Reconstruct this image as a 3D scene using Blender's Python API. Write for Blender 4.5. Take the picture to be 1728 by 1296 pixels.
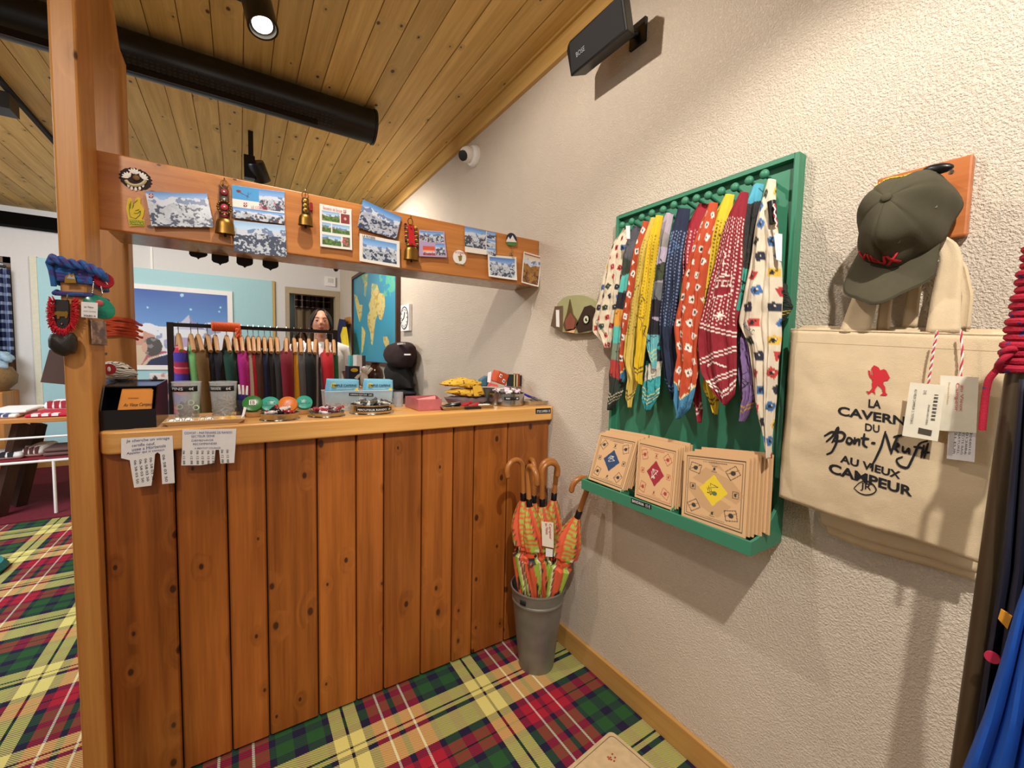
import bpy, bmesh, math, random
import numpy as np
from mathutils import Vector, Matrix
random.seed(7); np.random.seed(7)
for o in list(bpy.data.objects): bpy.data.objects.remove(o)
SC = bpy.context.scene; COL = SC.collection
# ------------------------------------------------------------ camera
YAW, PITCH, ROLL, F, HC = 0.573228, -0.064948, 0.021431, 713.6, 1.30
def _cam():
    fwd = np.array([math.sin(YAW)*math.cos(PITCH), math.cos(YAW)*math.cos(PITCH), math.sin(PITCH)])
    right = np.array([math.cos(YAW), -math.sin(YAW), 0]); up = np.cross(right, fwd)
    return np.stack([right*math.cos(ROLL)+up*math.sin(ROLL), -right*math.sin(ROLL)+up*math.cos(ROLL), -fwd])
RM = _cam()
cd = bpy.data.cameras.new('camera'); cam = bpy.data.objects.new('camera', cd); COL.objects.link(cam)
cd.sensor_width = 36; cd.lens = F/1728*36; cd.clip_start = 0.02
M4 = Matrix(RM.T.tolist()).to_4x4(); M4.translation = (0, 0, HC); cam.matrix_world = M4
SC.camera = cam
# ------------------------------------------------------------ world, exposure
SC.view_settings.view_transform = 'Standard'; SC.view_settings.look = 'None'
SC.view_settings.gamma = 1; SC.view_settings.exposure = 0.0
w = bpy.data.worlds.new('world'); SC.world = w; w.use_nodes = True
w.node_tree.nodes['Background'].inputs[0].default_value = (1.0, 0.95, 0.90, 1)
w.node_tree.nodes['Background'].inputs[1].default_value = 0.27
W, D, ZC, YB, ZT = 1.22, 1.555, 2.71, 6.45, 1.075     # wall, counter front, ceiling, back wall, counter top
YF = 1.676                                            # face of the fascia board
# ------------------------------------------------------------ lights
def look(o, p): o.rotation_euler = (Vector(p)-o.location).to_track_quat('-Z', 'Y').to_euler()
def spot(loc, tgt, pw, col=(1, .90, .80), ang=110, blend=.6, size=.03):
    l = bpy.data.lights.new('spot_lamp', 'SPOT'); l.energy = pw; l.color = col
    l.spot_size = math.radians(ang); l.spot_blend = blend; l.shadow_soft_size = size
    o = bpy.data.objects.new('spot_lamp', l); COL.objects.link(o); o.location = loc; look(o, tgt); return o
def area(loc, tgt, pw, sx, sy, col=(1, .9, .8)):
    l = bpy.data.lights.new('area_lamp', 'AREA'); l.shape = 'RECTANGLE'; l.size = sx; l.size_y = sy
    l.energy = pw; l.color = col
    o = bpy.data.objects.new('area_lamp', l); COL.objects.link(o); o.location = loc; look(o, tgt); return o
spot((.12, -.31, 2.62), (1.22, .70, .66), 150, ang=74, blend=.45, size=.022, col=(1, .93, .85))
spot((.18, 1.20, 2.60), (1.22, 1.35, 1.0), 46, ang=140, size=.018)
spot((-.75, -.10, 2.62), (-.1, 1.6, .6), 62, ang=80, size=.05)
spot((.45, 3.6, 2.62), (1.22, 3.6, 1.2), 85, ang=140, size=.04)
spot((-.6, 4.6, 2.62), (-.4, 6.4, 1.3), 60, ang=140, size=.05, col=(1, .93, .85))
area((-2.6, 3.0, 2.4), (-1.6, 4.2, .0), 120, 1.8, 1.4, (.86, .93, 1))
area((.2, 7.5, 2.2), (.25, 8.2, 1.2), 9, .5, .5, (1, .9, .78))  # added lamp without a fitting, brightens the curtains in the passage
area((-.2, -1.2, 2.3), (.4, 1.6, .4), 9, 1.6, 1.0, (1, .90, .78))  # added warm ambient fill from behind the camera, no real fitting
# ------------------------------------------------------------ pixel -> point on a real plane
def P(u, v, ax, val):
    r = RM.T @ np.array([(u-864)/F, -(v-648)/F, -1.]); o = np.array([0, 0, HC])
    return o + r*(val-o[ax])/r[ax]
def PY(u, v, y): return P(u, v, 1, y)
def PX(u, v, x): return P(u, v, 0, x)
def PZ(u, v, z): return P(u, v, 2, z)
# ------------------------------------------------------------ materials
def lin(c):
    if isinstance(c, str):
        c = [int(c[i:i+2], 16)/255 for i in (0, 2, 4)]
    return [x/12.92 if x <= .04045 else ((x+.055)/1.055)**2.4 for x in c]
class NT:
    def __init__(s, name):
        s.m = bpy.data.materials.new(name); s.m.use_nodes = True; s.t = s.m.node_tree
        s.p = s.t.nodes['Principled BSDF']
    def n(s, typ, ins={}, **kw):
        nd = s.t.nodes.new(typ)
        for k, v in kw.items(): setattr(nd, k, v)
        for k, v in ins.items(): s.set(nd.inputs[k], v)
        return nd
    def set(s, sock, v):
        if isinstance(v, bpy.types.NodeSocket): s.t.links.new(v, sock)
        elif hasattr(sock, 'default_value'):
            if sock.type == 'RGBA' and not isinstance(v, (int, float)) and len(v) == 3: v = list(v)+[1]
            sock.default_value = v
    def math(s, op, a, b=0, c=0):
        return s.n('ShaderNodeMath', {0: a, 1: b, 2: c}, operation=op).outputs[0]
    def mix(s, f, a, b, bt='MIX'):
        nd = s.n('ShaderNodeMix', data_type='RGBA', blend_type=bt)
        s.set(nd.inputs[0], f); s.set(nd.inputs[6], a); s.set(nd.inputs[7], b); return nd.outputs[2]
    def ramp(s, f, stops, interp='LINEAR'):
        nd = s.n('ShaderNodeValToRGB', {0: f}); cr = nd.color_ramp; cr.interpolation = interp
        while len(cr.elements) < len(stops): cr.elements.new(0.5)
        for e, (p, c) in zip(cr.elements, stops): e.position = p; e.color = (*c[:3], 1)
        return nd.outputs[0]
    def coords(s, kind='Object', scale=(1, 1, 1)):
        tc = s.n('ShaderNodeTexCoord'); mp = s.n('ShaderNodeMapping', {0: tc.outputs[kind], 3: scale}); return mp.outputs[0]
    def world(s): return s.n('ShaderNodeNewGeometry').outputs['Position']
    def noise(s, vec, sc, det=3, rough=.5):
        return s.n('ShaderNodeTexNoise', {'Vector': vec, 'Scale': sc, 'Detail': det, 'Roughness': rough}).outputs[0]
    def bump(s, h, st, dist=.01):
        b = s.n('ShaderNodeBump', {'Height': h, 'Strength': st, 'Distance': dist}); s.set(s.p.inputs['Normal'], b.outputs[0])
_mc = {}
def mat(col, rough=.6, metal=0, name=None, spec=.5, noise=.06, alpha=1, trans=0, emis=0, sheen=0, bump=0, bs=300):
    key = (str(col), rough, metal, name, alpha, trans, emis, noise, bump)
    if key in _mc: return _mc[key]
    t = NT(name or 'surface'); c = lin(col)
    v = t.coords()
    if noise:
        f = t.noise(v, 40, 3); cc = t.mix(f, [x*(1-noise*2) for x in c], [min(1, x*(1+noise*2)) for x in c])
        t.set(t.p.inputs['Base Color'], cc)
    else: t.set(t.p.inputs['Base Color'], c)
    t.set(t.p.inputs['Roughness'], rough); t.set(t.p.inputs['Metallic'], metal)
    t.set(t.p.inputs['Specular IOR Level'], spec)
    if trans: t.set(t.p.inputs['Transmission Weight'], trans); t.set(t.p.inputs['IOR'], 1.3)
    if alpha < 1: t.set(t.p.inputs['Alpha'], alpha)
    if emis: t.set(t.p.inputs['Emission Color'], c); t.set(t.p.inputs['Emission Strength'], emis)
    if sheen: t.set(t.p.inputs['Sheen Weight'], sheen)
    if bump: t.bump(t.noise(v, bs, 2), bump, .002)
    _mc[key] = t.m; return t.m
def wood(name, c1, c2, axis=2, knots=.9, rough=.38, island=.25, scale=1.0, wv=False, kc='3a1a0c', flat=None):
    """plank wood: grain runs along `axis`, knots scattered, each joined plank gets its own tint"""
    t = NT(name); a, b = lin(c1), lin(c2); g = t.n('ShaderNodeNewGeometry'); isl = g.outputs['Random Per Island']
    pos = g.outputs['Position']
    off = t.n('ShaderNodeCombineXYZ', {0: t.math('MULTIPLY', isl, 7.3), 1: t.math('MULTIPLY', isl, 3.1), 2: t.math('MULTIPLY', isl, 11.7)}).outputs[0]
    pv = t.n('ShaderNodeVectorMath', {0: pos, 1: off}, operation='ADD').outputs[0]
    def sc(l, x):
        s = [x*scale]*3; s[axis] = l*scale
        return t.n('ShaderNodeVectorMath', {0: pv, 1: s}, operation='MULTIPLY').outputs[0]
    # knots: sparse voronoi cells
    kv = [9*scale]*3; kv[axis] = 5.5*scale
    if flat is not None: kv[flat] = 0
    kvec = t.n('ShaderNodeVectorMath', {0: pv, 1: kv}, operation='MULTIPLY').outputs[0]
    if flat is not None:
        sp_ = t.n('ShaderNodeSeparateXYZ', {0: kvec}); ab = [q for q in (0, 1, 2) if q != flat]
        kvec = t.n('ShaderNodeCombineXYZ', {0: sp_.outputs[ab[0]], 1: sp_.outputs[ab[1]]}).outputs[0]
    vo = t.n('ShaderNodeTexVoronoi', voronoi_dimensions='2D' if flat is not None else '3D', ins={'Vector': kvec, 'Scale': 1.0, 'Randomness': 1.0})
    rnd = t.n('ShaderNodeSeparateColor', {0: vo.outputs['Color']})
    keep = t.math('GREATER_THAN', rnd.outputs[0], 1-knots*.55)
    size = t.math('MULTIPLY_ADD', rnd.outputs[1], .055, .028)
    dist = vo.outputs['Distance']
    k = t.n('ShaderNodeMapRange', {0: t.math('DIVIDE', dist, size), 1: .75, 2: 1.25, 3: 1, 4: 0}).outputs[0]
    k = t.math('MULTIPLY', k, keep)
    halo = t.n('ShaderNodeMapRange', {0: t.math('DIVIDE', dist, size), 1: 1, 2: 5.5, 3: 1, 4: 0}).outputs[0]
    halo = t.math('MULTIPLY', halo, keep)
    warp = t.math('MULTIPLY', halo, .9)
    wv1 = t.n('ShaderNodeVectorMath', {0: sc(1.2, 26), 1: t.n('ShaderNodeCombineXYZ', {0: warp, 1: warp, 2: warp}).outputs[0]}, operation='ADD').outputs[0]
    n1 = t.noise(wv1, 1.0, 4, .6)
    n2 = t.noise(sc(5, 170), 1.0, 2, .6)
    n3 = t.noise(sc(1.0, 3.0), 1.0, 2)
    f = t.math('ADD', t.math('MULTIPLY', n1, .9), t.math('ADD', t.math('MULTIPLY', n2, .30), t.math('MULTIPLY', n3, .3)))
    f = t.n('ShaderNodeMapRange', {0: f, 1: .5, 2: 1.0, 3: 0, 4: 1}).outputs[0]
    c = t.mix(f, a, b)
    tint = t.math('MULTIPLY_ADD', isl, island*2, 1-island)
    c = t.mix(1.0, c, t.n('ShaderNodeCombineColor', {0: tint, 1: tint, 2: tint}).outputs[0], 'MULTIPLY')
    c = t.mix(t.math('MULTIPLY', halo, .30), c, [x*.45 for x in a])
    c = t.mix(t.math('MULTIPLY', k, .93), c, lin(kc))
    t.set(t.p.inputs['Base Color'], c); t.set(t.p.inputs['Roughness'], rough)
    t.bump(n2, .12, .002)
    return t.m
# tartan carpet
def tartan():
    t = NT('tartan_carpet'); pos = t.world(); sx = t.n('ShaderNodeSeparateXYZ', {0: pos})
    Y_, N_, R_, G_, K_, Wt = lin('e8dc82'), lin('24203c'), lin('b02438'), lin('2c5a30'), lin('14101c'), lin('f4ead8')
    def sett(coord, off, sign, stops):
        f = t.math('FRACT', t.math('MULTIPLY', t.math('MULTIPLY_ADD', coord, sign, -sign*off), 1/.485))
        return t.ramp(f, [(p/.485, c) for p, c in stops], 'CONSTANT')
    X, Y = sx.outputs[0], sx.outputs[1]
    warp = sett(X, .244, 1, [(0, Y_), (.0415, K_), (.0495, Y_), (.091, N_), (.122, R_), (.161, Wt), (.168, R_), (.198, N_), (.216, R_),
        (.253, Wt), (.260, R_), (.300, N_), (.320, G_), (.370, N_), (.410, G_), (.463, N_)])
    weft = sett(Y, 1.434, -1, [(0, Y_), (.052, K_), (.059, Y_), (.076, N_), (.096, Y_), (.180, N_), (.212, R_), (.251, K_), (.257, R_),
        (.294, N_), (.320, G_), (.374, N_), (.405, G_), (.452, N_)])
    tw = t.math('FRACT', t.math('MULTIPLY', t.math('ADD', X, Y), 130))
    tw = t.math('GREATER_THAN', tw, .5)
    f = t.math('MULTIPLY_ADD', tw, .5, .25)
    c = t.mix(f, warp, weft)
    # same-coloured crossings stay vivid; blend slightly brighter like loop pile
    nz = t.noise(pos, 260, 2); c = t.mix(t.math('MULTIPLY', nz, .22), c, [.05, .04, .05])
    t.set(t.p.inputs['Base Color'], c); t.set(t.p.inputs['Roughness'], .95); t.set(t.p.inputs['Specular IOR Level'], .1)
    t.bump(t.noise(pos, 700, 2), .4, .003)
    return t.m
def stucco(name, col, st=.5, sc=70):
    t = NT(name); pos = t.world()
    n = t.noise(pos, sc, 3, .55); n2 = t.noise(pos, 6, 2)
    c = lin(col); t.set(t.p.inputs['Base Color'], t.mix(n2, [x*.94 for x in c], [min(1, x*1.04) for x in c]))
    h = t.n('ShaderNodeMapRange', {0: n, 1: .40, 2: .70, 3: 0, 4: 1}).outputs[0]
    t.set(t.p.inputs['Roughness'], .9); t.bump(h, st, .006); return t.m
def vcol(name='printed_surface', rough=.6, spec=.4, bump=0, coat=0):
    key = ('vc', name, rough, bump)
    if key in _mc: return _mc[key]
    t = NT(name); a = t.n('ShaderNodeAttribute', attribute_name='Col')
    v = t.coords(); nz = t.noise(v, 500, 2)
    t.set(t.p.inputs['Base Color'], t.mix(t.math('MULTIPLY', nz, .12), a.outputs[0], [.3, .3, .3]))
    t.set(t.p.inputs['Roughness'], rough); t.set(t.p.inputs['Specular IOR Level'], spec)
    if bump: t.bump(nz, bump, .002)
    _mc[key] = t.m; return t.m
def knit(name, c):
    key = ('knit', name, str(c))
    if key in _mc: return _mc[key]
    t = NT(name); c = lin(c); v = t.world(); nz = t.noise(v, 180, 3)
    t.set(t.p.inputs['Base Color'], t.mix(nz, [x*.75 for x in c], [min(1, x*1.25) for x in c])); t.set(t.p.inputs['Roughness'], .95)
    t.set(t.p.inputs['Sheen Weight'], .15)
    t.bump(nz, .5, .004); _mc[key] = t.m; return t.m
# ------------------------------------------------------------ mesh builder
ORG = {}
class B:
    def __init__(s): s.v = []; s.f = []; s.cols = None
    def add(s, vs, fs):
        o = len(s.v); s.v += [tuple(map(float, x)) for x in vs]; s.f += [tuple(i+o for i in f) for f in fs]; return s
    def box(s, a, b, rot=None, piv=None):
        x0, y0, z0 = [min(a[i], b[i]) for i in range(3)]; x1, y1, z1 = [max(a[i], b[i]) for i in range(3)]
        vs = [Vector(p) for p in ((x0,y0,z0),(x1,y0,z0),(x1,y1,z0),(x0,y1,z0),(x0,y0,z1),(x1,y0,z1),(x1,y1,z1),(x0,y1,z1))]
        if rot is not None:
            pv = Vector(piv) if piv is not None else Vector(((x0+x1)/2, (y0+y1)/2, (z0+z1)/2))
            vs = [rot @ (v-pv)+pv for v in vs]
        return s.add(vs, [(3,2,1,0),(4,5,6,7),(0,1,5,4),(1,2,6,5),(2,3,7,6),(3,0,4,7)])
    def frame(s, d):
        d = Vector(d).normalized(); u = d.orthogonal().normalized(); return u, d.cross(u), d
    def cyl(s, a, b, r, r2=None, n=16, caps=True):
        a, b = Vector(a), Vector(b); r2 = r if r2 is None else r2; u, w_, d = s.frame(b-a)
        vs = []
        for c, rr in ((a, r), (b, r2)):
            for i in range(n):
                t = 2*math.pi*i/n; vs.append(c+u*math.cos(t)*rr+w_*math.sin(t)*rr)
        fs = [(i, (i+1) % n, n+(i+1) % n, n+i) for i in range(n)]
        if caps: fs += [tuple(range(n))[::-1], tuple(range(n, 2*n))]
        return s.add(vs, fs)
    def tube(s, pts, r, n=8, closed=False, rs=None):
        pts = [Vector(p) for p in pts]; m = len(pts); vs = []; u = None
        for i, p in enumerate(pts):
            a = pts[(i-1) % m] if (closed or i) else p; b_ = pts[(i+1) % m] if (closed or i < m-1) else p
            d = (b_-a).normalized()
            if u is None: u = d.orthogonal().normalized()
            u = (u-d*u.dot(d)).normalized(); w_ = d.cross(u); rr = rs[i] if rs else r
            for k in range(n):
                t = 2*math.pi*k/n; vs.append(p+(u*math.cos(t)+w_*math.sin(t))*rr)
        fs = []
        for i in range(m if closed else m-1):
            j = (i+1) % m
            for k in range(n): fs.append((i*n+k, i*n+(k+1) % n, j*n+(k+1) % n, j*n+k))
        if not closed: fs += [tuple(range(n))[::-1], tuple(range((m-1)*n, m*n))]
        return s.add(vs, fs)
    def lathe(s, prof, c=(0, 0, 0), ax=(0, 0, 1), n=24, ell=(1, 1)):
        c = Vector(c)
        if tuple(ax) == (0, 0, 1): u, w_, d = Vector((1, 0, 0)), Vector((0, 1, 0)), Vector((0, 0, 1))
        else: u, w_, d = s.frame(ax)
        vs = []; m = len(prof)
        for r, z in prof:
            for k in range(n):
                t = 2*math.pi*k/n; vs.append(c+u*math.cos(t)*r*ell[0]+w_*math.sin(t)*r*ell[1]+d*z)
        fs = [(i*n+k, i*n+(k+1) % n, (i+1)*n+(k+1) % n, (i+1)*n+k) for i in range(m-1) for k in range(n)]
        if prof[0] == prof[-1]: return s.add(vs, fs)
        if prof[0][0] > 1e-6: fs.append(tuple(range(n))[::-1])
        if prof[-1][0] > 1e-6: fs.append(tuple(range((m-1)*n, m*n)))
        return s.add(vs, fs)
    def ell(s, c, r, rot=None, n=16, m=10):
        if isinstance(r, (int, float)): r = (r, r, r)
        vs = []; c = Vector(c)
        for i in range(m+1):
            th = math.pi*i/m
            for k in range(n):
                ph = 2*math.pi*k/n
                p = Vector((r[0]*math.sin(th)*math.cos(ph), r[1]*math.sin(th)*math.sin(ph), r[2]*math.cos(th)))
                vs.append(c+(rot @ p if rot is not None else p))
        return s.add(vs, [(i*n+k, (i+1)*n+k, (i+1)*n+(k+1) % n, i*n+(k+1) % n) for i in range(m) for k in range(n)])
    def prism(s, pts, d):
        pts = [Vector(p) for p in pts]; d = Vector(d); n = len(pts)
        return s.add(pts+[p+d for p in pts], [tuple(range(n))[::-1], tuple(range(n, 2*n))]+[(i, (i+1) % n, n+(i+1) % n, n+i) for i in range(n)])
    def grid(s, G, wrapu=False):
        G = np.asarray(G, float); h, w_ = G.shape[:2]
        fs = [(i*w_+j, i*w_+(j+1) % w_, (i+1)*w_+(j+1) % w_, (i+1)*w_+j) for i in range(h-1) for j in range(w_ if wrapu else w_-1)]
        return s.add(G.reshape(-1, 3), fs)
def finish(me, smooth):
    bm = bmesh.new(); bm.from_mesh(me); bmesh.ops.remove_doubles(bm, verts=bm.verts, dist=1e-6) if smooth != 'keep' else None
    bmesh.ops.recalc_face_normals(bm, faces=bm.faces); bm.to_mesh(me); bm.free()
    if smooth:
        for p in me.polygons: p.use_smooth = True
        try: me.set_sharp_from_angle(angle=math.radians(40))
        except Exception: pass
def props(o, label=None, cat=None, group=None, kind=None):
    if label: o['label'] = label
    if cat: o['category'] = cat
    if group: o['group'] = group
    if kind: o['kind'] = kind
    return o
def thing(name, label, cat, loc, group=None, kind=None):
    o = bpy.data.objects.new(name, None); COL.objects.link(o); o.empty_display_size = .03
    o.location = [float(x) for x in loc]; ORG[o] = Vector(o.location); return props(o, label, cat, group, kind)
def part(name, b, m, parent, label=None, smooth=True, bevel=0, cols=None, solid=0, subsurf=0, kind=None, keep=False):
    """mesh from world-coordinate builder b, parented to `parent`"""
    org = ORG[parent] if parent else Vector((0, 0, 0))
    me = bpy.data.meshes.new(name); me.from_pydata([tuple(Vector(v)-org) for v in b.v], [], b.f)
    if cols is not None:
        ca = me.color_attributes.new('Col', 'FLOAT_COLOR', 'POINT')
        c = np.ones((len(b.v), 4), np.float32); c[:, :3] = np.asarray(cols, np.float32).reshape(-1, 3); ca.data.foreach_set('color', c.ravel())
    finish(me, 'keep' if (cols is not None or keep) else smooth)
    if smooth:
        for p in me.polygons: p.use_smooth = True
        me.set_sharp_from_angle(angle=math.radians(40))
    me.materials.append(m)
    o = bpy.data.objects.new(name, me); COL.objects.link(o)
    if parent: o.parent = parent; ORG[o] = org
    if bevel:
        md = o.modifiers.new('bevel', 'BEVEL'); md.width = bevel; md.segments = 2; md.limit_method = 'ANGLE'
    if solid:
        md = o.modifiers.new('solid', 'SOLIDIFY'); md.thickness = solid; md.offset = 0
    if subsurf:
        md = o.modifiers.new('sub', 'SUBSURF'); md.levels = subsurf; md.render_levels = subsurf
    if label: o['label'] = label
    if kind: o['kind'] = kind
    return o
def single(name, b, m, label, cat, group=None, **kw):
    a = np.array(b.v); lo, hi = a.min(0), a.max(0); org = Vector(((lo[0]+hi[0])/2, (lo[1]+hi[1])/2, lo[2]))
    ORG['tmp'] = org
    class _T: pass
    me_kw = dict(kw); kind = me_kw.pop('kind', None)
    b2 = B(); b2.v = [tuple(Vector(v)-org) for v in b.v]; b2.f = b.f
    o = part(name, b2, m, None, **me_kw); o.location = org; ORG[o] = org
    return props(o, label, cat, group, kind)
def struct(name, b, m, parent=None, **kw):
    o = part(name, b, m, parent, **kw)
    if not parent: o['kind'] = 'structure'; ORG[o] = Vector((0, 0, 0))
    return o
def copytree(o, parent=None):
    c = o.copy(); COL.objects.link(c)
    if parent: c.parent = parent
    for ch in list(o.children): copytree(ch, c)
    return c
# text as mesh mapped on a parallelogram: O = lower left, E = lower right, T = upper left (world)
_tc = {}
def text(s, O, E, T, m, parent, name='lettering', bold=0, lift=0.0004, depth=0.0003, label=None):
    O, E, T = Vector(O), Vector(E), Vector(T)
    if (s, bold) not in _tc:
        cu = bpy.data.curves.new('t', 'FONT'); cu.body = s; cu.size = 1; cu.resolution_u = 3; cu.offset = bold
        ob = bpy.data.objects.new('t', cu); COL.objects.link(ob); bpy.context.view_layer.update()
        me = bpy.data.meshes.new_from_object(ob.evaluated_get(bpy.context.evaluated_depsgraph_get()))
        _tc[(s, bold)] = ([tuple(v.co) for v in me.vertices], [tuple(p.vertices) for p in me.polygons])
        bpy.data.objects.remove(ob); bpy.data.curves.remove(cu); bpy.data.meshes.remove(me)
    vs, fs = _tc[(s, bold)]
    a = np.array(vs); lo, hi = a.min(0), a.max(0); x = E-O; y = T-O; n = x.cross(y).normalized()
    b = B(); b.add([O+x*((v[0]-lo[0])/(hi[0]-lo[0]))+y*((v[1]-lo[1])/max(hi[1]-lo[1], 1e-6))+n*lift for v in vs], fs)
    return part(name, b, m, parent, smooth=False, keep=True, label=label)
# ------------------------------------------------------------ painted rasters for printed things (surface pattern, plus painted reflections on the poster)
def fbm(w_, h, sc, seed, oct=4):
    r = np.random.RandomState(seed); out = np.zeros((h, w_)); amp = 1; tot = 0
    for o in range(oct):
        gx, gy = max(2, int(sc*2**o)+2), max(2, int(sc*2**o*h/w_)+2); g = r.rand(gy+1, gx+1)
        x = np.linspace(0, gx-1.001, w_); y = np.linspace(0, gy-1.001, h); xi, yi = x.astype(int), y.astype(int)
        fx, fy = x-xi, y-yi; fx = fx*fx*(3-2*fx); fy = (fy*fy*(3-2*fy))[:, None]
        out += amp*((g[yi][:, xi]*(1-fx)+g[yi][:, xi+1]*fx)*(1-fy)+(g[yi+1][:, xi]*(1-fx)+g[yi+1][:, xi+1]*fx)*fy); tot += amp; amp *= .55
    return out/tot
class Cv:
    """raster of colours; x to the right 0..w, y downwards 0..h in units given by the user"""
    def __init__(s, nx, ny, w_, h, col):
        s.a = np.zeros((ny, nx, 3)); s.a[:] = lin(col); s.nx, s.ny, s.w, s.h = nx, ny, w_, h
        s.X, s.Y = np.meshgrid(np.linspace(0, w_, nx), np.linspace(0, h, ny))
    def mask(s, m, col): s.a[m] = lin(col); return s
    def rect(s, x0, y0, x1, y1, col): return s.mask((s.X >= x0) & (s.X <= x1) & (s.Y >= y0) & (s.Y <= y1), col)
    def ell(s, x, y, rx, ry, col, inner=0):
        d = ((s.X-x)/rx)**2+((s.Y-y)/ry)**2; return s.mask((d <= 1) & (d >= inner*inner), col)
    def poly(s, pts, col):
        m = np.zeros(s.X.shape, bool); n = len(pts)
        for i in range(n):
            x0, y0 = pts[i]; x1, y1 = pts[(i+1) % n]
            if y0 == y1: continue
            c = ((s.Y < y0) != (s.Y < y1)) & (s.X < (x1-x0)*(s.Y-y0)/(y1-y0)+x0); m ^= c
        return s.mask(m, col)
    def line(s, p, q, t, col):
        d = np.array(q, float)-p; L = max(1e-9, d@d); k = np.clip(((s.X-p[0])*d[0]+(s.Y-p[1])*d[1])/L, 0, 1)
        return s.mask(np.hypot(s.X-p[0]-k*d[0], s.Y-p[1]-k*d[1]) <= t/2, col)
    def pl(s, pts, t, col):
        for a, b_ in zip(pts, pts[1:]): s.line(a, b_, t, col)
        return s
    def snow(s, x0, y0, x1, y1, seed, sky='4f8fd6', ridge=.35, rock=.45, low='dde9f8', dark='33415e'):
        m = (s.X >= x0) & (s.X <= x1) & (s.Y >= y0) & (s.Y <= y1)
        u = (s.X-x0)/(x1-x0); v = (s.Y-y0)/(y1-y0)
        f = fbm(s.nx, s.ny, 3, seed); g = .55*fbm(s.nx, s.ny, 26, seed+1, 2)+.45*fbm(s.nx, s.ny, 7, seed+5, 2); k = fbm(s.nx, s.ny, 9, seed+2, 3)
        rl = ridge+.28*(f[s.ny//2][None, :]-.5)*2*.6+.1*(g[s.ny//3][None, :]-.5)
        sky_ = np.array(lin(sky))[None, None]*(1-v[..., None]*.1)+np.array([.3, .35, .4])*np.clip(v/ridge, 0, 1)[..., None]*.7
        sn = np.where((g*(.62+v*.38) > rock)[..., None], np.array(lin(dark)), np.array(lin(low))*(0.45+.55*k[..., None]))
        far = (v < rl+.18) & (v >= rl)
        sn = np.where(far[..., None], np.where((k > .55)[..., None], np.array(lin('7188b0')), np.array(lin('d3ddee'))), sn)
        s.a[m] = np.where((v < rl)[..., None], sky_, sn)[m]; return s
def painted(name, G, cv, m, parent, solid=.0006, **kw):
    """G: ny x nx x 3 world points for the raster"""
    b = B(); b.grid(G)
    if parent is None:
        lab, cat = kw.pop('label'), kw.pop('cat'); grp = kw.pop('group', None)
        return single(name, b, m, lab, cat, grp, cols=cv.a, solid=solid, **kw)
    return part(name, b, m, parent, cols=cv.a, solid=solid, **kw)
def quadgrid(c, nx, ny):
    """bilinear grid over corners TL,TR,BR,BL"""
    c = [np.array(p, float) for p in c]; s = np.linspace(0, 1, nx)[None, :, None]; t = np.linspace(0, 1, ny)[:, None, None]
    return (c[0]*(1-s)+c[1]*s)*(1-t)+(c[3]*(1-s)+c[2]*s)*t
def resamp(pts, n):
    pts = np.array(pts, float); d = np.r_[0, np.cumsum(np.linalg.norm(np.diff(pts, axis=0), axis=1))]
    t = np.linspace(0, d[-1], n); return np.stack([np.interp(t, d, pts[:, k]) for k in range(pts.shape[1])], 1)
def smoothc(a, k=3):
    a = a.copy()
    for _ in range(k): a[1:-1] = (a[:-2]+2*a[1:-1]+a[2:])/4
    return a
# ------------------------------------------------------------ common materials
M_orange = wood('lacquered_pine_planks', 'b0672a', '783e13', 2, .85, .34, .13, flat=1)
M_post = wood('oiled_pine_post', 'd6984e', 'b27032', 2, 1.3, .45, .05)
M_beam = wood('lacquered_pine_board', 'd8924c', 'b26c32', 0, .45, .38, .05, flat=1)
M_top = wood('clear_pine_counter_top', 'e8b46c', 'cc9046', 0, .45, .30, .05)
M_ceil = wood('ceiling_pine_boards', 'ecca80', 'c09850', 1, .75, .6, .16, kc='4a2408', flat=2)
M_trim = wood('pale_pine_trim', 'e0b870', 'c49a50', 1, .2, .5, .1)
M_base = wood('oak_baseboard', 'd0a25e', 'b58542', 1, .1, .5, .1)
M_wall = stucco('rough_white_plaster', 'dacdbb', .62, 230)
M_wallb = mat('dcd9d6', .85, name='smooth_white_plaster', noise=.02)
BLK = mat('0b0a0b', .35, name='black_enamel'); BLKM = mat('141314', .8, name='matt_black')
STEEL = mat('b8b4ac', .22, 1, name='polished_steel'); GOLD = mat('8f6d34', .38, 1, name='brass')
WHT = mat('f2f0ec', .6, name='white_paint', noise=.02); INK = mat('121218', .8, name='black_ink', noise=0)
PAPER = mat('eeedf0', .85, name='white_paper', noise=.03); WINK = mat('f4f4f4', .6, name='white_ink', noise=0)
KRAFT = mat('cda272', .85, name='kraft_card')
GREEN = mat('378062', .5, name='green_lacquer', noise=.03)
REDINK = mat('c3202b', .7, name='red_ink', noise=0); BLUEINK = mat('2a2f78', .7, name='blue_ink', noise=0)
CLEAR = mat('e8eef0', .05, name='clear_acrylic', alpha=.22, noise=0)
CANVAS = NT('natural_canvas')
_c = lin('d8c3a0'); _v = CANVAS.world(); _n = CANVAS.noise(_v, 25, 4)
CANVAS.set(CANVAS.p.inputs['Base Color'], CANVAS.mix(_n, [x*.86 for x in _c], [x*1.08 for x in _c])); CANVAS.set(CANVAS.p.inputs['Roughness'], .95)
CANVAS.bump(CANVAS.math('ADD', CANVAS.noise(_v, 900, 1), CANVAS.math('MULTIPLY', CANVAS.noise(_v, 30, 3), 2)), .35, .004); CANVAS = CANVAS.m
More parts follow.
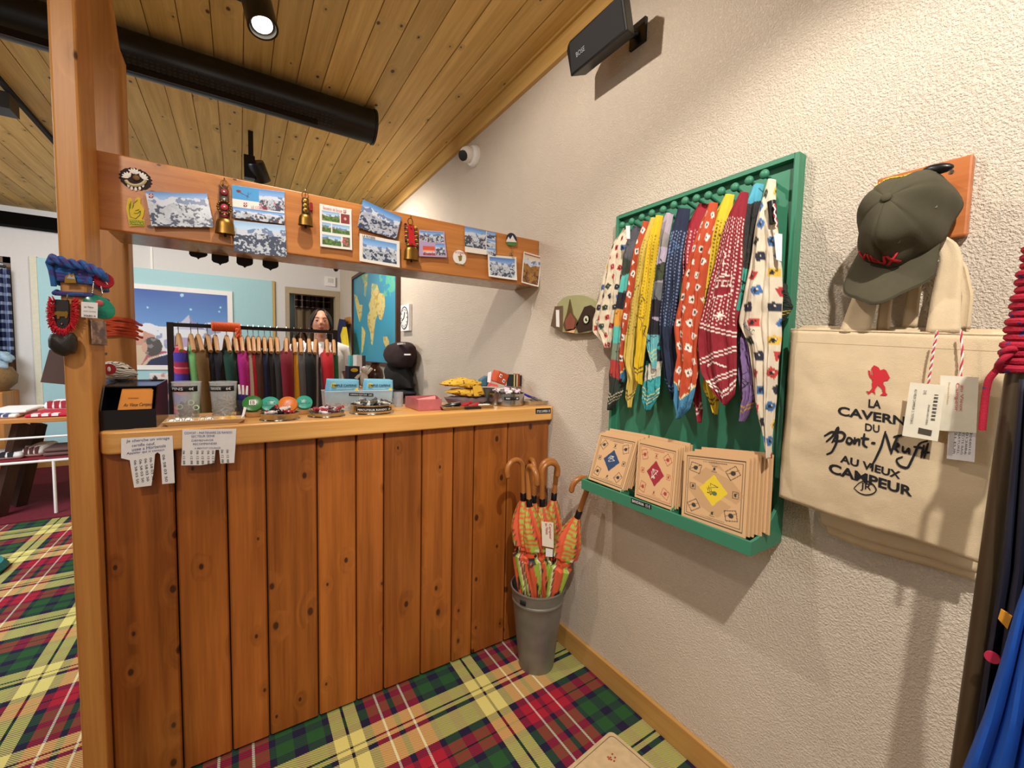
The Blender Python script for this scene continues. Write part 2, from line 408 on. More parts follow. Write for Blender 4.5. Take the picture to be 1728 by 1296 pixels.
# ------------------------------------------------------------ floor, ceiling, walls
fl = B().box((-5, -1.5, -.05), (W+.15, 9.2, 0)); struct('floor', fl, tartan())
cb = B(); x = W-.001
i = 0
while x > -5.0:
    wd = .118; cb.box((x-wd+.004, -1.5, ZC+.001*(i % 2)), (x, YB+.2, ZC+.03)); x -= wd; i += 1
cb.box((-5, -1.5, ZC+.012), (W, YB+.2, ZC+.05))
struct('ceiling', cb, M_ceil, smooth=False)
struct('wall_right', B().box((W, -1.5, 0), (W+.15, YB, ZC)), M_wall, smooth=False)
struct('trim_1', B().box((W-.022, -1.5, ZC-.10), (W, YB, ZC)).box((W-.035, -1.5, ZC-.012), (W-.022, YB, ZC)), M_trim, smooth=False)
struct('baseboard_right', B().box((W-.015, -1.5, 0), (W, YB, .092)), M_base, smooth=False, bevel=.003)
# back wall with a doorway and a window opening
dl, dr = PY(485, 484, YB), PY(568, 489, YB); DX0, DX1, DZ = dl[0], dr[0], dl[2]-.02
wx1 = PY(21, 500, YB)[0]; WX0 = -4.6; WZ1 = PY(10, 433, YB)[2]; WZ0 = PY(10, 640, YB)[2]
bw = B()
bw.box((-5, YB, 0), (WX0, YB+.12, ZC)); bw.box((WX0, YB, 0), (wx1, YB+.12, WZ0)); bw.box((WX0, YB, WZ1), (wx1, YB+.12, ZC))
bw.box((wx1, YB, 0), (DX0, YB+.12, ZC)); bw.box((DX0, YB, DZ), (DX1, YB+.12, ZC)); bw.box((DX1, YB, 0), (W+.15, YB+.12, ZC))
struct('wall_back', bw, M_wallb, smooth=False)
M_pas = mat('b9ab97', .8, name='beige_passage_plaster')
struct('wall_passage_left', B().box((DX0-.42, YB+.121, 0), (DX0-.30, 8.9, DZ+.3)), M_pas, smooth=False); struct('wall_passage_right', B().box((DX1+.30, YB+.121, 0), (DX1+.42, 8.9, DZ+.3)), M_pas, smooth=False)
struct('wall_passage_back', B().box((DX0-.42, 8.901, 0), (DX1+.42, 9.0, DZ+.3)), M_pas, smooth=False); struct('ceiling_passage', B().box((DX0-.29, YB+.121, DZ+.2), (DX1+.29, 8.9, DZ+.3)), M_pas, smooth=False)
struct('door_1', B().box((DX0-.03, YB-.02, 0), (DX0+.02, YB+.119, DZ-.061)).box((DX1-.02, YB-.02, 0), (DX1+.05, YB+.119, DZ-.061)).box((DX0-.03, YB-.02, DZ-.06), (DX1+.05, YB+.12, DZ+.02)), mat('b3a184', .6, name='beige_door_frame'), smooth=False)
wn = struct('window_1', B().box((WX0, YB+.02, WZ0), (WX0+.06, YB+.1, WZ1)).box((wx1-.06, YB+.02, WZ0), (wx1, YB+.1, WZ1)).box((WX0, YB+.02, WZ0), (wx1, YB+.1, WZ0+.06)).box((WX0, YB+.02, WZ1-.06), (wx1, YB+.1, WZ1)).box(((WX0+wx1)/2-.02, YB+.03, WZ0), ((WX0+wx1)/2+.02, YB+.09, WZ1)), mat('6f5436', .5, name='brown_window_frame'), smooth=False)
part('pane', B().box((WX0+.05, YB+.05, WZ0+.05), (wx1-.05, YB+.055, WZ1-.05)), mat('dfe8f2', .1, name='window_glass', alpha=.25), wn, smooth=False)
struct('wall_left', B().box((-5.15, -1.5, 0), (-5, YB+.12, ZC)), M_wallb, smooth=False)
bx = PY(0, 377, YB-.14); struct('trim_2', B().box((-5, YB-.14, bx[2]), (PY(150, 385, YB-.14)[0]+.9, YB, PY(0, 355, YB-.14)[2])), mat('070504', .95, name='dark_stained_beam', spec=.1), smooth=False)
# ------------------------------------------------------------ posts
XP = -.322
yc = PX(176, 1150, XP)[1]; pl_ = PY(132, 1150, yc)[0]; yb_ = PX(180, 650, XP)[1]
print('post', XP, yc, pl_, yb_)
YPF = yc; 
single('timber_post', B().box((pl_, YPF, 0), (XP, min(yb_, 1.66), ZC)), M_post, 'thick square pine post at the left end of the counter, reaching floor to ceiling', 'post', smooth=False, bevel=.006)
p2a, p2b = PY(166, 200, 1.90), PY(209, 200, 1.90)
b = B(); zt0 = 2.50
b.prism([(p2a[0]-.05, 1.90, 0), (p2b[0], 1.90, 0), (p2b[0], 1.90, PY(208, 92, 1.9)[2]), (PY(194, 62, 1.9)[0], 1.90, PY(194, 62, 1.9)[2]), (PY(165, 15, 1.9)[0], 1.9, ZC), (p2a[0]-.05, 1.90, ZC)], (0, .07, 0))
single('timber_stud', b, M_post, 'narrow pine upright with slanting top behind the thick post', 'post', smooth=False, bevel=.004)
# ------------------------------------------------------------ counter
ct = thing('shop_counter', 'plank-fronted orange pine counter standing against the plaster wall', 'counter', ((XP+W)/2, 1.7, 0))
grooves = [XP]+[PY(u, 1000, D)[0] for u in (301, 387, 452, 537, 602, 648, 711, 763, 797, 852)]+[W-.003]
b = B()
for a, c in zip(grooves, grooves[1:]):
    g = .0022; z0, z1 = .012, 1.012; y0, y1 = D, D+.022; bv = .005
    prof = [(a+g, y1), (a+g, y0+bv), (a+g+bv*.8, y0), (c-g-bv*.8, y0), (c-g, y0+bv), (c-g, y1)]
    b.prism([(p[0], p[1], z0) for p in prof], (0, 0, z1-z0))
part('plank_front', b, M_orange, ct, smooth=False)
part('backing', B().box((XP+.004, D+.0215, 0), (W-.004, D+.035, 1.01)), mat('2a1509', .8, name='dark_gap'), ct, smooth=False)
part('carcass', B().box((XP+.004, D+.036, 0), (XP+.03, 1.84, 1.01)).box((W-.03, D+.036, 0), (W-.004, 1.84, 1.01)).box((XP+.004, D+.036, .5), (W-.004, 1.82, .52)), M_post, ct, smooth=False)
tx0, ty0, ty1, tz0 = PY(163, 745, 1.525)[0], 1.525, 1.86, 1.012
r = .035; o = []
for k in range(7):
    t = math.pi+math.pi/2*k/6; o.append((tx0+r+r*math.cos(t), ty0+r+r*math.sin(t)))
poly = o+[(W-.002-.012, ty0), (W-.002, ty0+.012), (W-.002, ty1), (tx0, ty1)]
b = B(); b.prism([(p[0], p[1], tz0) for p in poly], (0, 0, ZT-tz0)); part('counter_top', b, M_top, ct, smooth=True, bevel=.006)
O, E_, T_ = PY(905, 697, 1.524), PY(928, 696, 1.524), PY(905, 691, 1.524)
b = B(); b.prism([PY(904, 698.5, 1.5245), PY(929.5, 697.5, 1.5245), PY(929.5, 688.5, 1.5245), PY(904, 689.5, 1.5245)], (0, .001, 0)); sl = part('price_strip', b, INK, ct, smooth=False, label='small black price strip')
text('STYLO CAMPEUR  3€', PY(906, 696.5, 1.524), PY(928, 695.5, 1.524), PY(906, 692, 1.524), WINK, sl)
# ------------------------------------------------------------ fascia board above the counter
b0 = PY(155, 254, YF); b1 = PY(160, 383, YF)
fz0, fz1 = 1.640, 1.856; fx0 = b0[0]
fb = thing('fascia_beam', 'boxed orange pine header board running from the post to the plaster wall above the counter', 'board', ((fx0+W)/2, YF, fz0))
part('front_board', B().box((fx0, YF, fz0), (W-.002, YF+.022, fz1)), M_beam, fb, smooth=False, bevel=.003)
part('soffit', B().box((XP+.003, YF+.0225, fz0+.004), (W-.002, 1.886, fz0+.02)), mat('9b8068', .18, name='varnished_greyed_soffit', noise=.25), fb, smooth=False)
part('rear_board', B().box((XP+.003, 1.866, fz0+.021), (W-.002, 1.886, fz1-.004)), M_beam, fb, smooth=False)
# ------------------------------------------------------------ green scarf display on the wall
XL = 1.055
gy0, gy1 = 1.175, .550                 # far / near edges on the wall
gz1 = PX(1350, 255, W-.035)[2]; gz0 = .818
gy0t = PX(1040, 362, W-.035)[1]; gy1 = PX(1350, 255, W-.035)[1]
print('display', gy0t, gy1, gz1, PX(1256, 911, XL))
DSP = thing('display_rack', 'green wall rack with pegs on top and a brochure trough below', 'display', (W, (gy0t+gy1)/2, gz0))
part('back_panel', B().box((W-.014, gy1, gz0), (W-.001, gy0t, gz1)), GREEN, DSP, smooth=False, bevel=.001)
b = B(); t_ = .012
b.box((W-.035, gy1, gz0), (W-.0142, gy1+t_, gz1)).box((W-.035, gy0t-t_, gz0), (W-.0142, gy0t, gz1)).box((W-.035, gy1+t_, gz1-t_), (W-.0142, gy0t-t_, gz1))
part('frame', b, GREEN, DSP, smooth=False, bevel=.0008)
zl = PX(1256, 911, XL)[2]; print('lip', zl)
b = B(); b.box((XL, gy1-.004, gz0), (XL+.008, gy0t, zl)); b.box((XL+.0081, gy1-.004, gz0), (W-.0355, gy0t, gz0+.008))
def side(y, th):
    pts = [(XL+.0081, gz0+.0081), (XL+.0081, zl)]
    for k in range(9):
        t = k/8; pts.append((XL+.009+(W-.0355-XL-.009)*t, zl+.075*(t**2)))
    pts += [(W-.0355, gz0+.0081)]
    b.prism([(p[0], y, p[1]) for p in pts], (0, th, 0))
side(gy1-.004, .008); side(gy0t-.008, .008)
part('trough', b, GREEN, DSP, smooth=False, bevel=.0008)
for k in (1, 2):
    y = gy0t+(gy1-gy0t)*(.30 if k == 1 else .62)
    b = B(); b.prism([(XL+.0085, y, gz0+.0085), (XL+.0085, y, zl)]+[(XL+.0085+.04*t/6, y, zl+.02-.02*(t/6-1)**2) for t in range(1, 7)]+[(XL+.05, y, gz0+.0085)], (0, .004, 0))
    part('divider', b, GREEN, DSP, smooth=False)
O = [PX(1065, 840, XL-.0006), PX(1099, 852, XL-.0006), PX(1099, 860, XL-.0006), PX(1065, 848.5, XL-.0006)]
b = B(); b.prism(O, (.0005, 0, 0)); ps = part('price_strip', b, INK, DSP, smooth=False, label='small black price strip')
text('BANDANA  15 €', PX(1067, 847, XL-.001), PX(1097, 858, XL-.001), PX(1067, 842, XL-.001), WINK, ps)
pegs = [(1050, 380), (1066, 374), (1083, 367), (1100, 360), (1119, 354), (1137, 346), (1156, 339), (1175, 335), (1195, 330), (1217, 323), (1240, 316), (1264, 305), (1290, 294)]
for (u, v) in pegs:
    p = PX(u, v, W-.075)
    b = B().cyl((W-.0143, p[1], p[2]-.012), (p[0]+.004, p[1], p[2]), .005, n=10).ell(p, (.009, .012, .012), n=12, m=8)
    part('peg', b, GREEN, DSP)
# ---- scarves
def motif(cv, x, y, s, cols, rng, bg=None, ink='1a1a20'):
    a = rng.rand()*1.2-.6; ca, sa = math.cos(a), math.sin(a); k = rng.randint(2)
    base = [(-1, -1), (1, -1), (1, 1), (-1, 1)] if k else [(-1, -.7), (0, -1.1), (1, -.7), (.8, 1), (-.8, 1)]
    q = [(x+(px*ca-py*sa)*s, y+(px*sa+py*ca)*s) for px, py in base]
    cv.poly(q, cols[rng.randint(len(cols))])
    cv.ell(x-s*.1, y, s*.38, s*.5, ink); cv.line((x-s*.6, y+s*.5), (x+s*.5, y-s*.5), s*.16, ink); cv.ell(x+s*.15, y-s*.2, s*.15, s*.15, 'e8e0d0')
def pat_motifs(bg, cols, band=None, ink='1a1a20', s=.0095, seed=1, step=.044, frame=None):
    def f(cv):
        rng = np.random.RandomState(seed)
        y = .03
        row = 0
        while y < cv.h:
            x = (.012 if row % 2 else .028)
            while x < cv.w+.01:
                motif(cv, x+rng.rand()*.006, y+rng.rand()*.008, s, cols, rng, ink=ink); x += step
            y += step*.82; row += 1
        if band:
            L, ins, inner = band
            m = cv.Y > (cv.h-L-abs(cv.X-cv.w*.45)*-.9-.05*0); m = cv.Y-abs(cv.X-cv.w*.5)*-1.0 > cv.h-L+.035
            cv.mask(m, ins); m2 = m & (cv.Y+abs(cv.X-cv.w*.5) < cv.h-L+.040); cv.mask(m2, inner)
    return f
def pat_dots(bg, dot, line=None, seed=2, art=None, stripes=2, sp=.0105, flat=()):
    def f(cv):
        gx, gy = cv.X/sp, cv.Y/sp; d = np.hypot((gx % 1)-.5, ((gy+.5*(np.floor(gx) % 2)) % 1)-.5)
        cv.mask((d < .24) & (cv.Y > cv.h*.12) & (cv.Y < cv.h*.62), dot)
        for (y0, y1, c) in flat: cv.rect(0, cv.h*y0, cv.w, cv.h*y1, c)
        if art:
            rng = np.random.RandomState(seed)
            for _ in range(5):
                x, y, s = rng.rand()*cv.w, (.1+.6*rng.rand())*cv.h, .012+.012*rng.rand(); p = [(x, y)]
                for k in range(6): p.append((p[-1][0]+(rng.rand()-.5)*s*2, p[-1][1]+(rng.rand()-.3)*s*1.6))
                cv.pl(p, .0018, art)
        if line:
            for k in range(stripes):
                yy = cv.h-.055-k*.013; m = abs(cv.Y+abs(cv.X-cv.w*.5)*.7-yy-.03) < .0026; cv.mask(m, line)
    return f
def pat_cable(cv):
    pat_dots('8c1024', 'f0dcd0', 'f4ece0')(cv); W_ = 'f6eee2'
    cx, cy = cv.w*.5, cv.h*.44
    for k in range(4): cv.line((cx-.03+k*.004, cy-.035), (cx+.03+k*.004, cy-.028+k*.003), .0012, W_)
    q = [(cx-.03, cy-.02), (cx+.028, cy-.03), (cx+.034, cy+.018), (cx-.022, cy+.03), (cx-.03, cy-.02)]
    cv.poly(q, '8c1024'); cv.pl(q, .0025, W_); cv.line((cx-.03, cy+.004), (cx+.032, cy-.006), .002, W_)
    for k in range(4): x = cx-.026+k*.014; q = [(x, cy-.014), (x+.011, cy-.016), (x+.012, cy-.001), (x+.001, cy+.001), (x, cy-.014)]; cv.pl(q, .0018, W_)
    for k in range(8):
        a = k*math.pi/4; cv.line((cx+.01, cy+.075), (cx+.01+.014*math.cos(a), cy+.075+.012*math.sin(a)), .002, W_)
    for yy in (.105, .115): cv.line((0, cy+yy-.012), (cv.w, cy+yy+.014), .003, W_)
    for yy in (.165, .175, .225, .235): cv.line((0, cy+yy+.020), (cv.w, cy+yy-.012), .003, W_)
    cv.pl([(cx-.03, cy+.20), (cx-.01, cy+.19), (cx+.02, cy+.205)], .004, W_)
    cv.pl([(cx-.02, cy-.1), (cx, cy-.075), (cx-.015, cy-.06), (cx+.01, cy-.055)], .002, W_)
def pat_scene(cols, seed, ink='15141a', line=None):
    def f(cv):
        rng = np.random.RandomState(seed); n = len(cols); ys = np.linspace(0, cv.h, n+1)
        for i, c in enumerate(cols):
            sl = (rng.rand()-.5)*.06; cv.mask((cv.Y+sl*(cv.X/cv.w-.5) >= ys[i]) & (cv.Y+sl*(cv.X/cv.w-.5) < ys[i+1]), c)
        for _ in range(9):
            x, y = rng.rand()*cv.w, rng.rand()*cv.h; p = [(x, y)]
            for k in range(5): p.append((p[-1][0]+(rng.rand()-.5)*.03, p[-1][1]+(rng.rand()-.4)*.03))
            cv.pl(p, .002, ink)
        if line:
            for k in range(3): cv.mask(abs(cv.Y+abs(cv.X-cv.w*.5)*.8-(cv.h-.02-k*.014)) < .002, line)
    return f
SCARFM = vcol('printed_cotton', .85, .2, .3)
def scarf(label, L, R, bg, pat, x=1.13, nf=2.2, amp=.010, ph=0., tw=.0, group='scarves hanging from the pegs', nx=64, name='bandana', belly=.012):
    n = 170; Lp, Rp = resamp(L, n), resamp(R, n); Lp, Rp = smoothc(Lp, 2), smoothc(Rp, 2)
    G = np.zeros((n, nx, 3)); s = np.linspace(0, 1, nx)
    for i in range(n):
        t = i/(n-1); a, c = PX(Lp[i, 0], Lp[i, 1], x), PX(Rp[i, 0], Rp[i, 1], x)
        G[i] = a[None]*(1-s)[:, None]+c[None]*s[:, None]
        A = amp*min(1, t*4)*(.7+.3*t)
        q_ = nf*(s+tw*t+.05*math.sin(5*t+ph))+ph/6.283; tri = 1-2*np.abs(2*(q_ % 1)-1); q2_ = 2.3*nf*s+t*.9+ph; tri2 = 1-2*np.abs(2*(q2_ % 1)-1)
        G[i, :, 0] += 1.35*A*(.75*tri+.25*np.cos(2*math.pi*q_))+.32*A*tri2*t+belly*(2*s-1)**2-belly*.5+(.015*(1-min(1, t*6)))
    G[:, :, 0] += .010*(fbm(nx, n, 4, int(Lp[0, 0]), 3)-.5)*np.minimum(1, np.linspace(0, 5, n))[:, None]
    wid = np.median(np.linalg.norm(G[:, -1]-G[:, 0], axis=1))*1.3; ln = np.linalg.norm(np.diff(G[:, nx//2], axis=0), axis=1).sum()
    cv = Cv(nx, n, wid, ln, bg); pat(cv)
    return painted(name, G, cv, SCARFM, None, solid=.0015, label=label, cat='scarf', group=group)
CR = ['c23b34', '3f6ea8', 'e0b63e', '26283c', '35402f', 'b8302f']
scarf('cream scarf with coloured stamps at the far end of the pegs, beside the wall plaque', [(1046, 385), (1032, 410), (1020, 450), (1010, 500), (1000, 540), (1000, 560), (1024, 586)], [(1054, 385), (1055, 410), (1048, 460), (1042, 510), (1036, 550), (1031, 575), (1027, 587)], 'dccfb4', pat_motifs('', CR, seed=3), x=1.155, ph=1)
scarf('slate, teal and dark green scarf with striped dark point, second from the far end', [(1062, 380), (1052, 410), (1046, 470), (1036, 520), (1031, 580), (1026, 630), (1025, 660), (1027, 691)], [(1074, 380), (1072, 420), (1062, 480), (1054, 540), (1050, 600), (1052, 640), (1047, 665), (1029, 692)], '4e5054', pat_scene(['4a4c52', '55575c', '2c3a2c', '58bfb4', '1c1a26', 'd99a3a', '58bfb4', '7b8a72', 'b03a32', '2a3328', '2a3328'], 5, line='d8d0b0'), x=1.145, ph=2)
scarf('slim orange scarf with white stamps and a blue hem, squeezed beside pale yellow scarf', [(1079, 372), (1068, 420), (1058, 480), (1049, 540), (1043, 600), (1046, 625), (1049, 632)], [(1090, 372), (1084, 420), (1073, 480), (1063, 540), (1057, 600), (1055, 640), (1051, 646)], 'b8461e', pat_motifs('', ['efe6d8'], band=(.06, '3f7fa2', 'e8d070'), seed=6), x=1.135, ph=.5)
scarf('pale yellow scarf with brown stripes and a curled lower point', [(1092, 366), (1080, 410), (1069, 480), (1058, 550), (1052, 600), (1060, 640), (1057, 670), (1061, 687)], [(1103, 366), (1096, 420), (1084, 490), (1074, 560), (1068, 620), (1078, 640), (1068, 675), (1066, 688)], 'cfb550', pat_dots('', '8c7430', '4a3a2a', art='4a4030', seed=7), x=1.125, ph=0)
scarf('bright lemon scarf with dots and a dark line drawing, overlapping pale yellow scarf', [(1100, 362), (1092, 400), (1083, 460), (1076, 520), (1073, 570), (1070, 610), (1077, 640)], [(1112, 362), (1108, 410), (1101, 470), (1094, 530), (1089, 580), (1083, 620), (1081, 650)], 'dcb812', pat_dots('', '9a7c1c', '3a3020', art='3a3526', seed=9), x=1.112, ph=1.3)
scarf('lilac, grey and black landscape scarf left of the dotted navy scarf', [(1116, 358), (1107, 400), (1099, 450), (1092, 500), (1086, 540), (1085, 575), (1104, 622)], [(1130, 358), (1126, 400), (1119, 450), (1113, 500), (1112, 540), (1110, 580), (1106, 624)], 'b5a6b4', pat_scene(['b3a4b0', '9d958f', 'c9b9cc', '4a5038', '77787a', '241c26', '1c1620', '6bb7c0', '6fc0c4'], 11, line='e0d890'), x=1.14, ph=2.2)
scarf('teal and black scarf tip curling out below the lilac landscape scarf', [(1100, 560), (1090, 600), (1087, 640), (1083, 670), (1090, 691)], [(1122, 560), (1116, 600), (1112, 640), (1113, 665), (1098, 692)], '2c9a9c', pat_scene(['1c2a34', '1a2230', 'd8d4c0', '3aa6aa', '2f94a0'], 13, line='e0d890'), x=1.15, ph=.2)
scarf('navy scarf with fine pale dots', [(1137, 350), (1128, 400), (1120, 450), (1114, 510), (1112, 550), (1114, 590), (1122, 640), (1134, 672)], [(1158, 350), (1154, 400), (1148, 450), (1143, 510), (1138, 550), (1138, 590), (1143, 640), (1142, 676)], '16223f', pat_dots('', '7f93ba', '5a86b0', art='4f78a8', seed=15), x=1.135, ph=1)
scarf('crimson scarf hidden behind the big orange scarf, only its sides and striped tip out', [(1172, 342), (1158, 375), (1150, 420), (1150, 500), (1158, 580), (1166, 650), (1172, 690), (1179, 712)], [(1190, 342), (1184, 380), (1180, 430), (1176, 500), (1176, 580), (1180, 640), (1185, 690), (1182, 713)], 'a01a2c', pat_dots('', 'e8c8c0', 'f0e4d8', art='f0e4d8', seed=17), x=1.15, ph=.3)
scarf('big orange scarf with white stamps and a blue pointed hem', [(1190, 340), (1178, 380), (1165, 425), (1152, 470), (1142, 520), (1137, 550), (1143, 600), (1137, 640), (1138, 675), (1144, 706)], [(1204, 340), (1200, 390), (1194, 440), (1187, 490), (1181, 540), (1178, 590), (1177, 630), (1173, 660), (1165, 690), (1146, 707)], 'c04a22', pat_motifs('', ['f2e8da'], band=(.10, '4486ac', 'f0dc80'), seed=21, step=.042), x=1.095, ph=0, amp=.012, nx=56)
scarf('yellow scarf with black lettering and drawings, beside red cable-car scarf', [(1217, 326), (1203, 360), (1192, 410), (1187, 460), (1184, 500), (1180, 560), (1186, 620), (1186, 655), (1206, 694)], [(1232, 326), (1228, 370), (1222, 420), (1212, 470), (1204, 520), (1200, 560), (1204, 620), (1216, 660), (1209, 700)], 'e3c12a', pat_dots('', '5a4a20', '4a3a20', art='2c2618', seed=23), x=1.12, ph=.9)
scarf('red scarf printed with a white cable car and double lines', [(1242, 322), (1228, 355), (1214, 405), (1202, 455), (1190, 505), (1179, 550), (1178, 590), (1184, 630), (1205, 665), (1222, 682)], [(1256, 322), (1254, 370), (1252, 420), (1248, 470), (1243, 510), (1239, 545), (1243, 590), (1243, 640), (1240, 665), (1224, 684)], '8c1024', pat_cable, x=1.085, ph=.1, amp=.009, nx=64)
scarf('charcoal and turquoise scarf between the red cable-car scarf and the cream one', [(1264, 308), (1256, 345), (1252, 395), (1248, 450), (1245, 500), (1243, 540), (1247, 560)], [(1282, 308), (1279, 350), (1272, 400), (1264, 450), (1256, 500), (1252, 540), (1250, 562)], '30302e', pat_scene(['4fa8c0', '2c2c2c', '343432', '3c3b36', '4fb8a4', '45b09c', 'a02c30'], 25), x=1.13, ph=1)
scarf('lilac scarf tip with mustard stripes below the charcoal scarf', [(1246, 545), (1244, 590), (1246, 640), (1248, 680), (1250, 710)], [(1266, 545), (1270, 590), (1275, 640), (1272, 675), (1253, 712)], '84689a', pat_dots('', '84689a', 'c8a03c', art='2c2830', seed=27), x=1.12, ph=1.5)
scarf('large cream scarf with coloured stamps, long black border and trailing tip, nearest on the rack', [(1289, 300), (1278, 345), (1270, 395), (1262, 445), (1252, 500), (1244, 545), (1262, 585), (1268, 630), (1272, 680), (1283, 725), (1296, 772)], [(1302, 300), (1305, 345), (1311, 395), (1315, 445), (1317, 500), (1315, 560), (1311, 620), (1306, 680), (1302, 720), (1298, 774)], 'ddd0b8', pat_motifs('', CR, seed=31, step=.050, s=.011), x=1.10, ph=2.4, amp=.012, nx=60)
scarf('small dark green scarf corner poking past the frame at the near end', [(1314, 470), (1316, 500), (1317, 530), (1320, 542)], [(1322, 480), (1332, 505), (1336, 518), (1324, 541)], '1e2a20', pat_dots('', '1e2a20', 'b8a050', seed=33), x=1.15, nx=16, amp=.003)
for nm, (a0, a1, a2), tx in (('bandana.009', ((1150, 697), (1171, 678), (1146, 688)), 'Au Vieux'), ('bandana.009', ((1128, 541), (1139, 553), (1132, 533)), 'Campeur'), ('bandana.014', ((1252, 548), (1270, 566), (1256, 540)), 'Vieux C'), ('bandana', ((1003, 546), (1020, 568), (1007, 538)), 'Campeur')):
    sc_ = bpy.data.objects.get(nm); xx_ = {'bandana.009': 1.073, 'bandana.014': 1.078, 'bandana': 1.132}[nm]
    if sc_: text(tx, PX(*a0, xx_), PX(*a1, xx_), PX(*a2, xx_), mat('2a4058', .7, name='slate_print'), sc_, name='script_print')
# whistle, twine and tag on the last peg
whx = 1.09
ws = thing('scarf_slide', 'black leather scarf slide with red and white twine on the nearest peg', 'keyring', PX(1303, 380, whx))
b = B(); b.cyl(PX(1302, 340, whx), PX(1305, 377, whx), .0095, .0085, n=16); part('slide_tube', b, BLK, ws)
tw = mat('c7404a', .8, name='red_twine')
b = B()
pts = [PX(1306+3*math.sin(k*.8)*.4+k*.35, 344+k*3.2, whx-.012) for k in range(14)]; b.tube(pts, .0022, n=6); part('twine', b, tw, ws)
b = B(); b.tube([PX(1306+k*.35-1.5*math.sin(k*1.7), 344+k*3.2, whx-.0145) for k in range(14)], .0013, n=5); part('twine', b, WHT, ws, label='white twine strand')
b = B(); b.prism([PX(1306, 393, whx-.004), PX(1320, 395, whx-.004), PX(1319, 441, whx-.004), PX(1310, 438, whx-.004)], (.0006, 0, 0)); part('price_tag', b, PAPER, ws, smooth=False)
single('label_tag', B().prism([PX(1056, 381, 1.105), PX(1063, 381, 1.105), PX(1063, 403, 1.105), PX(1057, 403, 1.105)], (.0006, 0, 0)), PAPER, 'small white tag hanging at the top of the far scarves', 'tag', smooth=False)
# ---- kraft brochures in the trough
def card_pat(dc, ink, seed, dense=False):
    def f(cv):
        w_, h = cv.w, cv.h
        for k, (i, t) in enumerate(((.05, .012), (.085, .008))):
            q = [(i*w_, i*h), (w_-i*w_, i*h), (w_-i*w_, h-i*h), (i*w_, h-i*h), (i*w_, i*h)]; cv.pl(q, t*w_, '3c2a20' if k == 0 else ink)
        if dense: cv.mask((abs(cv.X-w_/2)+abs(cv.Y-h/2) < .46*w_) & (((cv.X+cv.Y)/w_*60) % 1 < .4), 'b08a60')
        cx, cy = w_*.5, h*.5; r = .22*w_
        cv.poly([(cx, cy-r*1.05), (cx+r, cy), (cx, cy+r*1.05), (cx-r, cy)], dc)
        rng = np.random.RandomState(seed)
        p = [(cx-.1*w_, cy-.02*h)]
        for k in range(9): p.append((cx+(rng.rand()-.5)*.2*w_, cy+(rng.rand()-.5)*.2*h))
        cv.pl(p, .008*w_, 'e0dcd0' if dc != 'e3c62a' else '2a2618'); cv.ell(cx+.02*w_, cy+.04*h, .04*w_, .03*h, '5a6a40' if dc == 'e3c62a' else dc)
        for (x, y) in ((.2, .22), (.78, .22), (.2, .78), (.78, .78)):
            a = rng.rand()*3; s = .085*w_; ca, sa = math.cos(a), math.sin(a); x, y = x*w_, y*h
            q = [(x+(p*ca-q_*sa)*s, y+(p*sa+q_*ca)*s) for p, q_ in ((-1, -.8), (1, -.8), (1, .8), (-1, .8), (-1, -.8))]
            cv.pl(q, .010*w_, ink); cv.ell(x, y, s*.45, s*.4, ink); cv.line((x-s, y+s*.3), (x+s, y-s*.6), .008*w_, ink)
        for (x, y) in ((.5, .2), (.5, .82), (.17, .5), (.83, .5)):
            x, y = x*w_, y*h; s = .042*w_; cv.pl([(x-s, y-s), (x+s, y-s), (x+s, y+s), (x-s, y+s), (x-s, y-s)], .006*w_, ink); cv.ell(x, y, s*.45, s*.6, ink)
            cv.line((x-s*.7, y+s*.6), (x+s*.6, y-s*.7), .008*w_, ink)
        for x in np.arange(.32, .68, .025):
            for y in (.11, .89): cv.rect(x*w_, (y-.006)*h, (x+.014)*w_, (y+.008)*h, ink)
    return f
def brochure(px4, xt, xb, dc, ink, seed, label, nx=120, ny=130, grp=None, dense=False, dx=0, dy=0, dz=0):
    TL, TR, BR, BL = px4; c = [PX(*TL, xt), PX(*TR, xt), PX(*BR, xb), PX(*BL, xb)]
    c = [p+np.array([dx, dy, dz]) for p in c]
    cv = Cv(nx, ny, 1, 1.05, 'd3aa7b'); card_pat(dc, ink, seed, dense)(cv); G = quadgrid(c, nx, ny)
    n = np.cross(c[1]-c[0], c[3]-c[0]); n /= np.linalg.norm(n); n = n if n[0] < 0 else -n
    th = thing('card_wallet', label, 'brochure', (c[2]+c[3])/2, grp)
    part('card', B().grid(quadgrid([p-n*.0014 for p in c], 6, 6)), KRAFT, th, smooth=False, solid=.002)
    G2 = G+n*.0006
    b = B(); b.grid(G2); part('printed_front', b, SCARFM if False else vcol('printed_card', .8, .2), th, cols=cv.a)
    return th
A_ = ((1012.8, 730.8), (1076.6, 742.9), (1051, 830), (993, 808)); B_ = ((1077.7, 743), (1144.7, 758), (1136, 862), (1071, 838)); C_ = ((1155.7, 762.7), (1265.7, 773.7), (1258, 909), (1150, 870))
NTH = ['', 'second', 'third', 'fourth', 'fifth', 'sixth', 'seventh', 'eighth']
def stack(q, xt, xb, dc, ink, seed, colr, comp, nback, shift, dense=False):
    grp = 'card wallets in the %s compartment' % comp
    brochure(q, xt, xb, dc, ink, seed, 'kraft card wallet showing a %s diamond scarf window, front of the %s compartment' % (colr, comp), grp=grp, dense=dense)
    for k in range(1, nback+1):
        brochure(q, xt, xb, dc, ink, seed, 'kraft card wallet, %s from the front in the %s compartment' % (NTH[k], comp), nx=24, ny=24, grp=grp, dx=.0062*k*1.15, dy=shift*k, dz=.0035*k*(1 if k % 2 else .6))
stack(A_, 1.125, 1.072, '24406a', '2c2a33', 41, 'blue', 'left', 5, -.003)
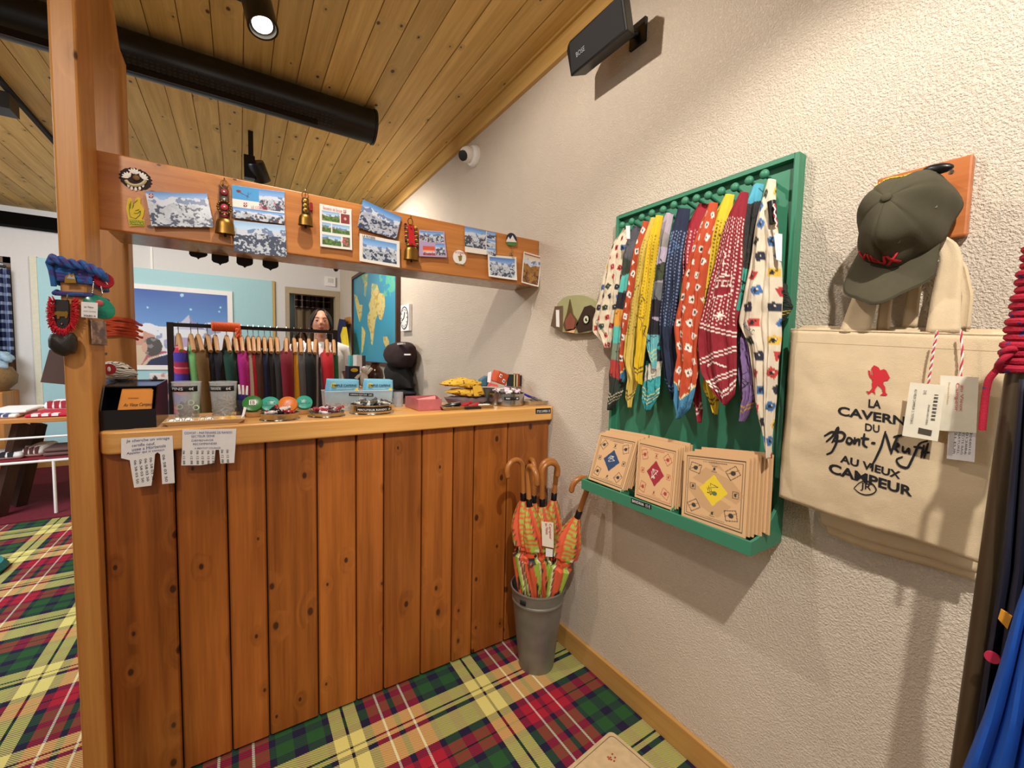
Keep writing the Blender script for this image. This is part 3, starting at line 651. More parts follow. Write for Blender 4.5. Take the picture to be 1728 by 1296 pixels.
stack(B_, 1.112, 1.072, '9a1f30', 'a23a34', 42, 'red', 'middle', 6, -.003)
stack(C_, 1.100, 1.070, 'e3c62a', '33302c', 43, 'yellow', 'right', 6, -.006, dense=True)
# ------------------------------------------------------------ round relief plaque beside the scarves
px0 = W-.03; c = PX(972, 530, px0)
pq = thing('wall_plaque', 'round painted relief plaque of a chalet and a camera on the plaster wall', 'plaque', c)
b = B(); rim = []
outl = [(941, 512), (950, 502), (966, 498), (985, 498), (1003, 505), (1014, 520), (1012, 545), (1000, 560), (975, 563), (948, 560), (930, 551), (936, 530)]
outl = [tuple(p) for p in smoothc(resamp(outl+[outl[0]], 49), 1)[:-1]]
b.prism([PX(*p, px0+.006) for p in outl], (.016, 0, 0)); part('disc', b, mat('a7a678', .4, name='sage_ceramic'), pq)
b = B(); b.prism([PX(*p, px0) for p in ((936, 517), (949, 516), (948, 560), (929, 550))], (.005, 0, 0)); part('box_relief', b, mat('6a5540', .5, name='brown_relief'), pq, smooth=False, bevel=.001)
part('thermometer', B().prism([PX(*p, px0-.002) for p in ((938, 523), (943, 523), (943.5, 552), (938.5, 551))], (.002, 0, 0)), WHT, pq, smooth=False)
b = B(); b.prism([PX(*p, px0) for p in ((961, 505), (966, 530), (976, 545), (970, 556), (955, 560), (950, 548), (957, 527))], (.006, 0, 0)); part('chalet_relief', b, mat('5d4a2c', .6, name='dark_olive_relief'), pq, smooth=False)
b = B(); b.prism([PX(*p, px0-.003) for p in ((962, 528), (970, 541), (968, 555), (955, 556), (953, 542))], (.003, 0, 0)); part('chalet_front', b, mat('8c5040', .6, name='terracotta_relief'), pq, smooth=False)
b = B(); b.prism([PX(*p, px0) for p in ((986, 518), (996, 515), (1003, 520), (999, 555), (975, 561), (972, 548))], (.006, 0, 0)); part('camera_relief', b, mat('3a2a20', .5, name='dark_brown_relief'), pq, smooth=False)
lc = PX(989, 539, px0-.004); b = B(); b.cyl(lc, (lc[0]+.005, lc[1], lc[2]), .0155, n=28); part('camera_lens', b, mat('d9dcc0', .3, name='cream_dial'), pq)
b = B(); b.lathe([(.0155, 0), (.018, 0), (.018, .006), (.0155, .006), (.0155, 0)], (lc[0]-.001, lc[1], lc[2]), (1, 0, 0), n=28); part('lens_ring', b, BLK, pq)
b = B(); b.ell((lc[0]-.001, lc[1], lc[2]), (.001, .005, .006)).box((lc[0]-.002, lc[1]-.008, lc[2]-.007), (lc[0]-.0005, lc[1]-.002, lc[2]-.003)); part('dial_figure', b, INK, pq)
b = B(); b.prism([PX(*p, px0) for p in ((955, 560), (967, 551), (972, 552), (968, 562))], (.004, 0, 0)); part('path_relief', b, mat('e8bd8c', .6, name='sand_relief'), pq, smooth=False)
# ------------------------------------------------------------ wooden plaque, cap and tote bags
xw = W-.02
q = [PX(1480, 302, xw), PX(1643, 262, xw), PX(1630, 397, xw), PX(1478, 420, xw)]
y0, y1 = q[0][1], q[1][1]; z1 = q[0][2]; z0 = PX(1630, 397, xw)[2]
hk = thing('hook_board', 'small varnished wooden board with hooks holding cap and tote bags', 'hook board', (W, (y0+y1)/2, z0))
part('board', B().box((xw, y1, z0), (W-.001, y0, z1)), wood('varnished_plaque', 'c87c46', 'a45a2a', 1, .2, .35, .02), hk, smooth=False, bevel=.004)
sc = PX(1606, 290, xw); part('screw', B().lathe([(0, 0), (.004, .0005), (.004, .002)], (sc[0]-.002, sc[1], sc[2]), (1, 0, 0), n=12), STEEL, hk)
hkp = PX(1552, 388, xw); HKY, HKZ = hkp[1], hkp[2]
b = B(); b.tube([(xw, HKY, HKZ), (xw-.03, HKY, HKZ-.004), (xw-.055, HKY, HKZ), (xw-.065, HKY, HKZ+.02)], .0045, n=8); part('hook', b, BLK, hk)
# cap
OL = NT('olive_cotton'); _v = OL.coords(); _n = OL.noise(_v, 25, 3)
OL.set(OL.p.inputs['Base Color'], OL.mix(_n, lin('3f3b2b'), lin('504b37'))); OL.set(OL.p.inputs['Roughness'], .92); OL.bump(OL.noise(_v, 600, 2), .25, .002); OL = OL.m
# local frame: a = crown axis (out of the wall), f = brim direction (down), s = side (to the right of the picture)
capc = Vector(PX(1533, 380, W-.055))
a_ = Vector((-.96, .05, .28)).normalized(); f_ = Vector((-.12, .22, -1)); f_ = (f_-a_*f_.dot(a_)).normalized(); s_ = f_.cross(a_).normalized()
if s_.y > 0: s_ = -s_
CAP = thing('baseball_cap', 'olive green baseball cap hanging on the hook over the tote bag', 'cap', capc)
def crown(th, ph, k=1.0):
    # th 0 at button .. pi/2 at rim ; ph 0 towards the brim
    r = math.sin(th)**.85; hgt = math.cos(th)**.9 if th < math.pi/2 else 0
    rx, ry, hz = .095, .072, .116
    fx = math.cos(ph)*rx*r; sy = math.sin(ph)*ry*r
    dent = -.013*math.exp(-((ph-.3)**2)/.25)*math.exp(-((th-1.15)**2)/.05)+.006*math.sin(3*ph+1)*math.sin(2*th)**2+.004*math.sin(7*ph)*math.sin(th)**3-.010*math.exp(-((ph+1.1)**2)/.1)*math.sin(2*th)
    seam = -.0016*math.exp(-(((ph/(math.pi/3)+.5) % 1-.5)*14)**2)*min(1, math.sin(th)*3)
    sc = k+(dent+seam)/.09
    return capc+f_*fx*sc+s_*sy*sc+a_*(hz*hgt*sc+.012*math.cos(ph)*(1-math.cos(th)))
n1, n2 = 36, 96
G = [[crown(math.pi/2*i/n1+1e-3, 2*math.pi*j/n2) for j in range(n2)] for i in range(n1+1)]
b = B(); b.grid(np.array([[tuple(p) for p in r_] for r_ in G]), wrapu=True)
part('crown', b, OL, CAP, solid=.002)
bt = crown(.001, 0); b = B(); rotb = Matrix((f_, s_, a_)).transposed(); b.ell(bt+a_*.002, (.009, .009, .005), rot=rotb, n=16, m=8); part('top_button', b, OL, CAP)
for ph in (.52, -.52, 1.6, -1.6, 2.6):
    e = crown(.98, ph); e2 = crown(.98, ph, 1.05); b = B(); b.lathe([(.0014, .0006), (.0032, .001), (.0034, -.001)], e, tuple((e2-e).normalized()), n=12); part('eyelet', b, mat('55523c', .6, name='stitched_eyelet'), CAP)
# brim
nb, mb = 40, 14; G = np.zeros((mb, nb, 3))
for j in range(nb):
    ph = -1.12+2.24*j/(nb-1); base = crown(math.pi/2-.02, ph)
    for i in range(mb):
        t = i/(mb-1); ext = .082*math.cos(ph*.93)**.5*t
        p = base+f_*ext*1.0+s_*math.sin(ph)*.012*t+a_*(.010*t*math.cos(ph)-.022*(abs(math.sin(ph))**2)*t-.002)
        G[i, j] = tuple(p)
b = B(); b.grid(G); part('brim', b, OL, CAP, solid=.004)
rim = [tuple(Vector(G[-1, j])) for j in range(nb)]; b = B(); b.tube(rim, .0022, n=6); part('brim_piping', b, OL, CAP)
def cap_text(s, th0, ph0, ph1, hgt, m, nm='embroidery'):
    # bend text around the crown
    text(s, (0, 0, 0), (1, 0, 0), (0, 1, 0), m, None, bold=.03)
    o = [x for x in bpy.data.objects if x.name.startswith('lettering') and x.parent is None][-1]
    b = B()
    for v in o.data.vertices:
        ph = ph0+(ph1-ph0)*v.co.x; th = th0-hgt*v.co.y; b.v.append(tuple(crown(th, ph, 1.03)))
    b.f = [tuple(p.vertices) for p in o.data.polygons]; bpy.data.objects.remove(o)
    part(nm, b, m, CAP, smooth=False, keep=True, solid=.003)
sgn = 1 if (crown(1.3, .5)-crown(1.3, -.5)).y < 0 else -1
cap_text('VIEUX', 1.45, -.62*sgn, .42*sgn, .20, REDINK)
cap_text('CAMPEUR', .98, math.pi*.92+.5*sgn*-1+.75, math.pi*.92+.75+.5*sgn, .12, mat('d8c23a', .8, name='yellow_thread'))
b = B(); e = crown(1.12, math.pi-.42*sgn, 1.06); b.ell(e, (.010, .024, .010), rot=rotb); part('strap_buckle', b, BLK, CAP)
# tote bags
XB = W-.075
def tote(label, TL, TR, BR, BL, xs, front, name='tote_bag', wave=.006, seed=0, grp=None):
    c = [PX(*TL, xs), PX(*TR, xs), PX(*BR, xs), PX(*BL, xs)]; nx, ny = 40, 44; G = quadgrid(c, nx, ny)
    f = fbm(nx, ny, 3, 50+seed, 3); s = np.linspace(0, 1, nx)[None, :]; t = np.linspace(0, 1, ny)[:, None]
    pil = np.sin(math.pi*s)**.5*np.sin(math.pi*np.clip(t*.9+.05, 0, 1))**.5
    G[..., 0] -= pil*.012+(f-.5)*wave*2.5*np.minimum(1, t*3)+wave*.5*np.sin(s*7+t*3)*t
    G[..., 2] -= .004*np.sin(s*6)*t
    T = thing(name, label, 'bag', (c[2]+c[3])/2, grp)
    part('front_panel', B().grid(G), CANVAS, T, solid=.0012)
    Gb = G.copy(); Gb[..., 0] = xs+.004; Gb[..., 1] = quadgrid(c, nx, ny)[..., 1]
    part('back_panel', B().grid(Gb), CANVAS, T, solid=.0012)
    return T, G, c
T1, G1, c1 = tote('front natural canvas tote bag printed with red climber and black lettering', (1335, 556), (1712, 566), (1652, 952), (1315, 838), XB, True)
# hem
part('top_hem', B().tube([tuple(G1[0, j]) for j in range(0, 40, 3)]+[tuple(G1[0, 39])], .0022, n=6), CANVAS, T1)
part('hem_seam', B().tube([tuple(G1[3, j]-np.array([.0006, 0, 0])) for j in range(0, 40, 2)], .0006, n=4), mat('b8a480', .9, name='seam_thread'), T1)
def strap(pts, wpx, x0, x1, T, name='handle', d=.0025):
    """flat strap along pixel centre line, drawn on plane x from x0 to x1"""
    n = 24; pp = resamp(pts, n); G = np.zeros((n, 6, 3))
    for i in range(n):
        x = x0+(x1-x0)*i/(n-1); ww = wpx[0]+(wpx[1]-wpx[0])*i/(n-1)
        a, c = PX(pp[i, 0]-ww/2, pp[i, 1], x), PX(pp[i, 0]+ww/2, pp[i, 1], x)
        for k in range(6): G[i, k] = a+(c-a)*k/5
        G[i, :, 0] -= .0015*np.array([0, 1, 0, 0, 1, 0])
    return part(name, B().grid(smoothc(G, 1)), CANVAS, T, solid=d)
strap([(1592, 562), (1597, 500), (1606, 440), (1600, 412), (1570, 392)], (60, 30), XB-.004, W-.05, T1)
strap([(1442, 562), (1458, 510), (1480, 450), (1520, 410), (1548, 392)], (52, 26), XB-.004, W-.05, T1)
T2, G2_, c2 = tote('second natural tote bag mostly hidden behind the printed one', (1345, 552), (1705, 560), (1648, 968), (1386, 884), W-.035, True, seed=5)
strap([(1625, 556), (1632, 500), (1622, 450), (1590, 405)], (24, 20), W-.040, W-.035, T2)
strap([(1490, 556), (1495, 510), (1510, 460), (1540, 400)], (22, 18), W-.040, W-.035, T2)
T3, G3_, c3 = tote('third natural tote bag closest to the wall, edge showing under the others', (1350, 549), (1700, 556), (1655, 985), (1395, 900), W-.018, True, seed=9)
strap([(1535, 552), (1540, 510), (1550, 450), (1556, 400)], (26, 18), W-.023, W-.020, T3)
# print on the front bag: projected onto the bag front surface
Gx = G1[..., 0].min()
def bagpt(u, v, lift=.0010):
    x = Gx
    for _ in range(4):
        p = PX(u, v, x); sfrac = np.clip((p[1]-c1[0][1])/(c1[1][1]-c1[0][1]), 0, 1); tfrac = np.clip((p[2]-c1[0][2])/(c1[3][2]-c1[0][2]), 0, 1)
        # invert quad roughly
        dy = c1[0][1]*(1-tfrac)+c1[3][1]*tfrac; dy2 = c1[1][1]*(1-tfrac)+c1[2][1]*tfrac; sfrac = np.clip((p[1]-dy)/(dy2-dy), 0, 1)
        zt = c1[0][2]*(1-sfrac)+c1[1][2]*sfrac; zb = c1[3][2]*(1-sfrac)+c1[2][2]*sfrac; tfrac = np.clip((p[2]-zt)/(zb-zt), 0, 1)
        i, j = tfrac*43, sfrac*39; i0, j0 = min(int(i), 42), min(int(j), 38); a, c_ = i-i0, j-j0
        x = (G1[i0, j0, 0]*(1-a)+G1[i0+1, j0, 0]*a)*(1-c_)+(G1[i0, j0+1, 0]*(1-a)+G1[i0+1, j0+1, 0]*a)*c_
        x -= lift+.0007
    return PX(u, v, x)
def bagtext(s, uv0, uv1, uvt, m, bold=.02, slant=0):
    text(s, (0, 0, 0), (1, 0, 0), (0, 1, 0), m, None, bold=bold)
    o = [x for x in bpy.data.objects if x.name.startswith('lettering') and x.parent is None][-1]
    b = B(); O, E_, T_ = map(np.array, (uv0, uv1, uvt)); O, E_, T_ = O.astype(float), E_.astype(float), T_.astype(float)
    for v in o.data.vertices:
        q = O+(E_-O)*v.co.x+(T_-O)*v.co.y; b.v.append(tuple(bagpt(*q)))
    b.f = [tuple(p.vertices) for p in o.data.polygons]; bpy.data.objects.remove(o)
    part('lettering', b, m, T1, smooth=False, keep=True)
def z5(u, v): return (1300+u/3.086, 540+v/3.086)
bagtext('LA', z5(510, 455), z5(575, 462), z5(512, 412), INK, .03)
bagtext('CAVERNE', z5(350, 495), z5(752, 560), z5(352, 447), INK, .03)
bagtext('DU', z5(493, 577), z5(568, 588), z5(494, 537), INK, .02)
bagtext('AU VIEUX', z5(362, 740), z5(676, 830), z5(366, 700), INK, .03)
bagtext('CAMPEUR', z5(302, 795), z5(738, 922), z5(305, 742), INK, .035)
bagtext('JR', z5(468, 888), z5(524, 898), z5(470, 845), INK, .01)
def bagstroke(pts, r, m, nm='script_stroke'):
    pp = resamp([z5(*p) for p in pts], max(6, len(pts)*4)); pp = smoothc(pp, 2)
    b = B(); n = len(pp); L, R = [], []
    for i in range(n):
        d = pp[min(i+1, n-1)]-pp[max(i-1, 0)]; d /= max(1e-6, np.linalg.norm(d)); nn = np.array([-d[1], d[0]]); rr = r*(.6+.4*math.sin(math.pi*i/(n-1)))
        L.append(bagpt(*(pp[i]+nn*rr), .0014)); R.append(bagpt(*(pp[i]-nn*rr), .0014))
    b.grid(np.stack([np.array(L), np.array(R)], 1)); part(nm, b, m, T1, keep=True, smooth=False)
for st in ([(280, 605), (320, 580), (350, 590), (345, 640), (320, 690), (292, 700)], [(290, 635), (330, 600), (355, 552), (350, 590), (320, 640)], [(325, 595), (370, 580), (392, 600), (375, 630), (330, 630)],
           [(405, 610), (395, 635), (412, 648), (430, 630), (415, 612), (405, 612)], [(440, 610), (436, 650), (450, 622), (465, 620), (462, 655)], [(490, 590), (482, 650), (505, 664)], [(470, 615), (515, 620)], [(525, 640), (548, 642)],
           [(600, 578), (578, 660), (545, 730), (520, 770)], [(600, 590), (615, 640), (628, 690)], [(665, 598), (640, 660), (628, 700)], [(640, 610), (690, 600)], [(650, 665), (672, 655), (660, 640), (648, 668), (668, 690)],
           [(690, 655), (688, 685), (705, 690), (722, 665), (722, 700)], [(820, 630), (775, 640), (750, 700), (715, 775), (670, 760), (650, 725), (690, 712)], [(745, 660), (800, 668)], [(800, 650), (785, 720)], [(822, 640), (805, 700), (800, 722)], [(783, 690), (830, 690)]):
    bagstroke(st, 2.3, INK)
eye = [(435, 875), (465, 845), (500, 835), (535, 855), (556, 888), (530, 908), (495, 912), (460, 900), (435, 875)]
bagstroke(eye, 1.1, INK, 'emblem_outline')
fig = [(540, 235), (552, 240), (565, 248), (572, 262), (590, 255), (603, 262), (622, 300), (612, 315), (590, 318), (588, 335), (598, 350), (600, 378), (610, 388), (600, 395), (570, 392), (586, 380), (580, 358), (560, 338), (546, 360), (540, 385), (530, 372), (512, 388), (498, 370), (515, 372), (530, 355), (528, 330), (540, 315), (518, 300), (512, 285), (508, 262), (520, 265), (522, 285), (535, 290), (532, 262), (526, 250)]
b = B(); b.add([tuple(bagpt(*z5(*p), .0014)) for p in fig], [tuple(range(len(fig)))]); part('climber_print', b, REDINK, T1, smooth=False, keep=True)
bagstroke([(525, 255), (532, 320), (545, 388)], .7, REDINK, 'stick_print')
# swing tags with twisted cord
def cordtag(label, cord, quad, quad2, x, writing):
    T = thing('swing_tag', label, 'tag', PX(*quad[3], x))
    pp = resamp(cord, 40); tk = mat('c8324a', .8, name='red_cord')
    b = B(); b.tube([PX(u+1.2*math.sin(i*1.1), v, x-.001+.0012*math.cos(i*1.1)) for i, (u, v) in enumerate(pp)], .0013, n=6); part('cord', b, tk, T)
    b = B(); b.tube([PX(u-1.2*math.sin(i*1.1), v, x-.001-.0012*math.cos(i*1.1)) for i, (u, v) in enumerate(pp)], .0013, n=6); part('cord', b, WHT, T, label='white strand of cord')
    for q in (quad, quad2):
        if q:
            b = B(); b.prism([PX(*p, x-.004 if q is quad else x+.001) for p in q], (.0006, 0, 0)); c_ = part('card', b, PAPER if q is quad2 else mat('e6e0cc', .7, name='ivory_card'), T, smooth=False)
            cc = c_
    for w_ in writing:
        text(w_[0], PX(*w_[1], x-.0048), PX(*w_[2], x-.0048), PX(*w_[3], x-.0048), w_[4], T, name='printed_line')
    return T
x = Gx-.008
z = z5
cordtag('right-hand swing tag with red shop name hanging on the printed tote', [z(992, 50), z(1000, 180), z(990, 290), z(1020, 400), z(1005, 545)], [z(885, 288), z(1085, 298), z(1072, 590), z(880, 575)], [z(930, 525), z(1072, 560), z(1062, 740), z(918, 722)], x,
        [('Campeur', z(962, 328), z(955, 475), z(985, 328), REDINK), ('au Vieux', z(992, 340), z(985, 475), z(1008, 340), REDINK), ('Escapade Pliable', z(926, 325), z(916, 440), z(937, 325), mat('b8963a', .8, name='ochre_ink'))])
cordtag('left-hand swing tag with barcode hanging on the printed tote', [z(870, 55), z(850, 150), z(835, 250), z(820, 340)], [z(728, 325), z(912, 340), z(872, 632), z(686, 602)], None, x-.012,
        [('AU VIEUX CAMPEUR  2  TOTE BAG', z(752, 360), z(728, 540), z(765, 360), INK), ('3068010012886', z(822, 440), z(808, 545), z(832, 440), INK), ('21€', z(800, 365), z(796, 385), z(816, 367), INK)])
for k in range(5): text(['3068010', '012886', 'TOTE BAG', 'NATUREL', '21 EUR'][k], PX(*z(1040-k*20, 585), x-.006), PX(*z(1030-k*20, 700), x-.006), PX(*z(1052-k*20, 585), x-.006), INK, [o for o in bpy.data.objects if o.name == 'swing_tag'][0], name='printed_line')
TG = [o for o in bpy.data.objects if o.name.startswith('swing_tag')][-1]
b = B()
for k in range(22):
    if k % 3 == 1: continue
    u0, v0 = 862-k*.9, 388+k*6.2; q = [z(u0-8, v0), z(u0+14, v0+2), z(u0+13.5, v0+5.5 if k % 2 else v0+4), z(u0-8.5, v0+3)]
    b.prism([PX(*p, x-.0168) for p in q], (.0003, 0, 0))
part('barcode', b, INK, TG, smooth=False)
b = B(); b.prism([PX(*z(*p), x-.0168) for p in ((772, 560), (842, 575), (836, 604), (768, 590))], (.0003, 0, 0)); part('printed_badge', b, mat('4a4438', .8, name='dark_print'), TG, smooth=False)
# ------------------------------------------------------------ umbrella bucket and umbrellas
bc = PZ(910, 1128, 0); by, bxx = 1.38, None
cb_ = PZ(907, 1121, 0); bz = PY(910, 1005, cb_[1]+.02)[2]
print('bucket', cb_, bz)
BX, BY = cb_[0], cb_[1]+.01
zin = NT('galvanised_zinc'); _v = zin.world(); zin.set(zin.p.inputs['Base Color'], zin.mix(zin.noise(_v, 14, 4), lin('6f6e69'), lin('97968f'))); zin.set(zin.p.inputs['Metallic'], .5); zin.set(zin.p.inputs['Roughness'], .48); zin = zin.m
BK = thing('zinc_bucket', 'tall grey galvanised bucket on the tartan floor holding umbrellas', 'bucket', (BX, BY, 0))
bh = .345; rb, rt = .070, .112
pr = [(0, .004), (rb, .004), (rb+.001, .0), (rb+.003, .001)]
for k in range(13):
    t = k/12; r_ = rb+.003+(rt-rb-.003)*t
    pr.append((r_, t*bh))
    if k == 10: pr += [(r_+.0035, t*bh+.004), (r_+.0035, t*bh+.010), (r_+.001, t*bh+.013)]
pr += [(rt+.004, bh), (rt+.004, bh+.005), (rt-.001, bh+.006), (rt-.003, bh), (rb, .008), (0, .008)]
part('bucket_body', B().lathe(pr, (BX, BY, 0), n=48), zin, BK)
b = B(); ang = math.atan2(0-BY, 0-BX)-.55
ps = []
for k in range(5):
    a = ang-.12+.24*k/4; ps.append([(BX+math.cos(a)*(rt+.0015), BY+math.sin(a)*(rt+.0015), z) for z in (bh-.036, bh-.018)])
b.grid(np.array(ps)); part('label_strip', b, INK, BK, solid=.0008)
# umbrella prototype: tip at the origin, handle up
M_cane = wood('bent_cane_handle', 'b5773a', '8f5524', 2, 0, .3, .02)
def make_umbrella():
    U = thing('umbrella', '', 'umbrella', (0, 0, 0))
    L = .62
    hk = [(0, 0, L-.02), (0, 0, L+.10)]
    for k in range(1, 13):
        t = math.pi*k/12*1.05; hk.append((.038-.038*math.cos(t), 0, L+.10+.038*math.sin(t)))
    hk.append((hk[-1][0]-.002, 0, hk[-1][2]-.012))
    rs = [.0105]*len(hk); b = B(); b.tube(hk, .0105, n=12); b.ell(hk[-1], .0105, n=12, m=6); part('crook_handle', b, M_cane, U)
    part('collar', B().lathe([(.0, L-.035), (.012, L-.035), (.0125, L-.005), (.011, L-.003), (0, L-.003)], n=16), BLK, U)
    part('ferrule', B().lathe([(0, 0), (.004, .001), (.005, .06), (0, .06)], n=12), BLK, U)
    # furled canopy, lobed with spiral folds
    n, m = 64, 60; G = np.zeros((n, m, 3)); cv = Cv(m, n, 1, 1, 'd6582e'); 
    for i in range(n):
        t = i/(n-1); zz = .05+t*(L-.085)
        R = .010+.034*math.sin(min(1, t*1.05)*math.pi*.62)**1.0 if t < .8 else .042-.030*((t-.8)/.2)**1.5
        if .60 < t < .68: R *= .72
        for j in range(m):
            a = 2*math.pi*j/m+t*1.6; lob = 1+.16*abs(math.sin(4*a))+.05*math.sin(11*a+9*t); lob += (.10*math.sin(3*a+6*t) if t > .68 else 0)
            G[i, j] = (R*lob*math.cos(a-t*1.6), R*lob*math.sin(a-t*1.6), zz)
    U_, V_ = cv.X, cv.Y; ph = (U_*4+V_*1.3) % 1
    cv.mask(ph > .62, '9fbf3c'); cv.mask((ph > .9), 'e9dcb8'); cv.mask((ph < .07), '2a2420')
    cv.mask((V_ > .70) & (((V_*26+U_*2) % 1) < .45), 'd9542c'); cv.mask((V_ > .70) & (((V_*26+U_*2) % 1) >= .45) & (ph > .4), 'a4b848')
    bl = fbm(m, n, 7, 3); cv.mask((bl > .62) & (V_ < .62) & (ph > .25), '221e1c')
    dots = (np.hypot((U_*22) % 1-.5, (V_*48) % 1-.5) < .3) & (ph > .62) & (V_ < .35); cv.mask(dots, '1e2418')
    b = B(); b.grid(G, wrapu=True); part('furled_canopy', b, vcol('printed_nylon', .55, .4), U, cols=cv.a)
    zs = .05+.64*(L-.085); b = B()
    b.lathe([(.033, -.009), (.036, -.007), (.036, .007), (.033, .009)], (0, 0, zs), n=24); part('closing_strap', b, mat('e0562e', .6, name='orange_nylon'), U)
    b = B(); b.ell((.0365, 0, zs), (.003, .006, .006), n=10, m=6); part('snap_button', b, BLK, U)
    return U
up = make_umbrella()
def place_umb(o, tip, top, spin, label):
    d = (Vector(top)-Vector(tip)); q = Vector((0, 0, 1)).rotation_difference(d.normalized())
    o.rotation_mode = 'QUATERNION'; o.rotation_quaternion = q @ Matrix.Rotation(spin, 3, 'Z').to_quaternion(); o.location = tip; o['label'] = label; o['group'] = 'umbrellas in the zinc bucket'
# handle heads measured in the photo (collar positions)
def col(u, v, dy): return PY(u, v, BY+dy)
ums = [((883, 838), -.02, (-.045, .0), math.pi*1.03, 'umbrella in bucket with its crook turned left towards the planks'),
       ((893, 848), -.045, (-.02, -.03), -math.pi*.55, 'umbrella in bucket with crook pointing straight at the viewer, second from left'),
       ((901, 842), .03, (.0, .04), math.pi*.40, 'umbrella at the back of the bucket, crook turned away behind the others'),
       ((915, 848), -.04, (.015, -.03), -.10, 'umbrella in bucket with crook curving right and white paper tag'),
       ((935, 838), .0, (.03, .02), math.pi*.95, 'umbrella in bucket leaning slightly right behind the tagged one'),
       ((976, 868), -.150, (-.035, .02), math.pi*.97, 'umbrella in bucket leaning far right against the plaster wall')]
for i, (uv, dy, off, sp, lab) in enumerate(ums):
    o = up if i == 0 else copytree(up)
    c_ = Vector(col(*uv, dy)); base = Vector((BX+off[0], BY+off[1], .0))
    d = c_-base; d.normalize(); tip = c_-d*.60
    place_umb(o, tip, c_, sp, lab)
tg = PY(924, 900, BY-.10); 
T = thing('umbrella_tag', 'white paper tag with red lettering hanging from an umbrella in the bucket', 'tag', PY(924, 945, BY-.10))
b = B(); b.prism([PY(914, 880, BY-.10), PY(934, 882, BY-.10), PY(934.5, 925, BY-.10), PY(915, 921, BY-.10)], (0, .0006, 0)); part('front_card', b, mat('efe9da', .7, name='ivory_card_b'), T, smooth=False)
b = B(); b.prism([PY(921, 925, BY-.098), PY(933, 927, BY-.098), PY(932.5, 940, BY-.098), PY(921, 939, BY-.098)], (0, .0006, 0)); part('rear_card', b, PAPER, T, smooth=False)
text('au Vieux', PY(920, 883, BY-.1012), PY(921, 902, BY-.1012), PY(925, 883, BY-.1012), REDINK, T); text('Campeur', PY(925, 884, BY-.1012), PY(926, 910, BY-.1012), PY(930.5, 884, BY-.1012), REDINK, T)
# ------------------------------------------------------------ doormat
q = [PZ(1031, 1234, .0), PZ(1105, 1296, 0), PZ(958, 1296, 0)]
p0 = Vector(PZ(1031, 1233, .006)); e1 = (Vector(PZ(1100, 1292, .006))-p0).normalized(); e2 = (Vector(PZ(957, 1296, .006))-p0).normalized()
e2 = (e2-e1*e2.dot(e1)).normalized()
MT = thing('door_mat', 'cream woven mat with a small red motif lying on the tartan carpet', 'mat', p0+e1*.2+e2*.3)
def rr(L1, L2, r, ins=0):
    pts = []
    for (cx_, cy_, a0) in ((r, r, math.pi), (L1-r, r, 1.5*math.pi), (L1-r, L2-r, 0), (r, L2-r, .5*math.pi)):
        for k in range(6):
            a = a0+math.pi/2*k/5; pts.append(p0+e1*(cx_+(r-ins)*math.cos(a))+e2*(cy_+(r-ins)*math.sin(a)))
    return pts
M_mat = mat('d0b68c', .95, name='cream_carpet_mat', noise=.12, bump=.6, bs=900)
b = B(); b.prism([p-Vector((0, 0, .0055)) for p in rr(.42, .62, .02)], (0, 0, .009)); part('mat_body', b, M_mat, MT, smooth=False, bevel=.002)
b = B(); pp = [Vector((p.x, p.y, .0096)) for p in rr(.42, .62, .03, .014)]; b.tube(pp+[pp[0]], .0012, n=4); part('border_line', b, mat('6a5138', .9, name='brown_thread'), MT)
b = B(); mc_ = Vector(PZ(1030, 1281, .0042))
for k in range(9):
    a = k*2.4; b.ell((mc_.x+.012*math.cos(a)*(k % 3)/1.6, mc_.y+.012*math.sin(a)*(k % 3)/1.6, .0098), (.004, .003, .0008), n=8, m=4)
part('motif', b, mat('a5382a', .9, name='red_thread'), MT)
# ------------------------------------------------------------ loudspeaker on the wall
xs = 1.08
A0, A1 = Vector(PX(963, 130, xs)), Vector(PX(1059, 49, xs)); B0 = Vector(PX(945, 84, xs-.03)); 
SP = thing('wall_speaker', 'black wedge loudspeaker bracketed high on the plaster wall', 'speaker', (A0+A1)/2)
ax = (A1-A0); up_ = (B0-A0); nrm = ax.cross(up_).normalized()
if nrm.x < 0: nrm = -nrm
ax1 = A0+Vector((0, ax.y, 0)); up_ = Vector((up_.x, 0, up_.z)); nrm = Vector((0, 1, 0)).cross(up_).normalized()
if nrm.x < 0: nrm = -nrm
ylen = ax.y
def sp_pts(dn, sc):
    o = A0+nrm*dn; c_ = []
    for (t, s) in ((0, 0), (1, 0), (1, 1), (.08, 1), (.03, .93), (0, .8)):
        tt = .5+(t-.5)*sc; c_.append(o+Vector((0, ylen*tt, 0))+up_*s*1.0)
    return c_
b = B(); f0, f1 = sp_pts(0, 1), sp_pts(.06, .86); b.add([tuple(p) for p in f0+f1], [tuple(range(6)), tuple(range(6, 12))[::-1]]+[(i, (i+1) % 6, 6+(i+1) % 6, 6+i) for i in range(6)])
part('cabinet', b, BLK, SP, smooth=False, bevel=.004)
n_ = -nrm*.002
b = B(); g0 = [p-nrm*.0015 for p in (A0+Vector((0, ylen*.03, 0))+up_*.06, A0+Vector((0, ylen*.97, 0))+up_*.06, A0+Vector((0, ylen*.97, 0))+up_*.93, A0+Vector((0, ylen*.08, 0))+up_*.93)]; b.prism(g0, tuple(nrm*.001)); part('grille', b, BLKM, SP, smooth=False)
text('BOSE', A0+Vector((0, ylen*.17, 0))+up_*.38-nrm*.003, A0+Vector((0, ylen*.33, 0))+up_*.38-nrm*.003, A0+Vector((0, ylen*.17, 0))+up_*.52-nrm*.003, mat('9a9ca0', .4, name='grey_badge'), SP, name='badge')
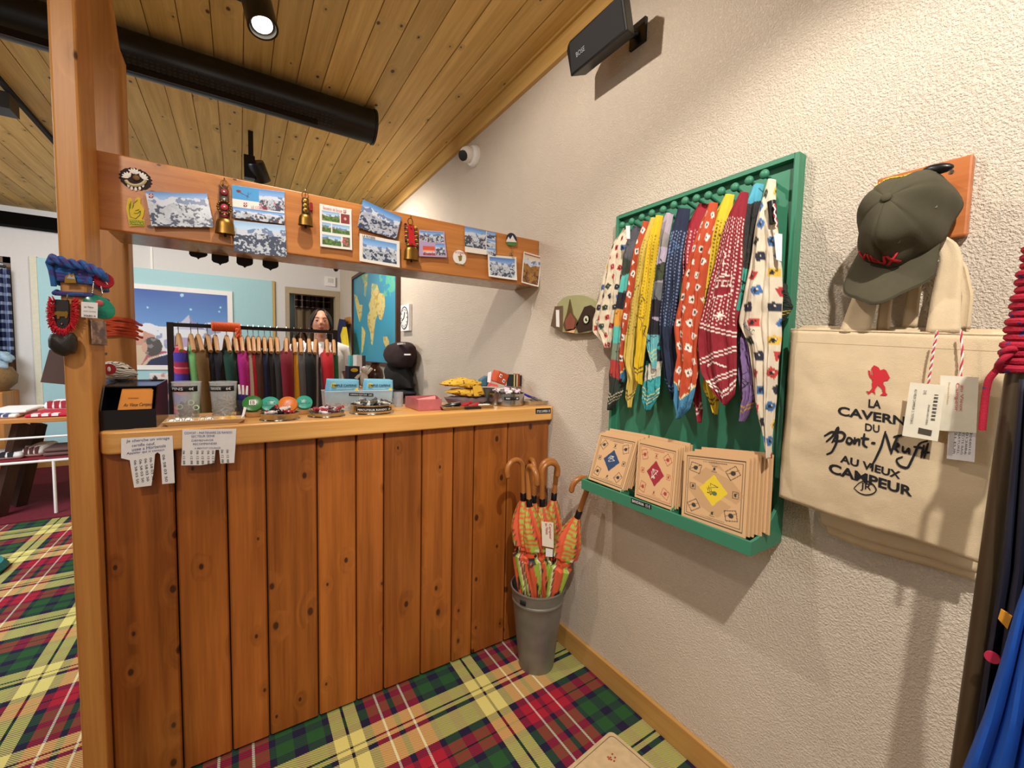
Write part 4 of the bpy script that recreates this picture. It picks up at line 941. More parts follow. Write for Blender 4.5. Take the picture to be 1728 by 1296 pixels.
cm = A0+Vector((0, ylen*.5, 0))+up_*.5+nrm*.05; b = B(); b.tube([cm, cm+Vector((.03, -.03, .0)), Vector((W-.012, cm.y-.065, cm.z+.02))], .012, n=10).box((W-.012, cm.y-.10, cm.z-.02), (W-.0005, cm.y-.03, cm.z+.06)); part('bracket', b, BLK, SP)
# ------------------------------------------------------------ security camera
c_ = Vector(PX(795, 262, W-.03)); 
SC_ = thing('security_camera', 'small white dome security camera on the plaster wall near the ceiling trim', 'camera', (W, c_.y, c_.z))
b = B(); b.lathe([(.062, 0), (.062, .012), (.055, .03), (.05, .034), (0, .034)], (W-.0005, c_.y, c_.z), (-1, 0, 0), n=32); part('base', b, WHT, SC_)
hd = Vector((W-.055, c_.y+.005, c_.z)); b = B(); b.ell(hd, .045, n=24, m=16); part('ball', b, WHT, SC_)
dr_ = Vector((-.75, -.30, -.45)).normalized(); b = B(); b.lathe([(.029, 0), (.029, .01), (0, .012)], hd+dr_*.036, tuple(dr_), n=24); part('lens', b, BLK, SC_)
# ------------------------------------------------------------ heater tube under the ceiling
HY, HZ, HR = 2.61, 2.618, .088
xe = PY(628, 235, HY)[0]; xs_ = -2.1
HT = thing('tube_heater', 'long black cylindrical heater hanging under the pine ceiling', 'heater', (0, HY, HZ))
b = B(); b.cyl((xs_, HY, HZ), (xe, HY, HZ), HR, n=40); part('casing', b, BLK, HT)
part('end_cap', B().cyl((xe+.0005, HY, HZ), (xe+.012, HY, HZ), HR+.006, n=40), BLK, HT)
b = B()
for i in range(46):
    xx = -.45+i*.020
    for k in range(5):
        a = math.radians(205+k*9); b.box((xx, HY+math.cos(a)*HR*1.004-.0035, HZ+math.sin(a)*HR*1.004-.0035), (xx+.011, HY+math.cos(a)*HR*1.004+.0035, HZ+math.sin(a)*HR*1.004+.0035))
part('vent_slots', b, mat('2c2826', .7, name='dark_grille'), HT, smooth=False)
part('reflector_lip', B().box((xs_, HY-.052, HZ-HR-.012), (xe-.30, HY-.044, HZ-HR+.028)), mat('26201e', .25, name='dark_steel', metal=.7), HT, smooth=False)
for xx in (-1.6, -.9): part('ceiling_hanger', B().cyl((xx, HY, HZ+HR-.004), (xx, HY, ZC-.0005), .008, n=8), BLK, HT)
# ------------------------------------------------------------ ceiling spotlights
EM = mat('fff2d8', .3, name='lit_lamp_face', emis=7, noise=0)
def ceiling_spot(label, cpx, y, r, ln, aim, box=None, lit=False):
    c_ = Vector(PY(*cpx, y)); T = thing('ceiling_spotlight', label, 'spotlight', (c_.x, c_.y, ZC)); d = Vector(aim).normalized()
    part('can', B().lathe([(0, 0), (r*.92, 0), (r, .008), (r, ln), (r*.86, ln), (r*.80, ln-.016), (0, ln-.018)], c_-d*ln*.5, tuple(d), n=32), BLK, T)
    if lit: part('lamp_face', B().lathe([(0, .004), (r*.66, .004), (r*.66, 0)], c_+d*(ln*.5-.014), tuple(d), n=28), EM, T)
    else: part('lamp_face', B().lathe([(0, .004), (r*.66, .004), (r*.66, 0)], c_+d*(ln*.5-.014), tuple(d), n=28), mat('55504a', .3, name='unlit_lamp_face'), T)
    return T, c_, d
T, c_, d = ceiling_spot('large black ceiling spotlight with a glowing lamp, near the top edge', (436, 14), 1.72, .046, .15, (.16, -.30, -.95), lit=True)
part('driver_box', B().box((c_.x-.075, c_.y-.02, c_.z+.03), (c_.x-.012, c_.y+.05, ZC-.0005)), BLK, T, smooth=False, bevel=.002)
T, c_, d = ceiling_spot('small black spotlight on a stem, seen above the header board', (437, 290), 3.30, .050, .12, (.35, .5, -.75))
st_ = PY(423, 240, 3.30); part('stem', B().box((st_[0]-.014, 3.29, PY(423, 268, 3.3)[2]), (st_[0]+.014, 3.315, ZC-.0005)), BLK, T, smooth=False)
q0 = PY(412, 300, 3.3); q1 = PY(430, 266, 3.3); part('driver_box', B().box((q0[0], 3.275, q0[2]), (q1[0], 3.33, q1[2])), BLK, T, smooth=False, bevel=.002)
t0, t1 = PZ(0, 150, ZC-.02), PZ(87, 236, ZC-.02)
TR = thing('lighting_track', 'black lighting track under the ceiling at far left', 'light track', (t0[0], 3.4, ZC))
part('rail', B().box((t1[0]-.012, 2.0, ZC-.024), (t1[0]+.012, 4.6, ZC-.0005)), BLKM, TR, smooth=False)
bq = PZ(6, 168, ZC-.06); part('driver_box', B().box((bq[0]-.05, bq[1]-.05, ZC-.12), (bq[0]+.035, bq[1]+.08, ZC-.033)), BLK, TR, smooth=False)
# ------------------------------------------------------------ clothes rail at the right edge
R0, R1 = Vector(PX(1720, 640, .985)), Vector(PX(1628, 1296, .93)); d_ = (R1-R0); R2 = R0+d_*((0.0-R0.z)/d_.z)
RK = thing('garment_rail', 'dark steel upright of a clothes rail at the right edge of the picture', 'rail', (R2.x, R2.y, 0))
top = R0+(Vector(PX(1760, 470, .97))-Vector(PX(1722, 625, .985)))*1.15; dk = mat('5a4c3a', .38, .6, name='worn_dark_steel')
part('upright', B().tube([R2, R0, top], .0155, n=24), dk, RK)
part('cross_bar', B().cyl(top, top+Vector((-.05, -.60, .0)), .0125, n=20), dk, RK); part('joint', B().ell(top, .0185), dk, RK)
b = B(); b.tube([R2+Vector((.12, 0, .016)), R2+Vector((0, 0, .016)), R2+Vector((-.3, -.05, .016))], .013, n=12); part('foot', b, dk, RK)
# red rope
RP = NT('red_rope'); _v = RP.world(); _vo = RP.n('ShaderNodeTexVoronoi', {'Vector': _v, 'Scale': 190.0}); _k = RP.math('GREATER_THAN', RP.n('ShaderNodeSeparateColor', {0: _vo.outputs['Color']}).outputs[0], .93)
RP.set(RP.p.inputs['Base Color'], RP.mix(_k, lin('b00f32'), lin('3a3a78'))); RP.set(RP.p.inputs['Roughness'], .8); RP.bump(RP.noise(_v, 900, 2), .6, .003); RP = RP.m
ax_ = (Vector(PX(1760, 470, .97))-Vector(PX(1722, 625, .985))).normalized(); cen0 = Vector(PX(1722, 625, .985)); pts = []
Lc = .185; turns = 16; u_ = ax_.orthogonal().normalized(); v_ = ax_.cross(u_)
for k in range(turns*14):
    t = k/(turns*14); a = 2*math.pi*k/14; rr_ = .0205+.0015*math.sin(k*.3); pts.append(cen0+ax_*(t*Lc)+(u_*math.cos(a)+v_*math.sin(a))*rr_)
RO = thing('climbing_rope', 'bright red speckled rope coiled round the top of the steel rail', 'rope', cen0)
b = B(); b.tube(pts, .0062, n=8); part('coil', b, RP, RO)
xk = .965
kn = [(1722, 590), (1700, 588), (1690, 598), (1700, 612), (1718, 606), (1712, 592), (1692, 606), (1682, 618), (1688, 628), (1702, 622), (1694, 612), (1680, 626), (1668, 640), (1663, 665), (1660, 695), (1657, 726)]
pk = smoothc(resamp(kn, 60), 2); b = B(); b.tube([Vector(PX(u, v, xk-.012*math.sin(i*.35)*(1 if i < 36 else .1))) for i, (u, v) in enumerate(pk)], .0045, n=10); part('knot_and_tail', b, RP, RO)
# garments on that rail
def garment(label, L, R, x0, x1, m, name='jacket', cat='jacket', nf=3, amp=.01):
    n, nx = 30, 24; Lp, Rp = resamp(L, n), resamp(R, n); G = np.zeros((n, nx, 3)); s = np.linspace(0, 1, nx)
    for i in range(n):
        a, c = PX(*Lp[i], x0), PX(*Rp[i], x1); G[i] = a*(1-s)[:, None]+c*s[:, None]; G[i, :, 0] += amp*np.cos(2*math.pi*nf*s+i*.05)*(.3+i/n)
    T = thing(name, label, cat, G[-1, nx//2]); part('body', B().grid(G), m, T, solid=.004); return T, G
GN, _ = garment('dark navy jacket hanging at the right edge behind the blue one', [(1722, 640), (1706, 800), (1690, 960), (1664, 1120), (1636, 1300)], [(1760, 640), (1760, 800), (1760, 960), (1740, 1120), (1720, 1300)], .93, .90, mat('10142c', .7, name='navy_shell'))
b = B(); bp = Vector(PX(1674, 1110, .90)); b.cyl(bp, bp+Vector((.004, 0, 0)), .008, n=20); part('round_patch', b, mat('b8264a', .6, name='pink_patch'), GN)
b = B(); b.prism([PX(*p, .905) for p in ((1689, 1028), (1708, 1040), (1700, 1062), (1684, 1044))], (.003, 0, 0)); part('orange_patch', b, mat('d9962a', .6, name='orange_patch'), GN, smooth=False)
garment('bright blue jacket in the lower right corner, nearest the viewer', [(1745, 950), (1716, 1030), (1690, 1120), (1662, 1210), (1622, 1310)], [(1790, 950), (1780, 1030), (1780, 1120), (1780, 1210), (1780, 1310)], .86, .84, mat('0a4fae', .75, name='blue_fleece'))
# ------------------------------------------------------------ postcards, stickers and bells on the fascia board
PCM = vcol('glossy_card_print', .35, .5)
def q2(o, sc, *pts): return [(o[0]+u/sc, o[1]+v/sc) for u, v in pts]
def postcard(label, quad, pic, border=.0, curl=.006, nx=110, ny=84, y=YF, tall=False):
    TL, TR, BR, BL = quad; y0 = y-.0035
    c = [PY(*p, y0) for p in quad]; wd, hh = np.linalg.norm(c[1]-c[0]), np.linalg.norm(c[3]-c[0])
    if hh > wd: nx, ny = ny, nx
    G = quadgrid(c, nx, ny); t = np.linspace(0, 1, ny)[:, None]; s = np.linspace(0, 1, nx)[None, :]
    G[..., 1] -= curl*(t**2)+curl*.4*(2*s-1)**2
    cv = Cv(nx, ny, 1, hh/wd, 'f0eee8'); pic(cv, border)
    return painted('postcard', G, cv, PCM, None, label=label, cat='postcard', group='postcards pinned on the header board')
def full(seed, **k):
    def f(cv, b): cv.snow(b, b*1.0, 1-b, cv.h-b, seed, **k)
    return f
def multi(cells):
    def f(cv, b):
        for (x0, y0, x1, y1, kind, seed) in cells:
            a = (x0, y0*cv.h, x1, y1*cv.h)
            if kind == 'snow': cv.snow(*a, seed, ridge=.3)
            elif kind == 'green':
                cv.snow(*a, seed, ridge=.3, low='7aa04c', dark='3f6a2c', sky='7fb2e0'); cv.rect(x0+.02, a[1]+(a[3]-a[1])*.55, x0+.08, a[1]+(a[3]-a[1])*.75, '6a3f24')
            elif kind == 'sun': cv.rect(*a, 'd8583c'); cv.snow(a[0], a[1]+(a[3]-a[1])*.4, a[2], a[3], seed, sky='e88a50', low='b85a6a', dark='5a2430')
            elif kind == 'flower':
                cv.rect(*a, '4a6a2c'); r = np.random.RandomState(seed)
                for _ in range(14): cv.ell(x0+r.rand()*(x1-x0), a[1]+r.rand()*(a[3]-a[1]), .025, .025, 'e0507a')
            elif kind == 'ski':
                cv.snow(*a, seed, ridge=.35); r = np.random.RandomState(seed)
                for _ in range(26): x = x0+r.rand()*(x1-x0); y = a[1]+(a[3]-a[1])*(.5+.3*r.rand()); cv.rect(x, y, x+.012, y+.05, ['b02430', '2c2f50', '701a28'][r.randint(3)])
            elif kind == 'heli':
                cv.rect(*a, '3f9ede'); cx, cy = (x0+x1)/2-.05, (a[1]+a[3])/2; cv.ell(cx-.08, cy-.03, .045, .03, '7a1c24'); cv.line((cx-.04, cy), (cx+.10, cy+.06), .014, '5a2030'); cv.line((cx+.1, cy-.04), (cx+.07, cy+.11), .008, '402030'); cv.line((cx+.06, cy+.06), (cx+.15, cy-.03), .006, '402030')
            elif kind == 'red': cv.rect(*a, '8a2630'); cv.ell((x0+x1)/2, (a[1]+a[3])/2, .04, .05, 'd8a890')
            elif kind == 'white': cv.rect(*a, 'f1ece4')
            elif kind == 'village':
                cv.snow(*a, seed, ridge=.25, rock=.45); r = np.random.RandomState(seed)
                for _ in range(9): x = x0+r.rand()*(x1-x0-.05); y = a[1]+(a[3]-a[1])*(.4+.5*r.rand()); cv.poly([(x, y), (x+.025, y-.03), (x+.05, y), (x+.05, y+.03), (x, y+.03)], '5a3f30')
            elif kind == 'lilac': cv.rect(*a, 'b9a3cc')
    return f
o2, o3 = (150, 230), (450, 300)
p1 = postcard('large postcard of a snowy mountainside under a thin blue sky, leftmost on the header board', q2(o2, 4.937, (470, 460), (985, 480), (1045, 768), (530, 760)), full(1, ridge=.17, rock=.50), curl=.012)
p2 = postcard('postcard with a red helicopter, skiers and chalets beside the big brass bell', q2(o2, 4.937, (1190, 405), (1630, 465), (1630, 738), (1200, 683)), multi([(0, 0, 1, 1, 'white', 1), (0, 0, .5, .42, 'heli', 1), (.5, 0, 1, .62, 'ski', 5), (0, .42, .5, .66, 'white', 6), (0, .66, 1, 1, 'village', 8)]))
text('LE CORBIER', PY(424, 351.5, YF-.009), PY(452, 354, YF-.009), PY(424, 347, YF-.009), REDINK, p2)
def cross(parent, u, v, s, y):
    b = B(); y0 = y-.0011; b.prism([PY(u-s, v-s, y), PY(u+s, v-s, y), PY(u+s, v+s, y), PY(u-s, v+s, y)], (0, .0004, 0)); e = part('savoy_shield', b, REDINK, parent, smooth=False)
    b = B(); t = s*.25
    b.prism([PY(u-t, v-s*.9, y0), PY(u+t, v-s*.9, y0), PY(u+t, v+s*.9, y0), PY(u-t, v+s*.9, y0)], (0, .0004, 0)).prism([PY(u-s*.9, v-t, y0), PY(u+s*.9, v-t, y0), PY(u+s*.9, v+t, y0), PY(u-s*.9, v+t, y0)], (0, .0004, 0)); part('white_cross', b, WINK, e, smooth=False)
cross(p2, 414, 345, 3, YF-.0085); cross(p1, 254.8, 330, 3.4, YF-.0095)
postcard('postcard of blue snowy ranges and dark rocks hanging below the helicopter one', q2(o2, 4.937, (1205, 700), (1635, 745), (1648, 1010), (1208, 965)), full(4, ridge=.2, rock=.40, sky='9cc4ea'), y=YF-.004)
p4 = postcard('white bordered upright postcard with six small alpine pictures', q2(o3, 3.456, (308, 152), (494, 185), (496, 425), (310, 403)), multi([(.07, .14, .62, .37, 'green', 2), (.66, .14, .93, .37, 'red', 1), (.07, .42, .34, .64, 'green', 5), (.38, .42, .93, .64, 'green', 6), (.07, .70, .66, .94, 'green', 9), (.70, .70, .93, .94, 'flower', 3)]))
text('Souvenir de Savoie', PY(545, 352.5, YF-.0062), PY(577, 358.5, YF-.0062), PY(545.3, 347.5, YF-.0062), REDINK, p4); cross(p4, 582, 356.5, 2.2, YF-.0065)
postcard('tilted postcard of a grey-blue snow bowl with purple slopes, rising over the board edge', q2(o3, 3.456, (562, 128), (785, 230), (752, 362), (525, 292)), full(7, ridge=.25, rock=.46, low='cdd4e6', sky='3f86cc'), y=YF-.003)
p6 = postcard('white bordered postcard of a snowy village under pale peaks, below the tilted one', q2(o3, 3.456, (541, 325), (775, 372), (773, 527), (538, 488)), full(10, ridge=.3, rock=.44, sky='5a9ce0'), border=.075, y=YF-.0075)
text('LA ROSIERE', PY(612, 399.5, YF-.0135), PY(633, 403.8, YF-.0135), PY(612.2, 395.5, YF-.0135), INK, p6)
postcard('lilac postcard with four pictures of chalets and a sunset, behind the red bell', q2(o3, 3.456, (888, 303), (1035, 315), (1048, 467), (885, 460)), multi([(0, 0, 1, 1, 'lilac', 1), (.02, .03, .30, .42, 'village', 3), (.33, .03, .95, .44, 'village', 12), (.14, .60, .58, .95, 'sun', 4), (.62, .48, .95, .92, 'village', 21)]))
p8 = postcard('postcard with wooden chalets in snow above red lettering, right of the round sticker', q2(o3, 3.456, (1155, 283), (1335, 322), (1330, 458), (1152, 435)), multi([(0, 0, .68, .78, 'village', 15), (.70, 0, 1, .30, 'snow', 16), (.70, .32, 1, .66, 'snow', 17), (.70, .68, 1, 1, 'snow', 18), (0, .78, .68, 1, 'white', 1)]))
text('Le Corbier', PY(795, 425, YF-.0075), PY(816, 428.5, YF-.0075), PY(795, 420, YF-.0075), REDINK, p8)
postcard('small white bordered postcard of a ski run below a jagged ridge, near the right end', q2(o3, 3.456, (1288, 448), (1455, 463), (1455, 600), (1290, 577)), full(23, ridge=.25, rock=.48, sky='3f7fd0'), border=.06, y=YF-.006)
postcard('upright autumn coloured postcard of a golden valley at the far right end of the board', q2(o3, 3.456, (1498, 430), (1605, 460), (1580, 638), (1480, 612)), lambda cv, b: (cv.snow(.06, .06, .94, cv.h-.06, 29, sky='d8c8b0', low='b8843a', dark='5a2c1c', ridge=.2, rock=.5), cv.rect(.06, .06, .94, .10, 'a84828')), y=YF-.006)
# stickers and patches
c_ = PY(775.5, 434.5, YF-.001); b = B(); b.lathe([(0, 0), (.031, 0), (.031, .0008), (0, .0008)], c_, (0, -1, 0), n=40)
S = single('round_sticker', b, WHT, 'round white sticker with a small skier figure and red arched lettering', 'sticker')
text('SKI JOERING', PY(767.5, 428, YF-.0022), PY(786, 430.5, YF-.0022), PY(767.5, 423.5, YF-.0022), REDINK, S)
b = B(); y_ = YF-.002; b.ell(PY(777, 430, y_), (.003, .0008, .003)).prism([PY(*p, y_) for p in ((773, 432), (780, 431), (779, 440), (775, 441))], (0, .0004, 0)).prism([PY(*p, y_) for p in ((768, 443), (784, 447), (784, 448.5), (768, 444.5))], (0, .0004, 0)); part('skier_print', b, mat('8a7a3a', .7, name='ochre_print'), S)
b = B(); c_ = Vector(PY(229, 302, YF-.0015)); pts = []
for k in range(40):
    a = 2*math.pi*k/40; r_ = .033*(1+.16*abs(math.sin(a*9))); pts.append(c_+Vector((r_*math.cos(a), 0, r_*.84*math.sin(a))))
b.prism(pts, (0, .0015, 0)); EP = single('edelweiss_patch', b, mat('2a1712', .8, name='dark_brown_felt'), 'dark round embroidered patch with white flowers and cream scroll, upper left of the header board', 'patch', smooth=False)
for (du, dv, rot) in ((-2, -8, 1.57), (-11, -2, 2.3), (9, -2, .8)):
    fc = Vector(PY(229+du, 302+dv, YF-.003)); b = B()
    for k in range(5):
        a = rot+(k-2)*.45; d = Vector((math.cos(a), 0, math.sin(a))); m_ = fc+d*.009; b.ell(m_, (.008, .0012, .003), rot=Matrix.Rotation(-a, 3, 'Y'), n=10, m=6)
    part('flower', b, WHT, EP)
b = B(); b.ell(PY(230, 300, YF-.004), (.008, .003, .008), n=12, m=8); part('flower_heart', b, mat('7a5a2c', .6, name='bronze_bead'), EP)
b = B(); q = [PY(229+17*math.cos(math.pi*(.08+.84*k/10)), 301+12*math.sin(math.pi*(.08+.84*k/10)), YF-.0035) for k in range(11)]; b.tube(q, .0045, n=6); part('scroll', b, mat('c9c39a', .8, name='cream_thread'), EP)
b = B()
for k in range(5): a = math.pi*(.2+.6*k/4); p = Vector(PY(229+15*math.cos(a), 304+15*math.sin(a), YF-.003)); b.ell(p, (.003, .001, .006), n=8, m=6)
part('icicles', b, WHT, EP)
hp = q2(o2, 4.937, (340, 752), (328, 690), (318, 640), (310, 600), (322, 520), (345, 507), (360, 530), (373, 592), (388, 520), (410, 503), (432, 520), (430, 560), (462, 610), (455, 660), (440, 690), (465, 700), (462, 750), (400, 748))
b = B(); b.prism([PY(*p, YF-.003) for p in hp], (0, .0028, 0)); HPT = single('hand_patch', b, mat('d9bb1c', .6, name='yellow_rubber'), 'yellow patch of a hand making a victory sign, left on the header board', 'patch', smooth=False)
b = B(); y_ = YF-.0042
for pts in (((340, 560), (335, 620), (345, 670), (390, 685), (425, 655), (430, 620)), ((345, 600), (350, 540)), ((362, 600), (372, 560), (405, 530)), ((385, 620), (420, 610)), ((375, 640), (410, 640), (425, 620))):
    b.tube([PY(*p, y_) for p in q2(o2, 4.937, *pts)], .0006, n=5)
part('hand_outline', b, mat('4f7a1c', .6, name='green_ink'), HPT)
b = B(); b.prism([PY(*p, y_) for p in q2(o2, 4.937, (338, 692), (455, 702), (458, 742), (342, 735))], (0, .001, 0)); part('banner', b, mat('6f8a1c', .6, name='olive_ink'), HPT, smooth=False)
text('PEACE AU', PY(*q2(o2, 4.937, (345, 712))[0], y_-.001), PY(*q2(o2, 4.937, (450, 716))[0], y_-.001), PY(*q2(o2, 4.937, (345, 696))[0], y_-.001), mat('e8d83c', .6, name='pale_yellow_ink'), HPT)
text('CAMPEUR', PY(*q2(o2, 4.937, (345, 734))[0], y_-.001), PY(*q2(o2, 4.937, (452, 738))[0], y_-.001), PY(*q2(o2, 4.937, (345, 717))[0], y_-.001), mat('e8d83c', .6, name='pale_yellow_ink'), HPT)
# round key fob near right end
KF = thing('key_fob', 'round navy key fob with a mountain emblem near the right end of the board', 'keyring', PY(863, 420, YF-.006))
b = B(); b.lathe([(0, 0), (.027, 0), (.027, .003), (0, .003)], PY(863, 403.5, YF-.003), (0, -1, 0), n=36); part('fob_disc', b, mat('1c2440', .5, name='navy_enamel'), KF)
b = B(); y_ = YF-.0068; b.prism([PY(*p, y_) for p in ((854, 408), (858, 399), (861, 404), (865, 397), (868, 403), (872, 409))], (0, .0006, 0)); part('mountain_emblem', b, WHT, KF, smooth=False)
b = B(); b.prism([PY(*p, y_) for p in ((853, 409), (873, 410), (869, 415), (858, 414))], (0, .0006, 0)); part('meadow_emblem', b, mat('4f8a3c', .6, name='green_enamel'), KF, smooth=False)
b = B(); b.tube([PY(863, 416, YF-.005), PY(863.5, 421, YF-.006), PY(863, 425, YF-.006)], .0012, n=6).lathe([(.002, .012), (.005, .010), (.009, 0), (.007, 0)], PY(863, 431, YF-.012), n=16); part('small_bell', b, STEEL, KF)
# cow bells
def bell(b, top, bot, rx, fl=1.25, ry=.62):
    top, bot = Vector(top), Vector(bot); h = (top-bot).length
    pr = [(0, h), (rx*.55, h*.99), (rx*.80, h*.90), (rx*.95, h*.70), (rx*1.0, h*.45), (rx*1.02, h*.2), (rx*1.10, 0), (rx*1.0, .001), (rx*.8, h*.5), (0, h*.6)]
    b.lathe([(r, z) for r, z in pr], (bot.x, bot.y, bot.z), n=28, ell=(1, ry)); return b
def cowbell(label, ringc, straptop, strapbot, sw, strapm, belltop, bellbot, brx, extra):
    y = YF-.012; T = thing('cow_bell', label, 'bell', PY(*bellbot, y-.02))
    b = B(); rc = Vector(PY(*ringc, y)); hk = Vector(PY(ringc[0], ringc[1]-9, YF)); b.tube([hk+Vector((0, -.0005, 0)), hk+Vector((0, -.008, 0)), hk+Vector((0, -.010, -.006))], .0018, n=8); part('nail', b, STEEL, T)
    b = B(); n = 16; b.tube([rc+Vector((.010*math.cos(2*math.pi*k/n), 0, .013*math.sin(2*math.pi*k/n))) for k in range(n)], .0016, n=6, closed=True); part('ring', b, GOLD, T)
    a, c = Vector(PY(*straptop, y)), Vector(PY(*strapbot, y)); b = B(); hw = sw/2
    b.prism([a+Vector((-hw*.8, 0, 0)), a+Vector((-hw*.4, 0, .004)), a+Vector((hw*.4, 0, .004)), a+Vector((hw*.8, 0, 0)), c+Vector((hw, 0, 0)), c+Vector((-hw, 0, 0))], (0, .005, 0)); part('strap', b, strapm, T, smooth=False, bevel=.001)
    b = B(); bell(b, PY(*belltop, y-.012), PY(*bellbot, y-.012), brx); part('bell_body', b, GOLD, T)
    b = B(); bb = Vector(PY(*bellbot, y-.012)); b.cyl(bb+Vector((0, 0, .02)), bb+Vector((0, 0, -.004)), .0015, n=8).ell(bb+Vector((0, 0, -.005)), .0045, n=10, m=8); part('clapper', b, BLKM, T)
    extra(T, a, c, y); return T
def ex1(T, a, c, y):
    for k, m_ in enumerate(('8a1c22', '4a4a30', 'b02830', '8a1c22')):
        t = .12+.24*k; p = a+(c-a)*t; b = B(); b.ell(p+Vector((0, -.003, 0)), (.010, .002, .010), n=14, m=8); part('rosette', b, mat(m_, .6, name='embroidered_rosette'), T)
        b = B(); b.ell(p+Vector((0, -.0055, 0)), .003, n=8, m=6); part('rosette_heart', b, WHT, T)
    b = B(); cc = a+(c-a)*.62
    for k in range(16):
        t = 2*math.pi*k/16; b.ell(cc+Vector((.018*math.cos(t), -.005, .020*math.sin(t))), .0036, n=8, m=6)
    part('brass_beads', b, GOLD, T)
cowbell('large brass cow bell on an embroidered strap with bead ring, second ornament from the left', (378.5, 311), (378, 318), (379, 371), .030, mat('4a2018', .7, name='maroon_leather'), (379, 369), (380, 395), .025, ex1)
def ex2(T, a, c, y):
    for k in range(3):
        p = a+(c-a)*(.2+.28*k); b = B(); b.lathe([(.004, .002), (.009, .001), (.010, 0), (.008, -.001)], p+Vector((0, -.002, 0)), (0, -1, 0), n=18); b.ell(p+Vector((0, -.003, 0)), .004, n=8, m=6); part('brass_stud', b, GOLD, T)
    b = B()
    for k in range(5): b.ell(a+(c-a)*(.25+.1*k)+Vector((.018, 0, 0)), .005, n=8, m=6)
    part('red_tuft', b, mat('a02028', .9, name='red_wool'), T)
cowbell('small brass cow bell on a black studded leather strap', (515, 330), (515.5, 335), (516, 362), .026, BLK, (516, 362), (516, 381), .022, ex2)
def ex3(T, a, c, y):
    r = random.Random(4)
    for i, cm in enumerate(('1c1a18', 'a8202c', '2f5a34', 'c8a83c')):
        b = B()
        for k in range(11):
            t = (k*4+i)/44; ang = math.pi*(1.05-.0)*t*1.0
            side = -1 if t < .5 else 1; tt = t*2 if t < .5 else 2-t*2
            p = a+(c-a)*min(1.08, tt*1.15)+Vector((side*(.020-.010*max(0, tt-.8)*5), 0, -.004 if tt > .9 else 0)); b.ell(p+Vector((r.uniform(-.002, .002), -.001, 0)), .0062, n=8, m=6)
        part('wool_fringe', b, mat(cm, .95, name='wool_tuft'), T)
    for k in (.1, .9): b = B(); b.ell(a+(c-a)*k+Vector((0, -.003, 0)), .003, n=8, m=6); part('rivet', b, GOLD, T)
cowbell('brass cow bell under a bright red strap with multicoloured wool fringe', (692.5, 374), (693, 381), (695, 414), .032, mat('c8222c', .3, name='glossy_red_leather'), (694, 417), (694, 439), .028, ex3)
# dark shield shaped tabs hanging behind the soffit
for i, (u0, u1, v1) in enumerate(((319, 350, 437.5), (357, 386, 447.5), (399, 427, 452), (443, 470, 456.5))):
    y = 1.93; um = (u0+u1)/2; s = ((u0, v1-40), (u1, v1-40+4), (u1, v1-7), (u1-3, v1-4.5), (um+3, v1-2.5), (um, v1), (um-3, v1-3), (u0+3, v1-5.5), (u0, v1-9))
    b = B(); b.prism([PY(*p, y) for p in s], (0, .006, 0))
    lab = ['leftmost', 'second', 'third', 'rightmost'][i]
    tp = PY(um, v1-40, y); b.box((tp[0]-.006, 1.887, tp[2]-.012), (tp[0]+.006, 1.932, tp[2]-.002))
    single('shield_tab', b, mat('120b12', .4, name='black_plum_enamel'), 'dark shield-shaped tab hanging behind the header board, %s of the four' % lab, 'tab', 'shield tabs behind the header board', smooth=False)
p = PY(565, 455, 1.93); single('small_ball', B().ell((p[0], 1.905, p[2]), (.010, .017, .012)).cyl((p[0], 1.905, p[2]), (p[0], 1.905, 1.66), .004, n=8), BLK, 'tiny dark knob hanging below the header board above the doorway', 'knob')
# ------------------------------------------------------------ tear-off notes on the counter edge
def note(label, poly, y, lines, strips):
    b = B(); ps = [Vector(PY(*p, y)) for p in poly]
    b.prism(ps, (0, .0004, 0)); N_ = single('tear_off_note', b, PAPER, label, 'note', smooth=False)
    for (s, o, e, t) in lines: text(s, PY(*o, y-.0006), PY(*e, y-.0006), PY(*t, y-.0006), BLUEINK, N_, name='handwriting')
    for (s, o, e, t) in strips: text(s, PY(*o, y-.0006), PY(*e, y-.0006), PY(*t, y-.0006), INK, N_, name='phone_number')
def zz(u, v): return (140+u/4.114, 640+v/4.114)
yN = 1.5225
note('crumpled white tear-off note with handwriting and torn strips, left one on the counter edge', [zz(*p) for p in ((265, 410), (430, 400), (622, 392), (630, 560), (637, 720), (550, 728), (543, 600), (535, 520), (517, 507), (500, 520), (490, 640), (475, 738), (355, 753), (338, 650), (325, 562), (265, 548))], yN,
     [('Je cherche un vitrage', zz(300, 445), zz(600, 422), zz(302, 420)), ('certifie neuf,', zz(340, 473), zz(500, 458), zz(341, 450)), ('usee a Hortensia', zz(340, 500), zz(575, 470), zz(341, 478)), ('Appeler qui si contact', zz(303, 528), zz(565, 500), zz(304, 507))],
     [('06 58 03 50', zz(353+i*36, 565-i*6), zz(372+i*36, 725-i*8), zz(370+i*36, 560-i*6)) for i in range(4)]+[('06 58 03 50', zz(550, 525), zz(572, 712), zz(568, 522))])
